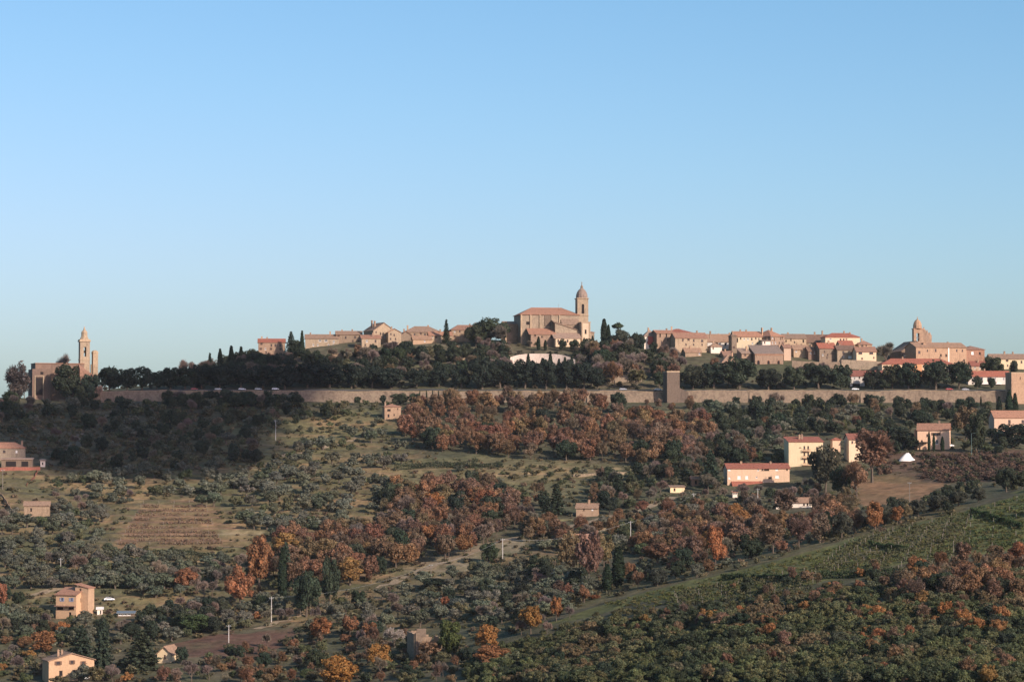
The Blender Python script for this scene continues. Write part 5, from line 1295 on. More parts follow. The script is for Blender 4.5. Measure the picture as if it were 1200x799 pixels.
# trees in front of the cathedral
for i, (px, base, top, w) in enumerate([(631, 410, 394, 6), (639, 412, 398, 5), (659, 410, 396, 11), (673, 410, 397, 13), (686, 412, 395, 9), (694.5, 412, 393, 5)]):
    plant('cypress' if w < 8 else 'holm', px, base, w, base - top, '%s dark tree from the left in the row before the cathedral' % ['first', 'second', 'third', 'fourth', 'fifth', 'sixth'][i], Y=1597)
for i, (px, top, w) in enumerate([(606, 428, 6), (619, 414, 7), (624, 422, 7), (636, 419, 9), (645, 413, 7), (655, 420, 7), (662, 418, 7), (670, 416, 6)]):
    plant('cypress', px, 445, w, 445 - top, '%s cypress from the left in front of the whitewashed wall' % ['first', 'second', 'third', 'fourth', 'fifth', 'sixth', 'seventh', 'eighth'][i], Y=1553)
# the holm oaks lining the wall on the right
row = [(812, 30, 30), (836, 34, 33), (866, 40, 40), (900, 28, 26), (930, 28, 29), (959, 32, 31), (986, 24, 30), (1023, 22, 24), (1045, 26, 31), (1064, 28, 33), (1096, 34, 36), (1123, 28, 35), (1074, 14, 20), (1036, 14, 14), (1145, 12, 18), (1162, 10, 15)]
row.sort()
_u = ['', 'first', 'second', 'third', 'fourth', 'fifth', 'sixth', 'seventh', 'eighth', 'ninth']
_t = {2: 'twent', 3: 'thirt', 4: 'fort', 5: 'fift', 6: 'sixt', 7: 'sevent', 8: 'eight', 9: 'ninet'}
ordn = ['first', 'second', 'third', 'fourth', 'fifth', 'sixth', 'seventh', 'eighth', 'ninth', 'tenth', 'eleventh', 'twelfth', 'thirteenth', 'fourteenth', 'fifteenth', 'sixteenth', 'seventeenth', 'eighteenth']
for i, (px, w, h) in enumerate(row):
    plant('holm', px, 458, w * 1.18, h * 1.04, 'round holm oak on the wall terrace, %s to the right of the lone tower' % ordn[i], Y=1521 + (i % 2) * 3)
for i, (px, w, h) in enumerate([(700, 20, 28), (684, 22, 34), (664, 24, 36), (640, 26, 36), (615, 28, 37), (586, 34, 36), (565, 30, 37), (541, 20, 26), (514, 22, 25), (488, 22, 26), (458, 30, 26), (436, 26, 30), (412, 28, 32), (386, 30, 30), (360, 30, 32), (334, 30, 30), (308, 28, 30), (282, 28, 30), (258, 28, 30), (236, 26, 30)]):
    plant('holm', px, 458, w * 1.36, h * 1.05, 'dark evergreen on the wall terrace, %s left of the olive-brown tree' % (ordn + ['nineteenth', 'twentieth'])[i], Y=1521 + (i % 3) * 2, col=(0.027, 0.037, 0.027))
plant('fading', 746, 458, 24, 27, 'olive-brown leafy tree on the wall terrace left of the lone tower', Y=1520, col=(0.12, 0.105, 0.05))
plant('fading', 720, 456, 26, 34, 'thin brown tree on the terrace, left of the olive-brown one', Y=1530)
plant('holm', 772, 458, 18, 24, 'dark tree touching the left side of the lone tower', Y=1524)
# below the wall
for i, px in enumerate((492, 500, 507, 514, 522)):
    plant('cypress', px, 479, 2.6, 22, 'thin post-like cypress below the wall, %s of five from the left' % ordn[i], Y=1470)
plant('holm', 468, 474, 26, 14, 'dark bushy tree behind the small stone cottage', Y=1482)
plant('holm', 487, 476, 18, 16, 'dark bush beside the five thin cypresses', Y=1480)
plant('holm', 816, 488, 14, 16, 'round dark bush below the wall right of the lone tower')
plant('holm', 759, 492, 18, 14, 'round dark bush below the wall left of the lone tower')
for i, (px, h) in enumerate([(1129, 10), (1141, 10), (1149, 13)]):
    plant('cypress', px, 477, 3, h, 'tiny cypress at the wall foot, %s of three from the left' % ordn[i], Y=1470)
for i, (px, w, h) in enumerate([(1170, 9, 22), (1182, 11, 30), (1189, 9, 26)]):
    plant('cypress', px, 486, w, h, 'dark cypress under the right-edge tower, %s of three from the left' % ordn[i], Y=1420)
plant('cedar', 832, 572, 30, 46, 'tall dark conifer left of the long cream house', Y=1225)
plant('holm', 966, 580, 46, 60, 'large dark leafy tree right of the four-storey house', Y=1205, col=(0.075, 0.07, 0.045))
plant('holm', 985, 588, 30, 44, 'dark green tree below the large one by the four-storey house', Y=1190)
plant('fading', 1021, 562, 54, 62, 'broad thin russet tree in front of the hidden cream house', Y=1225)
plant('fading', 1003, 588, 34, 50, 'half-bare brown tree on the edge of the orange bank', Y=1180)
plant('russet', 1132, 512, 36, 38, 'large russet tree right of the salmon villa', Y=1335)
plant('holm', 1143, 532, 26, 50, 'dark evergreen beside the lamp post right of the salmon villa', Y=1275)
plant('holm', 1186, 522, 50, 26, 'spreading dark tree in front of the right-edge salmon house', Y=1300)
plant('holm', 1055, 524, 36, 24, 'dark bush left of the salmon villa', Y=1300)
for i, (px, w, h) in enumerate([(1088, 4.5, 19), (1093.5, 4.5, 17), (1103.5, 6, 13)]):
    plant('cypress', px, 524, w, h, 'small cypress on the front of the salmon villa, %s of three from the left' % ordn[i], Y=1283)
plant('holm', 1178, 582, 26, 36, 'dark conical evergreen above the right-hand vineyard', Y=985)
plant('holm', 1196, 580, 22, 30, 'dark evergreen at the right edge above the vineyard', Y=985)
plant('cedar', 652, 612, 28, 46, 'tall dark conifer left of the small ochre cottage', Y=1165, proto='fir')
plant('cedar', 641, 613, 20, 30, 'shorter conifer pressed against the tall one by the ochre cottage', Y=1160)
plant('holm', 714, 606, 24, 26, 'dark round tree right of the small ochre cottage', Y=1160)
for i, (px, base, w, h) in enumerate([(711, 712, 15, 52), (724, 706, 19, 66)]):
    plant('cypress', px, base, w, h, ['darker and shorter of the two great cypresses in mid slope', 'taller of the two great cypresses in mid slope'][i], Y=[915, 925][i])
plant('holm', 676, 716, 32, 40, 'dark green tree left of the two great cypresses', Y=930)
plant('russet', 690, 712, 36, 92, 'very tall russet tree behind the two great cypresses', Y=955)
plant('russet', 668, 660, 34, 40, 'russet crown overlapping the pink-roofed cottage', Y=1010)
plant('russet', 707, 666, 30, 44, 'rust tree just right of the pink-roofed cottage', Y=1000)
plant('orange', 697, 720, 16, 20, 'small orange tree at the foot of the great cypresses', Y=905)
plant('orange', 738, 706, 20, 48, 'orange tree with pale trunk right of the great cypresses', Y=935, col=(0.3, 0.15, 0.07))
plant('orange', 838, 670, 28, 56, 'tall orange tree with bare trunk at the meadow edge', Y=905, col=(0.38, 0.15, 0.06))
plant('holm', 770, 690, 26, 26, 'grey-green round tree at the lower meadow edge', Y=900, col=(0.06, 0.065, 0.05))
plant('olive', 815, 684, 22, 24, 'pale green leafy tree under the meadow trees', Y=895)
plant('olive', 863, 680, 14, 20, 'small pale green tree alone at the meadow edge', Y=890)
plant('holm', 880, 668, 30, 36, 'dark evergreen right of the tall orange tree', Y=915)
plant('holm', 800, 680, 30, 40, 'dark evergreen left of the tall orange tree', Y=930)
plant('russet', 770, 668, 40, 34, 'brown russet tree on the bank above the meadow edge', Y=985)
for i, (px, base, w, h, kd) in enumerate([(905, 652, 36, 40, 'fading'), (935, 646, 34, 44, 'fading'), (960, 640, 30, 40, 'fading'), (985, 632, 28, 34, 'holm'), (1024, 624, 26, 38, 'orange'), (1050, 618, 20, 26, 'orange'), (1000, 628, 26, 34, 'fading'), (968, 638, 16, 40, 'cypress'), (1036, 622, 26, 32, 'holm'), (1075, 612, 26, 28, 'holm'), (1098, 606, 28, 28, 'holm'), (1122, 600, 26, 26, 'holm'), (1145, 592, 24, 22, 'holm')]):
    plant(kd, px, base, w, h, None, Y=925 + 3 * i, col=(0.068, 0.07, 0.05) if kd == 'holm' else ((0.33, 0.15, 0.06) if kd == 'orange' else None))
plant('fading', 918, 612, 34, 40, 'russet-brown tree half hiding the pale cottage', Y=1110)
plant('bare', 880, 606, 24, 26, 'leafless tree left of the pale cottage', Y=1120)
# left and lower left
plant('orange', 217, 692, 32, 28, 'round orange-brown tree alone among the left olives', col=(0.34, 0.15, 0.07))
plant('orange', 281, 712, 38, 54, 'tall egg-shaped orange tree, biggest in the left half', col=(0.36, 0.155, 0.07))
plant('orange', 304, 686, 36, 60, 'orange-brown tree uphill right of the tall egg-shaped one', col=(0.3, 0.14, 0.06))
plant('orange', 2, 716, 16, 32, 'orange tree cut by the left edge', col=(0.34, 0.14, 0.07))
plant('russet', 50, 766, 36, 28, 'rusty tree behind the cream gabled farmhouse', col=(0.27, 0.13, 0.06))
plant('cedar', 120, 784, 32, 58, 'tall broad conifer between farmhouse and barn', col=(0.05, 0.068, 0.045))
plant('cedar', 95, 772, 36, 40, 'wide conifer behind the cream gabled farmhouse', col=(0.05, 0.068, 0.045))
plant('cedar', 166, 784, 52, 48, 'broad flat-tiered cedar left of the sunlit barn', col=(0.062, 0.075, 0.045))
plant('cypress', 332, 690, 14, 50, 'dark column tree in the centre-left wood', Y=1010)
plant('cedar', 336, 674, 24, 40, 'green conifer behind the dark column tree', Y=1040)
plant('holm', 230, 742, 46, 24, 'wide bright green bush above the brown field', col=(0.06, 0.085, 0.035))
plant('holm', 388, 690, 26, 40, 'dark tree in the middle of the russet wood', Y=1000)
plant('holm', 360, 700, 36, 34, 'dark evergreen at the lower edge of the russet wood', Y=985)
plant('orange', 572, 764, 34, 34, 'round golden-orange tree right of the roofless ruin', col=(0.37, 0.17, 0.05))
plant('orange', 576, 782, 50, 28, 'low orange-brown tree under the golden one', col=(0.33, 0.15, 0.06))
plant('orange', 445, 786, 34, 34, 'yellow-orange tree in the lower middle', col=(0.38, 0.19, 0.055))
plant('orange', 394, 806, 52, 40, 'wide orange tree at the bottom edge', col=(0.36, 0.17, 0.045))
plant('orange', 376, 752, 30, 30, 'rust-orange tree below the pale track', col=(0.33, 0.14, 0.055))
plant('orange', 410, 746, 22, 26, 'small rust tree right of the rust-orange one below the track', col=(0.28, 0.13, 0.06))
plant('orange', 433, 750, 20, 22, 'rusty tree by the upper fork of the lower thicket', col=(0.27, 0.13, 0.06))
plant('orange', 622, 742, 30, 34, 'ochre-orange tree left of the dark green one', col=(0.32, 0.16, 0.045))
plant('orange', 652, 728, 16, 30, 'narrow orange tree between ochre tree and dark green tree', col=(0.34, 0.15, 0.055))
plant('orange', 522, 716, 12, 18, 'small red-orange tree on the olive slope', col=(0.34, 0.13, 0.06))
plant('holm', 527, 770, 36, 46, 'green ivy-clad tree growing over the roofless ruin', col=(0.075, 0.09, 0.03))
plant('holm', 480, 764, 10, 26, 'dark bush on the left wall of the ruin')
plant('fading', 503, 776, 30, 26, 'brown thin tree in front of the roofless ruin')
plant('shrub', 512, 772, 26, 12, 'green bush sprawling before the low front of the ruin')
plant('shrub', 70, 803, 26, 12, 'low bush before the left corner of the cream gabled farmhouse')
plant('fading', 112, 806, 24, 26, 'brown thin tree at the right corner of the cream gabled farmhouse')
plant('olive', 97, 801, 30, 24, 'grey-green olive half hiding the cream gabled farmhouse')
plant('bare', 462, 758, 28, 24, 'pale bare tree left of the ruin', col=(0.3, 0.25, 0.21))
plant('holm', 573, 660, 26, 26, 'dark round tree beside the pale earth track')
plant('holm', 510, 690, 34, 14, 'dark dense hedge-like tree on the olive slope')
plant('holm', 75, 548, 16, 22, 'dark square-topped evergreen right of the small white hut')

# --- sown stands
SOWN = []
def sow(poly, mix, n, gap, size, yr=(560, 1740), seed=1, aspect=(0.85, 1.2), rows=False):
    """plants spread over a photo outline, standing on the ground there; mix: {kind: share}; size: height range in metres"""
    rg = np.random.default_rng(seed); P = np.array(poly, float); lo, hi = P.min(0), P.max(0)
    mult = 40 if rows else 9; px = rg.uniform(lo[0], hi[0], n * mult); py = rg.uniform(lo[1], hi[1], n * mult)
    ok = in_poly(P, px, py); px, py = px[ok], py[ok]
    x, y, z = hit(px, py); ok = ~np.isnan(y) & (y > yr[0]) & (y < yr[1])
    kinds = list(mix); w = np.array([mix[k_] for k_ in kinds], float); w /= w.sum()
    spots = []; made = 0
    for a, b, qx, qy in zip(x[ok], y[ok], px[ok], py[ok]):
        if made >= n: break
        if rows and not 0.12 < fr[min(len(YS) - 1, np.searchsorted(YS, b)), min(len(XS) - 1, np.searchsorted(XS, a))] < 0.42: continue
        if any((a - t_[0]) ** 2 + (b - t_[1]) ** 2 < t_[2] ** 2 for t_ in TAKEN): continue
        if any(f[0] - 2 < qx < f[1] + 2 and f[2] - 4 < qy < f[3] + 3 and b < f[4] + 6 for f in FOOT): continue
        if any((a - s_[0]) ** 2 + ((b - s_[1])) ** 2 < gap * gap for s_ in spots): continue
        spots.append((a, b)); kd = kinds[rg.choice(len(kinds), p=w)]
        hgt = rg.uniform(*size) * {'olive': 0.82, 'shrub': 0.62, 'autumn': 0.66, 'cypress': 1.4}.get(kd, 1.0)
        if any(f[0] - 3 < qx < f[1] + 3 and qy > f[3] and qy - hgt * F / b < (f[2] + f[3]) / 2 and b < f[4] for f in FOOT): continue
        wid = hgt * {'olive': 1.32, 'shrub': 1.4, 'autumn': 1.35, 'oak': 0.9, 'cypress': 0.2, 'bare': 0.85, 'fading': 0.75, 'cedar': 0.65}.get(kd, 0.95) * rg.uniform(*aspect)
        SOWN.append((SHORT[kd], a, b, hgt, wid)); made += 1
    return spots

# shaded upper left slope
sow([(0, 472), (110, 476), (240, 479), (330, 474), (430, 478), (400, 492), (310, 500), (300, 545), (180, 562), (70, 548), (60, 530), (0, 512)], {'holm': 4, 'bare': 0.5, 'shrub': 5, 'olive': 3}, 200, 5.5, (5, 8.5), seed=11)
sow([(150, 505), (230, 500), (300, 490), (305, 540), (160, 540)], {'fading': 2, 'bare': 1, 'holm': 1}, 14, 7, (6, 9), seed=12)
sow([(0, 468), (40, 472), (40, 490), (0, 500)], {'bare': 2, 'holm': 2}, 12, 6, (5, 8), seed=13)
# grassy upper slope, terraces of olives
sow([(330, 482), (450, 480), (452, 500), (400, 512), (330, 510)], {'shrub': 3, 'olive': 1}, 26, 7, (3, 5), seed=14)
sow([(70, 560), (310, 545), (400, 505), (470, 515), (470, 565), (420, 620), (300, 640), (275, 600), (160, 582), (60, 578)], {'olive': 6, 'shrub': 1}, 225, 4.6, (6, 9), seed=15, rows=True)
sow([(0, 606), (125, 600), (128, 645), (262, 662), (250, 690), (200, 705), (110, 690), (0, 700)], {'olive': 6, 'shrub': 1.2, 'bare': 0.4}, 185, 4.6, (6, 9), seed=16, rows=True)
sow([(0, 700), (62, 726), (130, 730), (200, 715), (330, 705), (340, 728), (200, 752), (60, 760), (0, 760)], {'olive': 3, 'shrub': 3, 'holm': 1.4, 'autumn': 0.8, 'bare': 1}, 120, 5, (5, 7.5), seed=17)
sow([(200, 680), (300, 660), (340, 700), (260, 720)], {'bare': 3, 'shrub': 2, 'fading': 2}, 24, 6, (5, 7.5), seed=18)
sow([(60, 580), (160, 582), (150, 600), (62, 602)], {'olive': 3, 'bare': 1}, 16, 6, (4, 6), seed=19)
# russet woods
sow([(472, 482), (520, 476), (620, 474), (700, 476), (760, 496), (830, 505), (838, 530), (800, 552), (745, 548), (690, 540), (600, 540), (540, 532), (480, 528), (460, 505)], {'russet': 7, 'fading': 3, 'holm': 0.8}, 170, 5.6, (8.5, 13), seed=20)
sow([(465, 575), (560, 568), (605, 590), (612, 620), (540, 655), (470, 668), (420, 690), (340, 700), (300, 660), (330, 640), (430, 625)], {'russet': 7, 'fading': 3, 'holm': 1.3, 'orange': 0.35, 'bare': 1}, 160, 5.4, (7.5, 12), seed=21)
sow([(600, 605), (640, 615), (700, 615), (760, 600), (850, 590), (850, 625), (780, 655), (700, 650), (620, 650)], {'fading': 2, 'russet': 2, 'olive': 2, 'shrub': 2, 'bare': 1.5}, 100, 5.6, (6, 9.5), seed=22)
sow([(780, 640), (850, 605), (900, 612), (960, 604), (1000, 600), (1010, 612), (960, 625), (880, 645), (800, 668)], {'russet': 4, 'fading': 4, 'orange': 0.8, 'bare': 1.4}, 60, 5.4, (8, 11.5), seed=23)
sow([(700, 560), (780, 552), (850, 535), (850, 580), (800, 585), (720, 600), (690, 590)], {'holm': 2, 'bare': 2, 'shrub': 3, 'fading': 1}, 70, 5.5, (5.5, 9), seed=24)
sow([(780, 506), (920, 506), (920, 545), (850, 545), (800, 552)], {'bare': 2, 'fading': 1, 'holm': 3, 'shrub': 3, 'olive': 2}, 80, 5.6, (6, 9.5), seed=25)
sow([(800, 478), (1000, 476), (1160, 478), (1160, 500), (1070, 500), (1060, 515), (930, 510), (820, 500)], {'holm': 5, 'shrub': 3, 'olive': 1.5, 'fading': 0.8, 'bare': 1}, 170, 5.6, (5.5, 9.5), seed=26)
sow([(600, 474), (800, 474), (800, 484), (600, 482)], {'shrub': 2, 'russet': 1}, 14, 7, (3, 6), seed=27)
sow([(500, 545), (640, 545), (760, 552), (700, 570), (560, 566)], {'shrub': 4, 'olive': 1}, 36, 7, (3, 5), seed=28)
sow([(590, 570), (640, 580), (640, 605), (600, 605)], {'holm': 2, 'fading': 2, 'shrub': 2}, 14, 6, (5, 7.5), seed=29)
# olives of the lower middle
sow([(345, 715), (450, 700), (560, 668), (690, 655), (690, 700), (640, 725), (540, 728), (480, 738), (440, 745), (350, 745)], {'olive': 7, 'shrub': 1.5, 'bare': 0.7, 'holm': 0.6}, 120, 4.8, (5.4, 8), seed=30, rows=True)
sow([(560, 705), (660, 690), (680, 720), (640, 745), (560, 750)], {'olive': 3, 'holm': 1, 'shrub': 2, 'bare': 1}, 40, 5, (4.5, 6.5), seed=31)
# thicket along the bottom left
sow([(0, 765), (50, 770), (50, 799), (0, 799)], {'bare': 2, 'shrub': 3, 'autumn': 2}, 16, 4.5, (4, 6), seed=32)
sow([(110, 785), (230, 772), (360, 745), (480, 742), (480, 772), (560, 772), (560, 805), (110, 805)], {'autumn': 2.4, 'shrub': 3.4, 'fading': 2.4, 'holm': 1, 'bare': 1.4}, 120, 4.6, (4, 7), seed=33)
# bank and scrub right of the houses
sow([(870, 578), (960, 575), (1000, 590), (960, 604), (870, 604)], {'bare': 2, 'fading': 2, 'holm': 1, 'shrub': 1}, 26, 6, (5, 7.5), seed=34)
sow([(800, 585), (905, 580), (905, 600), (850, 604), (800, 604)], {'olive': 2, 'shrub': 2, 'bare': 1}, 22, 6, (4, 6), seed=35)
sow([(1030, 600), (1080, 590), (1140, 572), (1200, 566), (1200, 572), (1120, 590)], {'shrub': 3, 'holm': 2}, 22, 6, (4, 7), seed=36)
sow([(1000, 510), (1070, 520), (1070, 532), (1000, 535)], {'holm': 2, 'fading': 1}, 10, 7, (5, 8), seed=37)
sow([(1120, 500), (1165, 505), (1200, 525), (1200, 535), (1110, 530)], {'holm': 2, 'shrub': 2}, 16, 7, (4, 7), seed=38)
# around the town
sow([(240, 440), (300, 426), (420, 412), (590, 410), (600, 440), (480, 450), (240, 452)], {'holm': 5, 'bare': 3, 'shrub': 2, 'fading': 1.4}, 150, 6.2, (6, 11), seed=39)
sow([(690, 412), (760, 416), (850, 428), (850, 446), (700, 450)], {'bare': 5, 'holm': 3, 'fading': 2}, 100, 6, (8, 13), seed=40)
sow([(340, 408), (470, 402), (520, 402), (520, 412), (340, 418)], {'bare': 2, 'holm': 2}, 26, 8, (4, 7), seed=41)
sow([(925, 418), (985, 432), (985, 442), (925, 442)], {'bare': 3, 'holm': 1}, 16, 7, (6, 9), seed=42)
sow([(597, 405), (700, 405), (700, 411), (597, 411)], {'bare': 2, 'shrub': 2}, 20, 6, (3, 5), seed=43)
sow([(575, 440), (700, 440), (700, 450), (575, 450)], {'bare': 1, 'holm': 4}, 34, 6, (5, 8), seed=44)
sow([(675, 415), (700, 415), (700, 440), (675, 440)], {'bare': 2, 'holm': 3}, 14, 6, (6, 9), seed=144)
sow([(560, 412), (592, 412), (592, 440), (560, 440)], {'bare': 1, 'holm': 3}, 14, 6, (6, 9), seed=145)
sow([(232, 446), (330, 430), (345, 440), (240, 452)], {'holm': 5, 'bare': 1}, 34, 6, (9, 13), seed=50)
sow([(345, 412), (470, 404), (520, 404), (520, 414), (345, 424)], {'bare': 3, 'holm': 5, 'fading': 1}, 80, 5, (6.5, 10), seed=51)
sow([(196, 473.5), (350, 473.5), (350, 479), (196, 479)], {'holm': 4, 'shrub': 2, 'bare': 1}, 60, 4.5, (6, 10), seed=52)
sow([(90, 473), (200, 474), (200, 479), (90, 478)], {'holm': 2, 'shrub': 3}, 22, 5, (3.5, 6.5), seed=54)
sow([(350, 473), (460, 473), (460, 479), (350, 479)], {'shrub': 3, 'holm': 1}, 16, 6, (3, 6), seed=53)
# macchia of the near slope: the larger bushes one by one
mac = [(560, 770), (640, 752), (700, 734), (780, 724), (870, 716), (960, 702), (1040, 690), (1100, 680), (1200, 668), (1200, 805), (540, 805)]
sow([(1050, 682), (1090, 670), (1200, 658), (1200, 712), (1060, 712)], {'russet': 3, 'fading': 3, 'holm': 1, 'orange': 0.6}, 46, 4.6, (6, 9), seed=45)
for i, (ax, ay, n_, kk) in enumerate([(905, 720, 9, 'autumn'), (890, 745, 6, 'orange'), (915, 770, 5, 'autumn'), (1020, 735, 8, 'autumn'), (1045, 755, 8, 'orange'), (1100, 735, 7, 'autumn'), (1150, 740, 8, 'orange'), (1010, 720, 6, 'orange'), (1130, 700, 6, 'autumn'), (740, 738, 3, 'orange'), (770, 735, 5, 'autumn'), (1040, 780, 7, 'autumn'), (1160, 790, 6, 'autumn'), (960, 705, 6, 'russet'), (1085, 715, 5, 'orange'), (820, 740, 5, 'russet')]):
    sow([(ax - 28, ay - 10), (ax + 28, ay - 12), (ax + 30, ay + 12), (ax - 26, ay + 12)], {kk: 3, 'autumn': 1, 'fading': 1}, n_, 3.4, (3.5, 6), seed=200 + i)
sow([(860, 694), (960, 676), (1040, 664), (1060, 690), (900, 714)], {'fading': 2, 'autumn': 2, 'shrub': 3, 'holm': 1}, 26, 4, (3.5, 6), seed=55)
sow([(690, 716), (800, 700), (980, 650), (1110, 622), (1110, 640), (960, 672), (800, 712)], {'shrub': 3, 'autumn': 1, 'olive': 1}, 14, 8, (2.5, 4), seed=56)
sow(mac, {'autumn': 1}, 26, 5.0, (3, 5.5), seed=46)
sow(mac, {'orange': 0.6, 'russet': 0.8, 'fading': 1.2, 'holm': 3}, 60, 6.5, (3.4, 6), seed=47)
sow(mac, {'shrub': 1}, 190, 4.2, (4, 8), seed=48)
sow([(600, 735), (700, 704), (860, 664), (1000, 628), (1120, 600), (1120, 588), (1000, 612), (860, 640), (700, 680), (600, 712)], {'shrub': 2, 'fading': 2, 'holm': 1.4, 'russet': 1, 'olive': 1}, 60, 5, (4, 8), seed=49)

REST = []
for nm in KIND:
    mine = sorted([s_ for s_ in SOWN if s_[0] == nm], key=lambda s_: -s_[3] * s_[4] / s_[2] ** 2)
    room = 300 - sum(1 for o in COL.objects if not o.parent and o.name.split('.')[0] == nm)
    for s_ in mine[:room]: plant_at(*s_)
    REST += mine[room:]

# ------------------------------------------------------------------ masses nobody could count
def mass(name, label, spots, kind, size, cols, cat, thin=1.0, wide=1.4, seed=5, patch=0.0):
    """joined low growth at many spots, coloured per spot"""
    rg = np.random.default_rng(seed); VV = []; TT = []; n = 0
    lst = PROTO[kind]
    for x, y in spots:
        cm, tmsh, om, V, Q, T, ph, pw = lst[rg.integers(len(lst))]
        nq = len(Q); kq = rg.choice(nq, max(8, int(nq * thin)), replace=False)
        v = V.reshape(-1, 4, 3)[kq].reshape(-1, 3); t_ = T.reshape(-1, 4, 3)[kq].reshape(-1, 3)
        hgt = rg.uniform(*size); sx = hgt * wide * rg.uniform(0.8, 1.25) / pw
        if thin < 1:   # fewer leaves, each larger, so that the clump stays closed
            q4 = v.reshape(-1, 4, 3); cc = q4.mean(1, keepdims=True); v = (cc + (q4 - cc) * min(4.0, thin ** -0.42)).reshape(-1, 3)
        a = rg.uniform(0, 6.283); c, s_ = math.cos(a), math.sin(a)
        p = np.c_[(v[:, 0] * c - v[:, 1] * s_) * sx + x, (v[:, 0] * s_ + v[:, 1] * c) * sx + y, v[:, 2] * hgt / ph + float(H(x, y)) - 0.05]
        ci = rg.integers(len(cols)) if patch == 0 else int(np.clip(vnoise(np.array([x]), np.array([y]), patch, 51)[0] * 1.5 - 0.25 + rg.normal(0, 0.12), 0, 0.999) * len(cols))
        col = np.array(cols[ci]) * rg.uniform(0.75, 1.25)
        VV.append(p); TT.append(t_ * col)
    VV = np.concatenate(VV); TT = np.concatenate(TT)
    me = np_mesh(name, VV, np.arange(len(VV)).reshape(-1, 4), [M['leaf']], tint=TT)
    return tag(mesh_obj(name, me), label, cat, kind='stuff')

def joined(name, label, recs, cat, thin=0.3, seed=6):
    rg = np.random.default_rng(seed); VV = []; TT = []
    for nm, x, y, hgt, wid in recs:
        cm, tmsh, om, V, Q, T, ph, pw = PROTO[PROTO_OF[nm]][rg.integers(len(PROTO[PROTO_OF[nm]]))]
        kq = rg.choice(len(Q), int(len(Q) * thin), replace=False); v = V.reshape(-1, 4, 3)[kq]; t_ = T.reshape(-1, 4, 3)[kq].reshape(-1, 3)
        cc = v.mean(1, keepdims=True); v = (cc + (v - cc) * thin ** -0.42).reshape(-1, 3)
        a = rg.uniform(0, 6.283); c, s_ = math.cos(a), math.sin(a)
        VV.append(np.c_[(v[:, 0] * c - v[:, 1] * s_) * wid / pw + x, (v[:, 0] * s_ + v[:, 1] * c) * wid / pw + y, v[:, 2] * hgt / ph + float(H(x, y))])
        TT.append(t_ * np.array(COLOUR[nm][rg.integers(len(COLOUR[nm]))]) * rg.uniform(0.8, 1.2))
    VV = np.concatenate(VV); TT = np.concatenate(TT)
    tag(mesh_obj(name, np_mesh(name, VV, np.arange(len(VV)).reshape(-1, 4), [M['leaf']], tint=TT)), label, cat, kind='stuff')
if REST: joined('hillside_thicket', 'small bushes and far trees filling the gaps of the hillside woods', REST, 'thicket')

def gn_mass(name, label, spots, kind, size, cols, cat, wide=1.4, seed=5, patch=38.0):
    """the same kind of growth as mass(), each clump a full-detail plant, as points with geometry nodes"""
    rg = np.random.default_rng(seed); n = len(spots); P = np.array(spots); lst = PROTO[kind]
    coll = bpy.data.collections.new(name + '_clumps')
    for i, pr in enumerate(lst):
        me = pr[0].copy(); me.materials.clear(); me.materials.append(M['leaf_mass'])
        coll.objects.link(bpy.data.objects.new('clump', me))
    ph = np.mean([pr[6] for pr in lst]); pw_ = np.mean([pr[7] for pr in lst])
    hgt = rg.uniform(*size, n); wid = hgt * wide * rg.uniform(0.8, 1.25, n)
    ci = np.clip((vnoise(P[:, 0], P[:, 1], patch, 51) * 1.5 - 0.25 + rg.normal(0, 0.12, n)), 0, 0.999) * len(cols)
    col = np.array(cols)[ci.astype(int)] * rg.uniform(0.75, 1.25, (n, 1))
    me = bpy.data.meshes.new(name); me.vertices.add(n); me.vertices.foreach_set('co', np.c_[P, H(P[:, 0], P[:, 1]) - 0.05].astype(np.float32).ravel())
    for an, ty, fld, val in (('plant_colour', 'FLOAT_COLOR', 'color', np.c_[col, np.ones(n)]), ('plant_scale', 'FLOAT_VECTOR', 'vector', np.c_[wid / pw_, wid / pw_, hgt / ph]),
                             ('plant_turn', 'FLOAT_VECTOR', 'vector', np.c_[np.zeros((n, 2)), rg.uniform(0, 6.283, n)])):
        at = me.attributes.new(an, ty, 'POINT'); at.data.foreach_set(fld, val.astype(np.float32).ravel())
    at = me.attributes.new('plant_pick', 'INT', 'POINT'); at.data.foreach_set('value', rg.integers(0, len(lst), n).astype(np.int32))
    me.update(); o = mesh_obj(name, me)
    g = bpy.data.node_groups.new(name, 'GeometryNodeTree'); g.interface.new_socket('Geometry', in_out='INPUT', socket_type='NodeSocketGeometry'); g.interface.new_socket('Geometry', in_out='OUTPUT', socket_type='NodeSocketGeometry')
    gi, go = g.nodes.new('NodeGroupInput'), g.nodes.new('NodeGroupOutput'); ip = g.nodes.new('GeometryNodeInstanceOnPoints'); cf = g.nodes.new('GeometryNodeCollectionInfo')
    cf.inputs['Collection'].default_value = coll; cf.inputs['Separate Children'].default_value = True; cf.inputs['Reset Children'].default_value = True
    ip.inputs['Pick Instance'].default_value = True
    L = g.links.new; L(gi.outputs[0], ip.inputs['Points']); L(cf.outputs[0], ip.inputs['Instance']); L(ip.outputs[0], go.inputs[0])
    for an, ty, sock in (('plant_scale', 'FLOAT_VECTOR', 'Scale'), ('plant_turn', 'FLOAT_VECTOR', 'Rotation'), ('plant_pick', 'INT', 'Instance Index')):
        na = g.nodes.new('GeometryNodeInputNamedAttribute'); na.data_type = ty; na.inputs[0].default_value = an
        L(na.outputs[0], ip.inputs[sock])
    o.modifiers.new('clumps', 'NODES').node_group = g
    return tag(o, label, cat, kind='stuff')

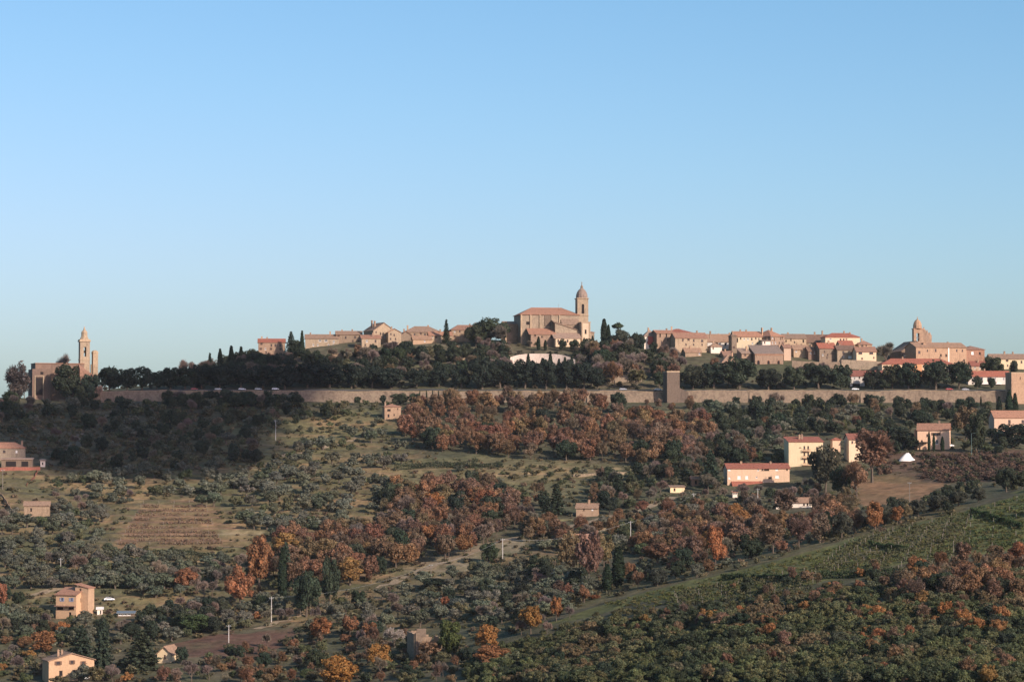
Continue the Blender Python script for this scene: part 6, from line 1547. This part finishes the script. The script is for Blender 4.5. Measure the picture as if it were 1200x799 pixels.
def scatter(poly, n, yr=(560, 1740), seed=3, avoid=True):
    rg = np.random.default_rng(seed); P = np.array(poly, float); lo, hi = P.min(0), P.max(0)
    px = rg.uniform(lo[0], hi[0], n * 3); py = rg.uniform(lo[1], hi[1], n * 3); ok = in_poly(P, px, py)
    px, py = px[ok][:n], py[ok][:n]; x, y, z = hit(px, py); ok = ~np.isnan(y) & (y > yr[0]) & (y < yr[1])
    if avoid:
        for f in FOOT: ok &= ~((px > f[0]) & (px < f[1]) & (py > f[2]) & (py < f[3] + 4) & (y < f[4] + 20))
    return list(zip(x[ok], y[ok]))

GREENS = [(0.085, 0.088, 0.043), (0.07, 0.078, 0.042), (0.1, 0.098, 0.052), (0.115, 0.098, 0.056), (0.078, 0.085, 0.04)]
gn_mass('macchia_scrub', 'dense green macchia scrub covering the near slope', scatter(mac, 1500, (560, 960), 61), 'shrub', (1.8, 5.0), [(0.05, 0.062, 0.034), (0.075, 0.088, 0.042), (0.1, 0.112, 0.048), (0.125, 0.122, 0.055), (0.115, 0.115, 0.052), (0.085, 0.098, 0.045), (0.11, 0.108, 0.055), (0.165, 0.12, 0.065)], 'scrub', patch=24.0)
gn_mass('bank_scrub', 'low green scrub on the bank between vineyard and macchia', scatter([(610, 752), (700, 720), (780, 710), (870, 702), (960, 690), (1040, 674), (1110, 664), (1110, 686), (960, 708), (870, 722), (780, 732), (700, 742), (600, 770)], 650, (560, 1000), 68), 'shrub', (0.7, 2.4), [(0.075, 0.085, 0.04), (0.1, 0.105, 0.048), (0.125, 0.115, 0.055), (0.1, 0.1, 0.05)], 'scrub')
mass('brown_scrub', 'brown bramble scrub in front of the salmon villa', [p_ for p_ in scatter([(1030, 536), (1200, 534), (1200, 562), (1110, 566), (1030, 556)], 420, (1000, 1330), 62) if not 1043 < 600 + F * p_[0] / p_[1] < 1080 or p_[1] < 1205], 'shrub', (1.5, 3.0), [(0.13, 0.085, 0.065), (0.105, 0.07, 0.055), (0.16, 0.1, 0.07), (0.09, 0.085, 0.05)], 'scrub', 0.12)
sp0 = scatter([(0, 472), (330, 476), (300, 550), (60, 552), (0, 512)], 1100, (1200, 1498), 67)
# the same cover goes on beyond both edges of the photograph
def beyond(n, seed, y0, y1):
    rg = np.random.default_rng(seed); y = rg.uniform(y0, y1, n); side = np.where(rg.random(n) < 0.5, -1, 1)
    x = side * (0.2 + rg.uniform(0.006, 0.13, n)) * y
    return list(zip(x, y))
gn_mass('far_woodland', 'evergreen woodland going on beyond the edges of the view', beyond(800, 81, 620, 1490), 'holm', (4, 8), [(0.045, 0.055, 0.034), (0.06, 0.068, 0.04), (0.085, 0.09, 0.05)], 'woodland', 0.95, 7, 60.0)
gn_mass('far_oakwood', 'russet oak wood going on beyond the edges of the view', beyond(420, 82, 620, 1490), 'oak', (5, 9), [(0.2, 0.12, 0.075), (0.24, 0.135, 0.075), (0.17, 0.11, 0.07)], 'woodland', 0.9, 8, 60.0)
gn_mass('far_scrub', 'green scrub going on beyond the edges of the view', beyond(1300, 83, 580, 1490), 'shrub', (1.5, 4), GREENS, 'scrub', 1.4, 9, 40.0)
gn_mass('ridge_woodland', 'dark ridge woodland going on beyond the edges of the town', beyond(260, 84, 1512, 1680), 'holm', (7, 12), [(0.035, 0.045, 0.03), (0.05, 0.058, 0.036)], 'woodland', 0.95, 10, 60.0)
FREE = [(0, 470), (330, 474), (1200, 476), (1200, 560), (1000, 615), (860, 650), (640, 720), (520, 799), (0, 799)]
BARE_FIELDS = [s_[0] for s_ in (SOILS[3], SOILS[5], SOILS[9])]
sp = sp0 + [p for p in scatter(FREE, 5600, (780, 1498), 63)] + scatter([(600, 735), (700, 706), (860, 667), (1000, 631), (1120, 602), (1120, 588), (1000, 608), (860, 636), (700, 676), (600, 708)], 700, (780, 1010), 66)
qx, qy = to_pixel(np.array([p[0] for p in sp]), np.array([p[1] for p in sp]), H(np.array([p[0] for p in sp]), np.array([p[1] for p in sp])))
keep = np.ones(len(sp), bool)
for f in BARE_FIELDS: keep &= ~in_poly(f, qx, qy)
sp = [p for p, k_ in zip(sp, keep) if k_]
mass('undergrowth', 'low bushes, weeds and tall grass between the trees', sp, 'shrub', (0.5, 2.0), [(0.1, 0.1, 0.052), (0.12, 0.11, 0.06), (0.15, 0.125, 0.065), (0.14, 0.1, 0.068), (0.18, 0.14, 0.078), (0.115, 0.105, 0.065), (0.13, 0.125, 0.07)], 'undergrowth', 0.035, 1.7)
mass('hillside_scrub', 'low scrub on the bank between town wall and town', scatter([(105, 452), (240, 445), (330, 418), (600, 408), (860, 430), (1000, 445), (1180, 450), (1180, 456), (105, 457)], 700, (1516, 1660), 64), 'shrub', (1.0, 2.6), [(0.05, 0.055, 0.035), (0.09, 0.075, 0.055), (0.06, 0.065, 0.04)], 'scrub', 0.06, 1.6)
mass('meadow_grass', 'rough grass tufts on the meadow beside the vineyard', scatter([(700, 708), (880, 668), (1010, 632), (1120, 602), (1200, 580), (1200, 640), (1040, 660), (860, 700), (760, 712)], 2600, (600, 1000), 65), 'shrub', (0.3, 1.0), [(0.12, 0.125, 0.04), (0.1, 0.115, 0.04), (0.15, 0.13, 0.055)], 'grass', 0.02, 2.2)

def hedge(pts, high, label, col=(0.05, 0.06, 0.034)):
    P = [hit1(*p)[:2] for p in pts]; rg = np.random.default_rng(int(pts[0][0]) + 3)
    root = empty('hedge', (P[0][0], P[0][1], float(H(*P[0])))); C = []
    b = MB()
    for a, c in zip(P[:-1], P[1:]):
        L = math.dist(a, c); m_ = int(L * 46); t_ = rg.random(m_); wob = 0.75 + 0.5 * vnoise(t_ * L, np.zeros(m_), 3.0, 9)
        ang = rg.uniform(0, math.pi, m_); x = a[0] + (c[0] - a[0]) * t_ + rg.normal(0, 0.25, m_); y = a[1] + (c[1] - a[1]) * t_ - np.cos(ang) * high * 0.5 * wob
        C.append(np.c_[x, y, H(x, y) + np.sin(ang) * high * wob * rg.uniform(0.8, 1.08, m_)])
        for s_ in np.arange(0.5, L, 2.5):
            x1, y1 = a[0] + (c[0] - a[0]) * s_ / L, a[1] + (c[1] - a[1]) * s_ / L; g = float(H(x1, y1)); b.tube((x1, y1, g - 0.3), (x1, y1, g + high * 0.7), 0.07, 0.04, 4)
    C = np.concatenate(C); V, Q = quad_cloud(C, rg.normal(size=C.shape) + np.array([0, -0.7, 0.6]), rg.uniform(0.25, 0.5, len(C)), rg)
    o = mesh_obj('foliage', np_mesh('foliage', V, Q, [M['leaf']], tint=tint_for(len(C), rg, None, 0.3, 0.1)), root, -root.location); o.color = (*col, 1)
    o = b.build('stem', M['bark'], root, -root.location); o['kind'] = 'stuff'
    tag(root, label, 'hedge', 'hedges along the terraces and plots')
hedge([(462, 551), (500, 548), (560, 545)], 3.0, 'dark hedge along the terrace below the left end of the russet wood')
hedge([(520, 546), (590, 548)], 2.2, 'thin hedge on the grassy terrace under the russet wood')
hedge([(180, 580), (235, 576), (300, 571)], 2.6, 'long dark hedge above the brown vineyard plot')
hedge([(120, 652), (180, 650), (250, 655)], 2.4, 'hedge closing the bottom of the brown vineyard plot')
hedge([(575, 673), (620, 668), (655, 664)], 4.2, 'tall grey-green hedge left of the white tank')
hedge([(1018, 640), (1040, 643), (1064, 646)], 2.0, 'dark green hedge inside the right-hand vineyard', (0.05, 0.075, 0.03))
hedge([(1138, 602), (1165, 610), (1198, 619)], 2.2, 'dark green hedge falling to the right edge beside the vineyard', (0.05, 0.075, 0.03))
hedge([(845, 680), (875, 678)], 2.0, 'short dark hedge at the left end of the narrow lower vineyard', (0.045, 0.065, 0.03))
hedge([(880, 679), (935, 681)], 2.0, 'dark hedge along the foot of the narrow lower vineyard', (0.045, 0.065, 0.03))
hedge([(962, 678), (1045, 674)], 2.4, 'longest dark hedge between narrow vineyard and macchia', (0.045, 0.065, 0.03))
hedge([(345, 742), (395, 735), (425, 728)], 2.0, 'dark hedge under the staked vines')
hedge([(840, 494), (905, 490), (960, 490)], 2.6, 'dark hedge on the terrace below the wall right of the lone tower')
hedge([(60, 566), (120, 565)], 2.0, 'hedge on the ochre bank right of the small white hut')
hedge([(330, 560), (380, 556)], 1.8, 'low hedge among the upper olives')

# ------------------------------------------------------------------ vineyards
def vine_row(p0, p1, label, group, col, n=26, high=1.5, yr=(560, 1400)):
    px = np.linspace(p0[0], p1[0], n); py = np.linspace(p0[1], p1[1], n); x, y, z = hit(px, py)
    ok = ~np.isnan(y) & (y > yr[0]) & (y < yr[1]); x, y = x[ok], y[ok]
    if len(x) < 4: return
    # fit a straight row on the ground
    cx = np.polyfit(x, y, 1); xs = np.linspace(x.min(), x.max(), int(max(6, np.ptp(x) / 3.2))); ys = np.polyval(cx, xs)
    rg = np.random.default_rng(int(p0[1] * 10)); root = empty('vine_row', (xs[0], ys[0], float(H(xs[0], ys[0]))))
    b = MB()
    for a, c in zip(xs[::2], ys[::2]):
        g = float(H(a, c)); b.box(a - 0.07, a + 0.07, c - 0.07, c + 0.07, g - 0.3, g + high + 0.25)
    b.build('post', M['wood'], root, -root.location)['kind'] = 'stuff'
    m_ = len(xs) * 30; t_ = rg.uniform(0, len(xs) - 1, m_); i = t_.astype(int); f = (t_ - i)
    X = xs[i] * (1 - f) + xs[np.minimum(i + 1, len(xs) - 1)] * f; Yv = ys[i] * (1 - f) + ys[np.minimum(i + 1, len(xs) - 1)] * f
    C = np.c_[X, Yv + rg.normal(0, 0.12, m_), H(X, Yv) + rg.uniform(0.25, high, m_)]
    C = C[vnoise(C[:, 0], C[:, 1] * 3, 6.0, 71) > 0.3]; m_ = len(C)
    V, Q = quad_cloud(C, rg.normal(size=(m_, 3)) + np.array([0, -0.6, 0.2]), rg.uniform(0.22, 0.5, m_), rg, 1.6)
    o = mesh_obj('canes', np_mesh('canes', V, Q, [M['vine']], tint=tint_for(m_, rg, None, 0.3, 0.1)), root, -root.location); o.color = (*col, 1); o['kind'] = 'stuff'
    tag(root, label, 'vine row', group)
nth = ordn + ['nineteenth'] + [_t[i // 10] + ('ieth' if i % 10 == 0 else 'y-' + _u[i % 10]) for i in range(20, 100)]
for i in range(11):
    t_ = i / 10; vine_row((168 - 30 * t_, 590 + 49 * t_), (240 + 20 * t_, 589 + 50 * t_), 'bare brown vine row, %s from the top of the left plot' % nth[i], 'vine rows of the brown plot on the left', (0.15, 0.095, 0.065), n=26, high=1.3, yr=(1000, 1300))
for i in range(13):
    t_ = i / 12; vine_row((1000 - 60 * t_, 634 + 46 * t_), (1135 - 10 * t_, 602 + 60 * t_), 'thin green-brown vine row, %s from the top of the right plot' % nth[i], 'vine rows of the sloping plot on the right', (0.075, 0.075, 0.036), high=1.5, yr=(600, 1010))
for i in range(6):
    t_ = i / 5; vine_row((1140 - 5 * t_, 600 + 44 * t_), (1205, 583 + 54 * t_), 'dark green vine row, %s from the top beside the right edge' % nth[i], 'vine rows near the right edge', (0.06, 0.085, 0.035), high=1.5, yr=(600, 1010))
for i in range(7):
    t_ = i / 6; vine_row((790 + 6 * t_, 697 + 14 * t_), (955 - 6 * t_, 668 + 28 * t_), 'thin brown vine row, %s from the top of the narrow lower plot' % nth[i], 'vine rows of the narrow lower plot', (0.08, 0.075, 0.038), high=1.4, yr=(600, 1010))
for i in range(4):
    vine_row((352, 712 + 3.4 * i), (420, 700 + 3.4 * i), 'pale staked vine row, %s from the top beside the pale track' % nth[i], 'staked vine rows beside the pale track', (0.2, 0.15, 0.09), high=1.5, yr=(850, 1200))

# ------------------------------------------------------------------ poles, cables, cars and small things
def utility_pole(px, base, top, label, mat='pole_pale', arm=True):
    x, y, z = hit1(px, base); h = (base - top) * y / F
    root = empty('utility_pole', (x, y, z)); b = MB(); b.tube((0, 0, -0.8), (0, 0, h), 0.17, 0.11, 8); b.build('pole', M[mat], root)
    if arm:
        b = MB(); b.box(-0.8, 0.8, -0.06, 0.06, h - 0.7, h - 0.55); b.build('crossarm', M['metal'], root)
        for s_ in (-0.7, 0.0, 0.7):
            b = MB(); b.lathe(s_, 0, [(0.05, h - 0.55), (0.09, h - 0.45), (0.05, h - 0.3)], 6); b.build('insulator', M['frame_white'], root)
    tag(root, label, 'pole', 'utility poles on the slope')
    return Vector((x, y, z + h - 0.3))
poles = {}
for key, a in {'a': (323, 516, 492, 'pale pole on the grassy upper slope'), 'b': (318, 729, 699, 'tall pale pole at the right end of the brown field track'), 'c': (268, 752, 731, 'white pole standing in the brown field'),
               'd': (71, 676, 655, 'pale pole above the three-level farmhouse'), 'e': (589, 658, 631, 'pole beside the pale earth track'), 'f': (739, 637, 610, 'pole behind the tall russet trees'),
               'g': (813, 602, 578, 'pole below the yellow shed'), 'h': (888, 599, 572, 'pale pole in front of the long cream house'), 'i': (1066, 589, 564, 'brown pole on the orange bank'), 'j': (349, 722, 704, 'thin pole among the staked vines'),
               'k': (505, 681, 660, 'thin pole on the track bend'), 'l': (3, 575, 551, 'pole at the left edge by the red-brown wall')}.items():
    poles[key] = utility_pole(*a, mat='wood' if key in 'ijkl' else 'pole_pale')
x, y, z = hit1(1138.5, 534); b_root = empty('lamp_post', (x, y, z)); hh = 26 * y / F
b = MB(); b.tube((0, 0, -0.5), (0, 0, hh), 0.13, 0.09, 8); b.build('post', M['green_metal'], b_root)
b = MB(); b.tube((0, 0, hh - 0.1), (1.2, -0.3, hh + 0.15), 0.06, 0.05, 6); b.box(1.0, 1.7, -0.5, -0.15, hh + 0.05, hh + 0.2); b.build('lamp_head', M['green_metal'], b_root)
tag(b_root, 'green metal lamp post right of the salmon villa', 'lamp post')
def cable(a, c, label, sag=1.6):
    root = None; b = MB(); n = 14; pts = [a.lerp(c, i / n) - Vector((0, 0, sag * 4 * (i / n) * (1 - i / n))) for i in range(n + 1)]
    for p, q_ in zip(pts[:-1], pts[1:]): b.tube(p, q_, 0.025, 0.025, 4)
    o = b.build('power_cable', M['metal']); tag(o, label, 'cable', 'power cables between the poles')
cable(poles['c'], poles['b'], 'sagging cable from the brown field pole to the tall pale pole')
cable(poles['b'], poles['k'], 'long cable from the tall pale pole to the track bend pole', 3)
cable(poles['k'], poles['e'], 'cable from the track bend pole to the trackside pole')
cable(poles['e'], poles['f'], 'cable from the trackside pole uphill behind the russet trees', 3)
cable(poles['f'], poles['g'], 'cable climbing to the pole below the yellow shed', 2)

def car(x, y, rz, paint, label, z=None):
    z = float(H(x, y)) + 0.16 if z is None else z
    root = empty('parked_car', (x, y, z), rz)
    prof = [(-2.05, 0.35), (2.05, 0.35), (2.1, 0.62), (2.0, 0.82), (1.1, 0.95), (0.55, 1.4), (-1.1, 1.45), (-1.75, 0.98), (-2.08, 0.9)]
    def ext(p, w, name, mat, par, inset=0.0):
        b = MB(); n = len(p); b.add([(a, -w, c) for a, c in p] + [(a, w, c) for a, c in p], [tuple(range(n)), tuple(range(2 * n - 1, n - 1, -1))] + [(i, i + n, (i + 1) % n + n, (i + 1) % n) for i in range(n)])
        return b.build(name, mat, par)
    body = ext(prof, 0.85, 'body', M[paint], root)
    ext([(0.98, 0.97), (0.5, 1.35), (-1.05, 1.38), (-1.6, 0.99)], 0.862, 'side_window', M['glass'], root)
    b = MB(); b.add([(1.12, -0.72, 0.975), (1.12, 0.72, 0.975), (0.6, 0.68, 1.39), (0.6, -0.68, 1.39)], [(0, 1, 2, 3)]); b.build('windscreen', M['glass'], root)
    for sx in (-1.3, 1.3):
        for sy in (-0.78, 0.78):
            b = MB(); b.tube((sx, sy - 0.1, 0.32), (sx, sy + 0.1, 0.32), 0.32, 0.32, 12); w_ = b.build('wheel', M['rubber'], root)
            b = MB(); b.tube((sx, sy - 0.11, 0.32), (sx, sy + 0.11, 0.32), 0.18, 0.18, 10); b.build('rim', M['metal'], w_)
    for sy in (-0.6, 0.6):
        b = MB(); b.box(2.02, 2.09, sy - 0.15, sy + 0.15, 0.66, 0.8); b.build('headlight', M['frame_white'], root)
    tag(root, label, 'car', 'cars parked along the wall road')
RZ = float(PZ(457.5, 1507))
for px, pt, lb in ((256, 'carpaint_silver', 'silver car on the wall road left of the bright white one'), (284, 'carpaint_white', 'bright white car on the shaded wall road'), (303, 'carpaint_silver', 'silver car right of the bright white one on the shaded road'),
                   (323, 'carpaint_white', 'rightmost white car on the shaded wall road'), (228, 'carpaint_red', 'reddish car at the left start of the wall road'), (771, 'carpaint_white', 'white car just left of the lone wall tower'),
                   (730, 'carpaint_silver', 'dark-windowed silver car below the sunny garden wall'), (1002, 'carpaint_white', 'white car before the low white house'), (1112, 'carpaint_red', 'red car under the biggest wall oaks'), (1131, 'carpaint_silver', 'silver car at the left end of the white terrace house')):
    xx = PX(px, 1505.5); car(xx, 1505.5, 0.05, pt, lb, float(H(xx, 1505.5)) + 0.35)
x, y, z = hit1(1113, 524); car(x, y, 0.3, 'carpaint_white', 'white car beside the salmon villa')
x, y, z = hit1(128, 705); car(x, y, 0.2, 'carpaint_white', 'white car behind the white garden hut')
x, y, z = hit1(98, 796); car(x, y, -0.2, 'carpaint_white', 'white car parked by the cream gabled farmhouse')

def heap(px, py, w, h, label):
    x, y, z = hit1(px, py); s_ = y / F; rg = np.random.default_rng(3); b = MB(); n = 14; rings = [(1.0, 0), (0.72, 0.35), (0.42, 0.72), (0.16, 0.95), (0.03, 1.0)]
    V = []; Q = []
    for r, t_ in rings:
        for i in range(n):
            a = 2 * math.pi * i / n; j = 1 + rg.normal(0, 0.12)
            V.append((math.cos(a) * w / 2 * s_ * r * j + 0.6 * t_, math.sin(a) * w / 3 * s_ * r * j, h * s_ * t_ * (1 + rg.normal(0, 0.05)) - (0.4 if r == 1 else 0)))
    for k_ in range(len(rings) - 1):
        for i in range(n): Q.append((k_ * n + i, k_ * n + (i + 1) % n, (k_ + 1) * n + (i + 1) % n, (k_ + 1) * n + i))
    Q.append(tuple((len(rings) - 1) * n + i for i in range(n)))
    tag(mesh_obj('white_heap', np_mesh('white_heap', V, Q, [M['tarp']], smooth_=True), None, (x, y, z)), label, 'heap')
heap(1062, 539, 20, 8.5, 'white pointed heap of pale rubble left of the salmon villa')
x, y, z = hit1(647, 673); t_root = empty('water_tank', (x, y, z)); b = MB(); b.box(-1.3, 1.3, -0.7, 0.7, 0.5, 2.0); b.build('tank', M['frame_white'], t_root)
b = MB(); b.box(-1.2, -1.0, -0.6, 0.6, -0.4, 0.499); b.box(1.0, 1.2, -0.6, 0.6, -0.4, 0.499); b.build('stand', M['metal'], t_root); tag(t_root, 'white tank on a stand at the edge of the olive slope', 'tank')

# ------------------------------------------------------------------ unseen puffs added and shaped to shade the upper left slope
def shade_cloud():
    out_ = [(-80, 482), (100, 474), (150, 468), (232, 462), (238, 440), (300, 436), (345, 442), (352, 466), (335, 480), (318, 492), (300, 506), (312, 522), (280, 540), (262, 552), (180, 563), (70, 548), (-80, 508)]
    rg = np.random.default_rng(77); P = np.array(out_, float)
    px = rg.uniform(-80, 352, 900); py = rg.uniform(436, 565, 900); ok = in_poly(P, px, py); x, y, z = hit(px[ok], py[ok]); g = ~np.isnan(y)
    wx = np.r_[rg.uniform(PX(236, 1520), PX(352, 1520), 110), rg.uniform(PX(130, 1510), PX(240, 1510), 60)]; wy = np.r_[rg.uniform(1490, 1565, 110), rg.uniform(1488, 1522, 60)]
    C = np.r_[np.c_[x[g], y[g], z[g]][:330], np.c_[wx, wy, H(wx, wy) + 3]] + np.array(TO_SUN) * 1700.0
    b = MB(); n = 8
    for c in C:
        r = rg.uniform(9, 17); c = c + np.array(TO_SUN) * rg.uniform(-25, 45)
        b.lathe(c[0], c[1], [(r * 0.3, c[2] - r * 0.85), (r * 0.85, c[2] - r * 0.5), (r, c[2]), (r * 0.82, c[2] + r * 0.5), (r * 0.3, c[2] + r * 0.9)], n)
    m_, nt_, p_ = new_mat('shade_cloud_white'); p_.inputs['Base Color'].default_value = (0.9, 0.9, 0.9, 1); p_.inputs['Roughness'].default_value = 1.0
    o = b.build('shade_cloud', m_); tag(o, 'small white puffs added out of view, shaped to shade the upper left slope', 'shade_cloud', kind='stuff')
shade_cloud()

# ------------------------------------------------------------------ haze
def haze():
    b = MB(); b.box(-9300, 9300, -4300, 16400, -136, 112)
    m_ = bpy.data.materials.new('thin_haze'); m_.use_nodes = True; nt_ = m_.node_tree; nt_.nodes.remove(nt_.nodes['Principled BSDF'])
    v = nt_.nodes.new('ShaderNodeVolumePrincipled'); v.inputs['Color'].default_value = (0.86, 0.92, 1.0, 1); v.inputs['Density'].default_value = HAZE; v.inputs['Anisotropy'].default_value = 0.0
    nt_.links.new(v.outputs[0], nt_.nodes['Material Output'].inputs['Volume'])
    tag(b.build('haze', m_), 'thin pale winter haze over the valley', 'haze', kind='stuff')
HAZE = 0.000016
haze()

# ------------------------------------------------------------------ labels that tell the sown plants apart
LAND += [(724, 680, 'the two great cypresses'), (838, 645, 'the bare-trunked orange tree'), (572, 748, 'the golden-orange tree'), (445, 770, 'the yellow-orange tree'), (205, 615, 'the brown vineyard plot'), (1075, 625, 'the right-hand vineyard'), (880, 685, 'the narrow lower vineyard'),
         (281, 685, 'the egg-shaped orange tree'), (217, 678, 'the round orange-brown tree'), (652, 590, 'the tall conifer'), (1178, 565, 'the conical evergreen'), (1040, 575, 'the orange bank'), (318, 714, 'the tall pale pole'), (323, 504, 'the upper-slope pole'), (589, 645, 'the trackside pole'), (280, 752, 'the brown field'), (120, 755, 'the broad conifer')]
buckets = {}
for o, name, px, py in PLANTS:
    lx, ly, lm = min(LAND, key=lambda l: (l[0] - px) ** 2 + ((l[1] - py) * 1.4) ** 2)
    dx, dy = px - lx, py - ly
    where = ('to the left of' if dx < 0 else 'to the right of') if abs(dx) > 1.3 * abs(dy) else ('above' if dy < 0 else 'below')
    buckets.setdefault((name, lm, where), []).append((math.hypot(dx, dy), o))
for (name, lm, where), lst in buckets.items():
    lst.sort(key=lambda q_: q_[0])
    for i, (d, o) in enumerate(lst):
        ph = PHRASE[name]
        if len(lst) == 1: o['label'] = 'only %s %s %s' % (ph, where, lm)
        elif i < len(nth): o['label'] = '%s, %s nearest %s %s' % (ph, nth[i], where, lm) if i else '%s, nearest %s %s' % (ph, where, lm)
        else: o['label'] = '%s far %s %s' % (ph, where, lm)
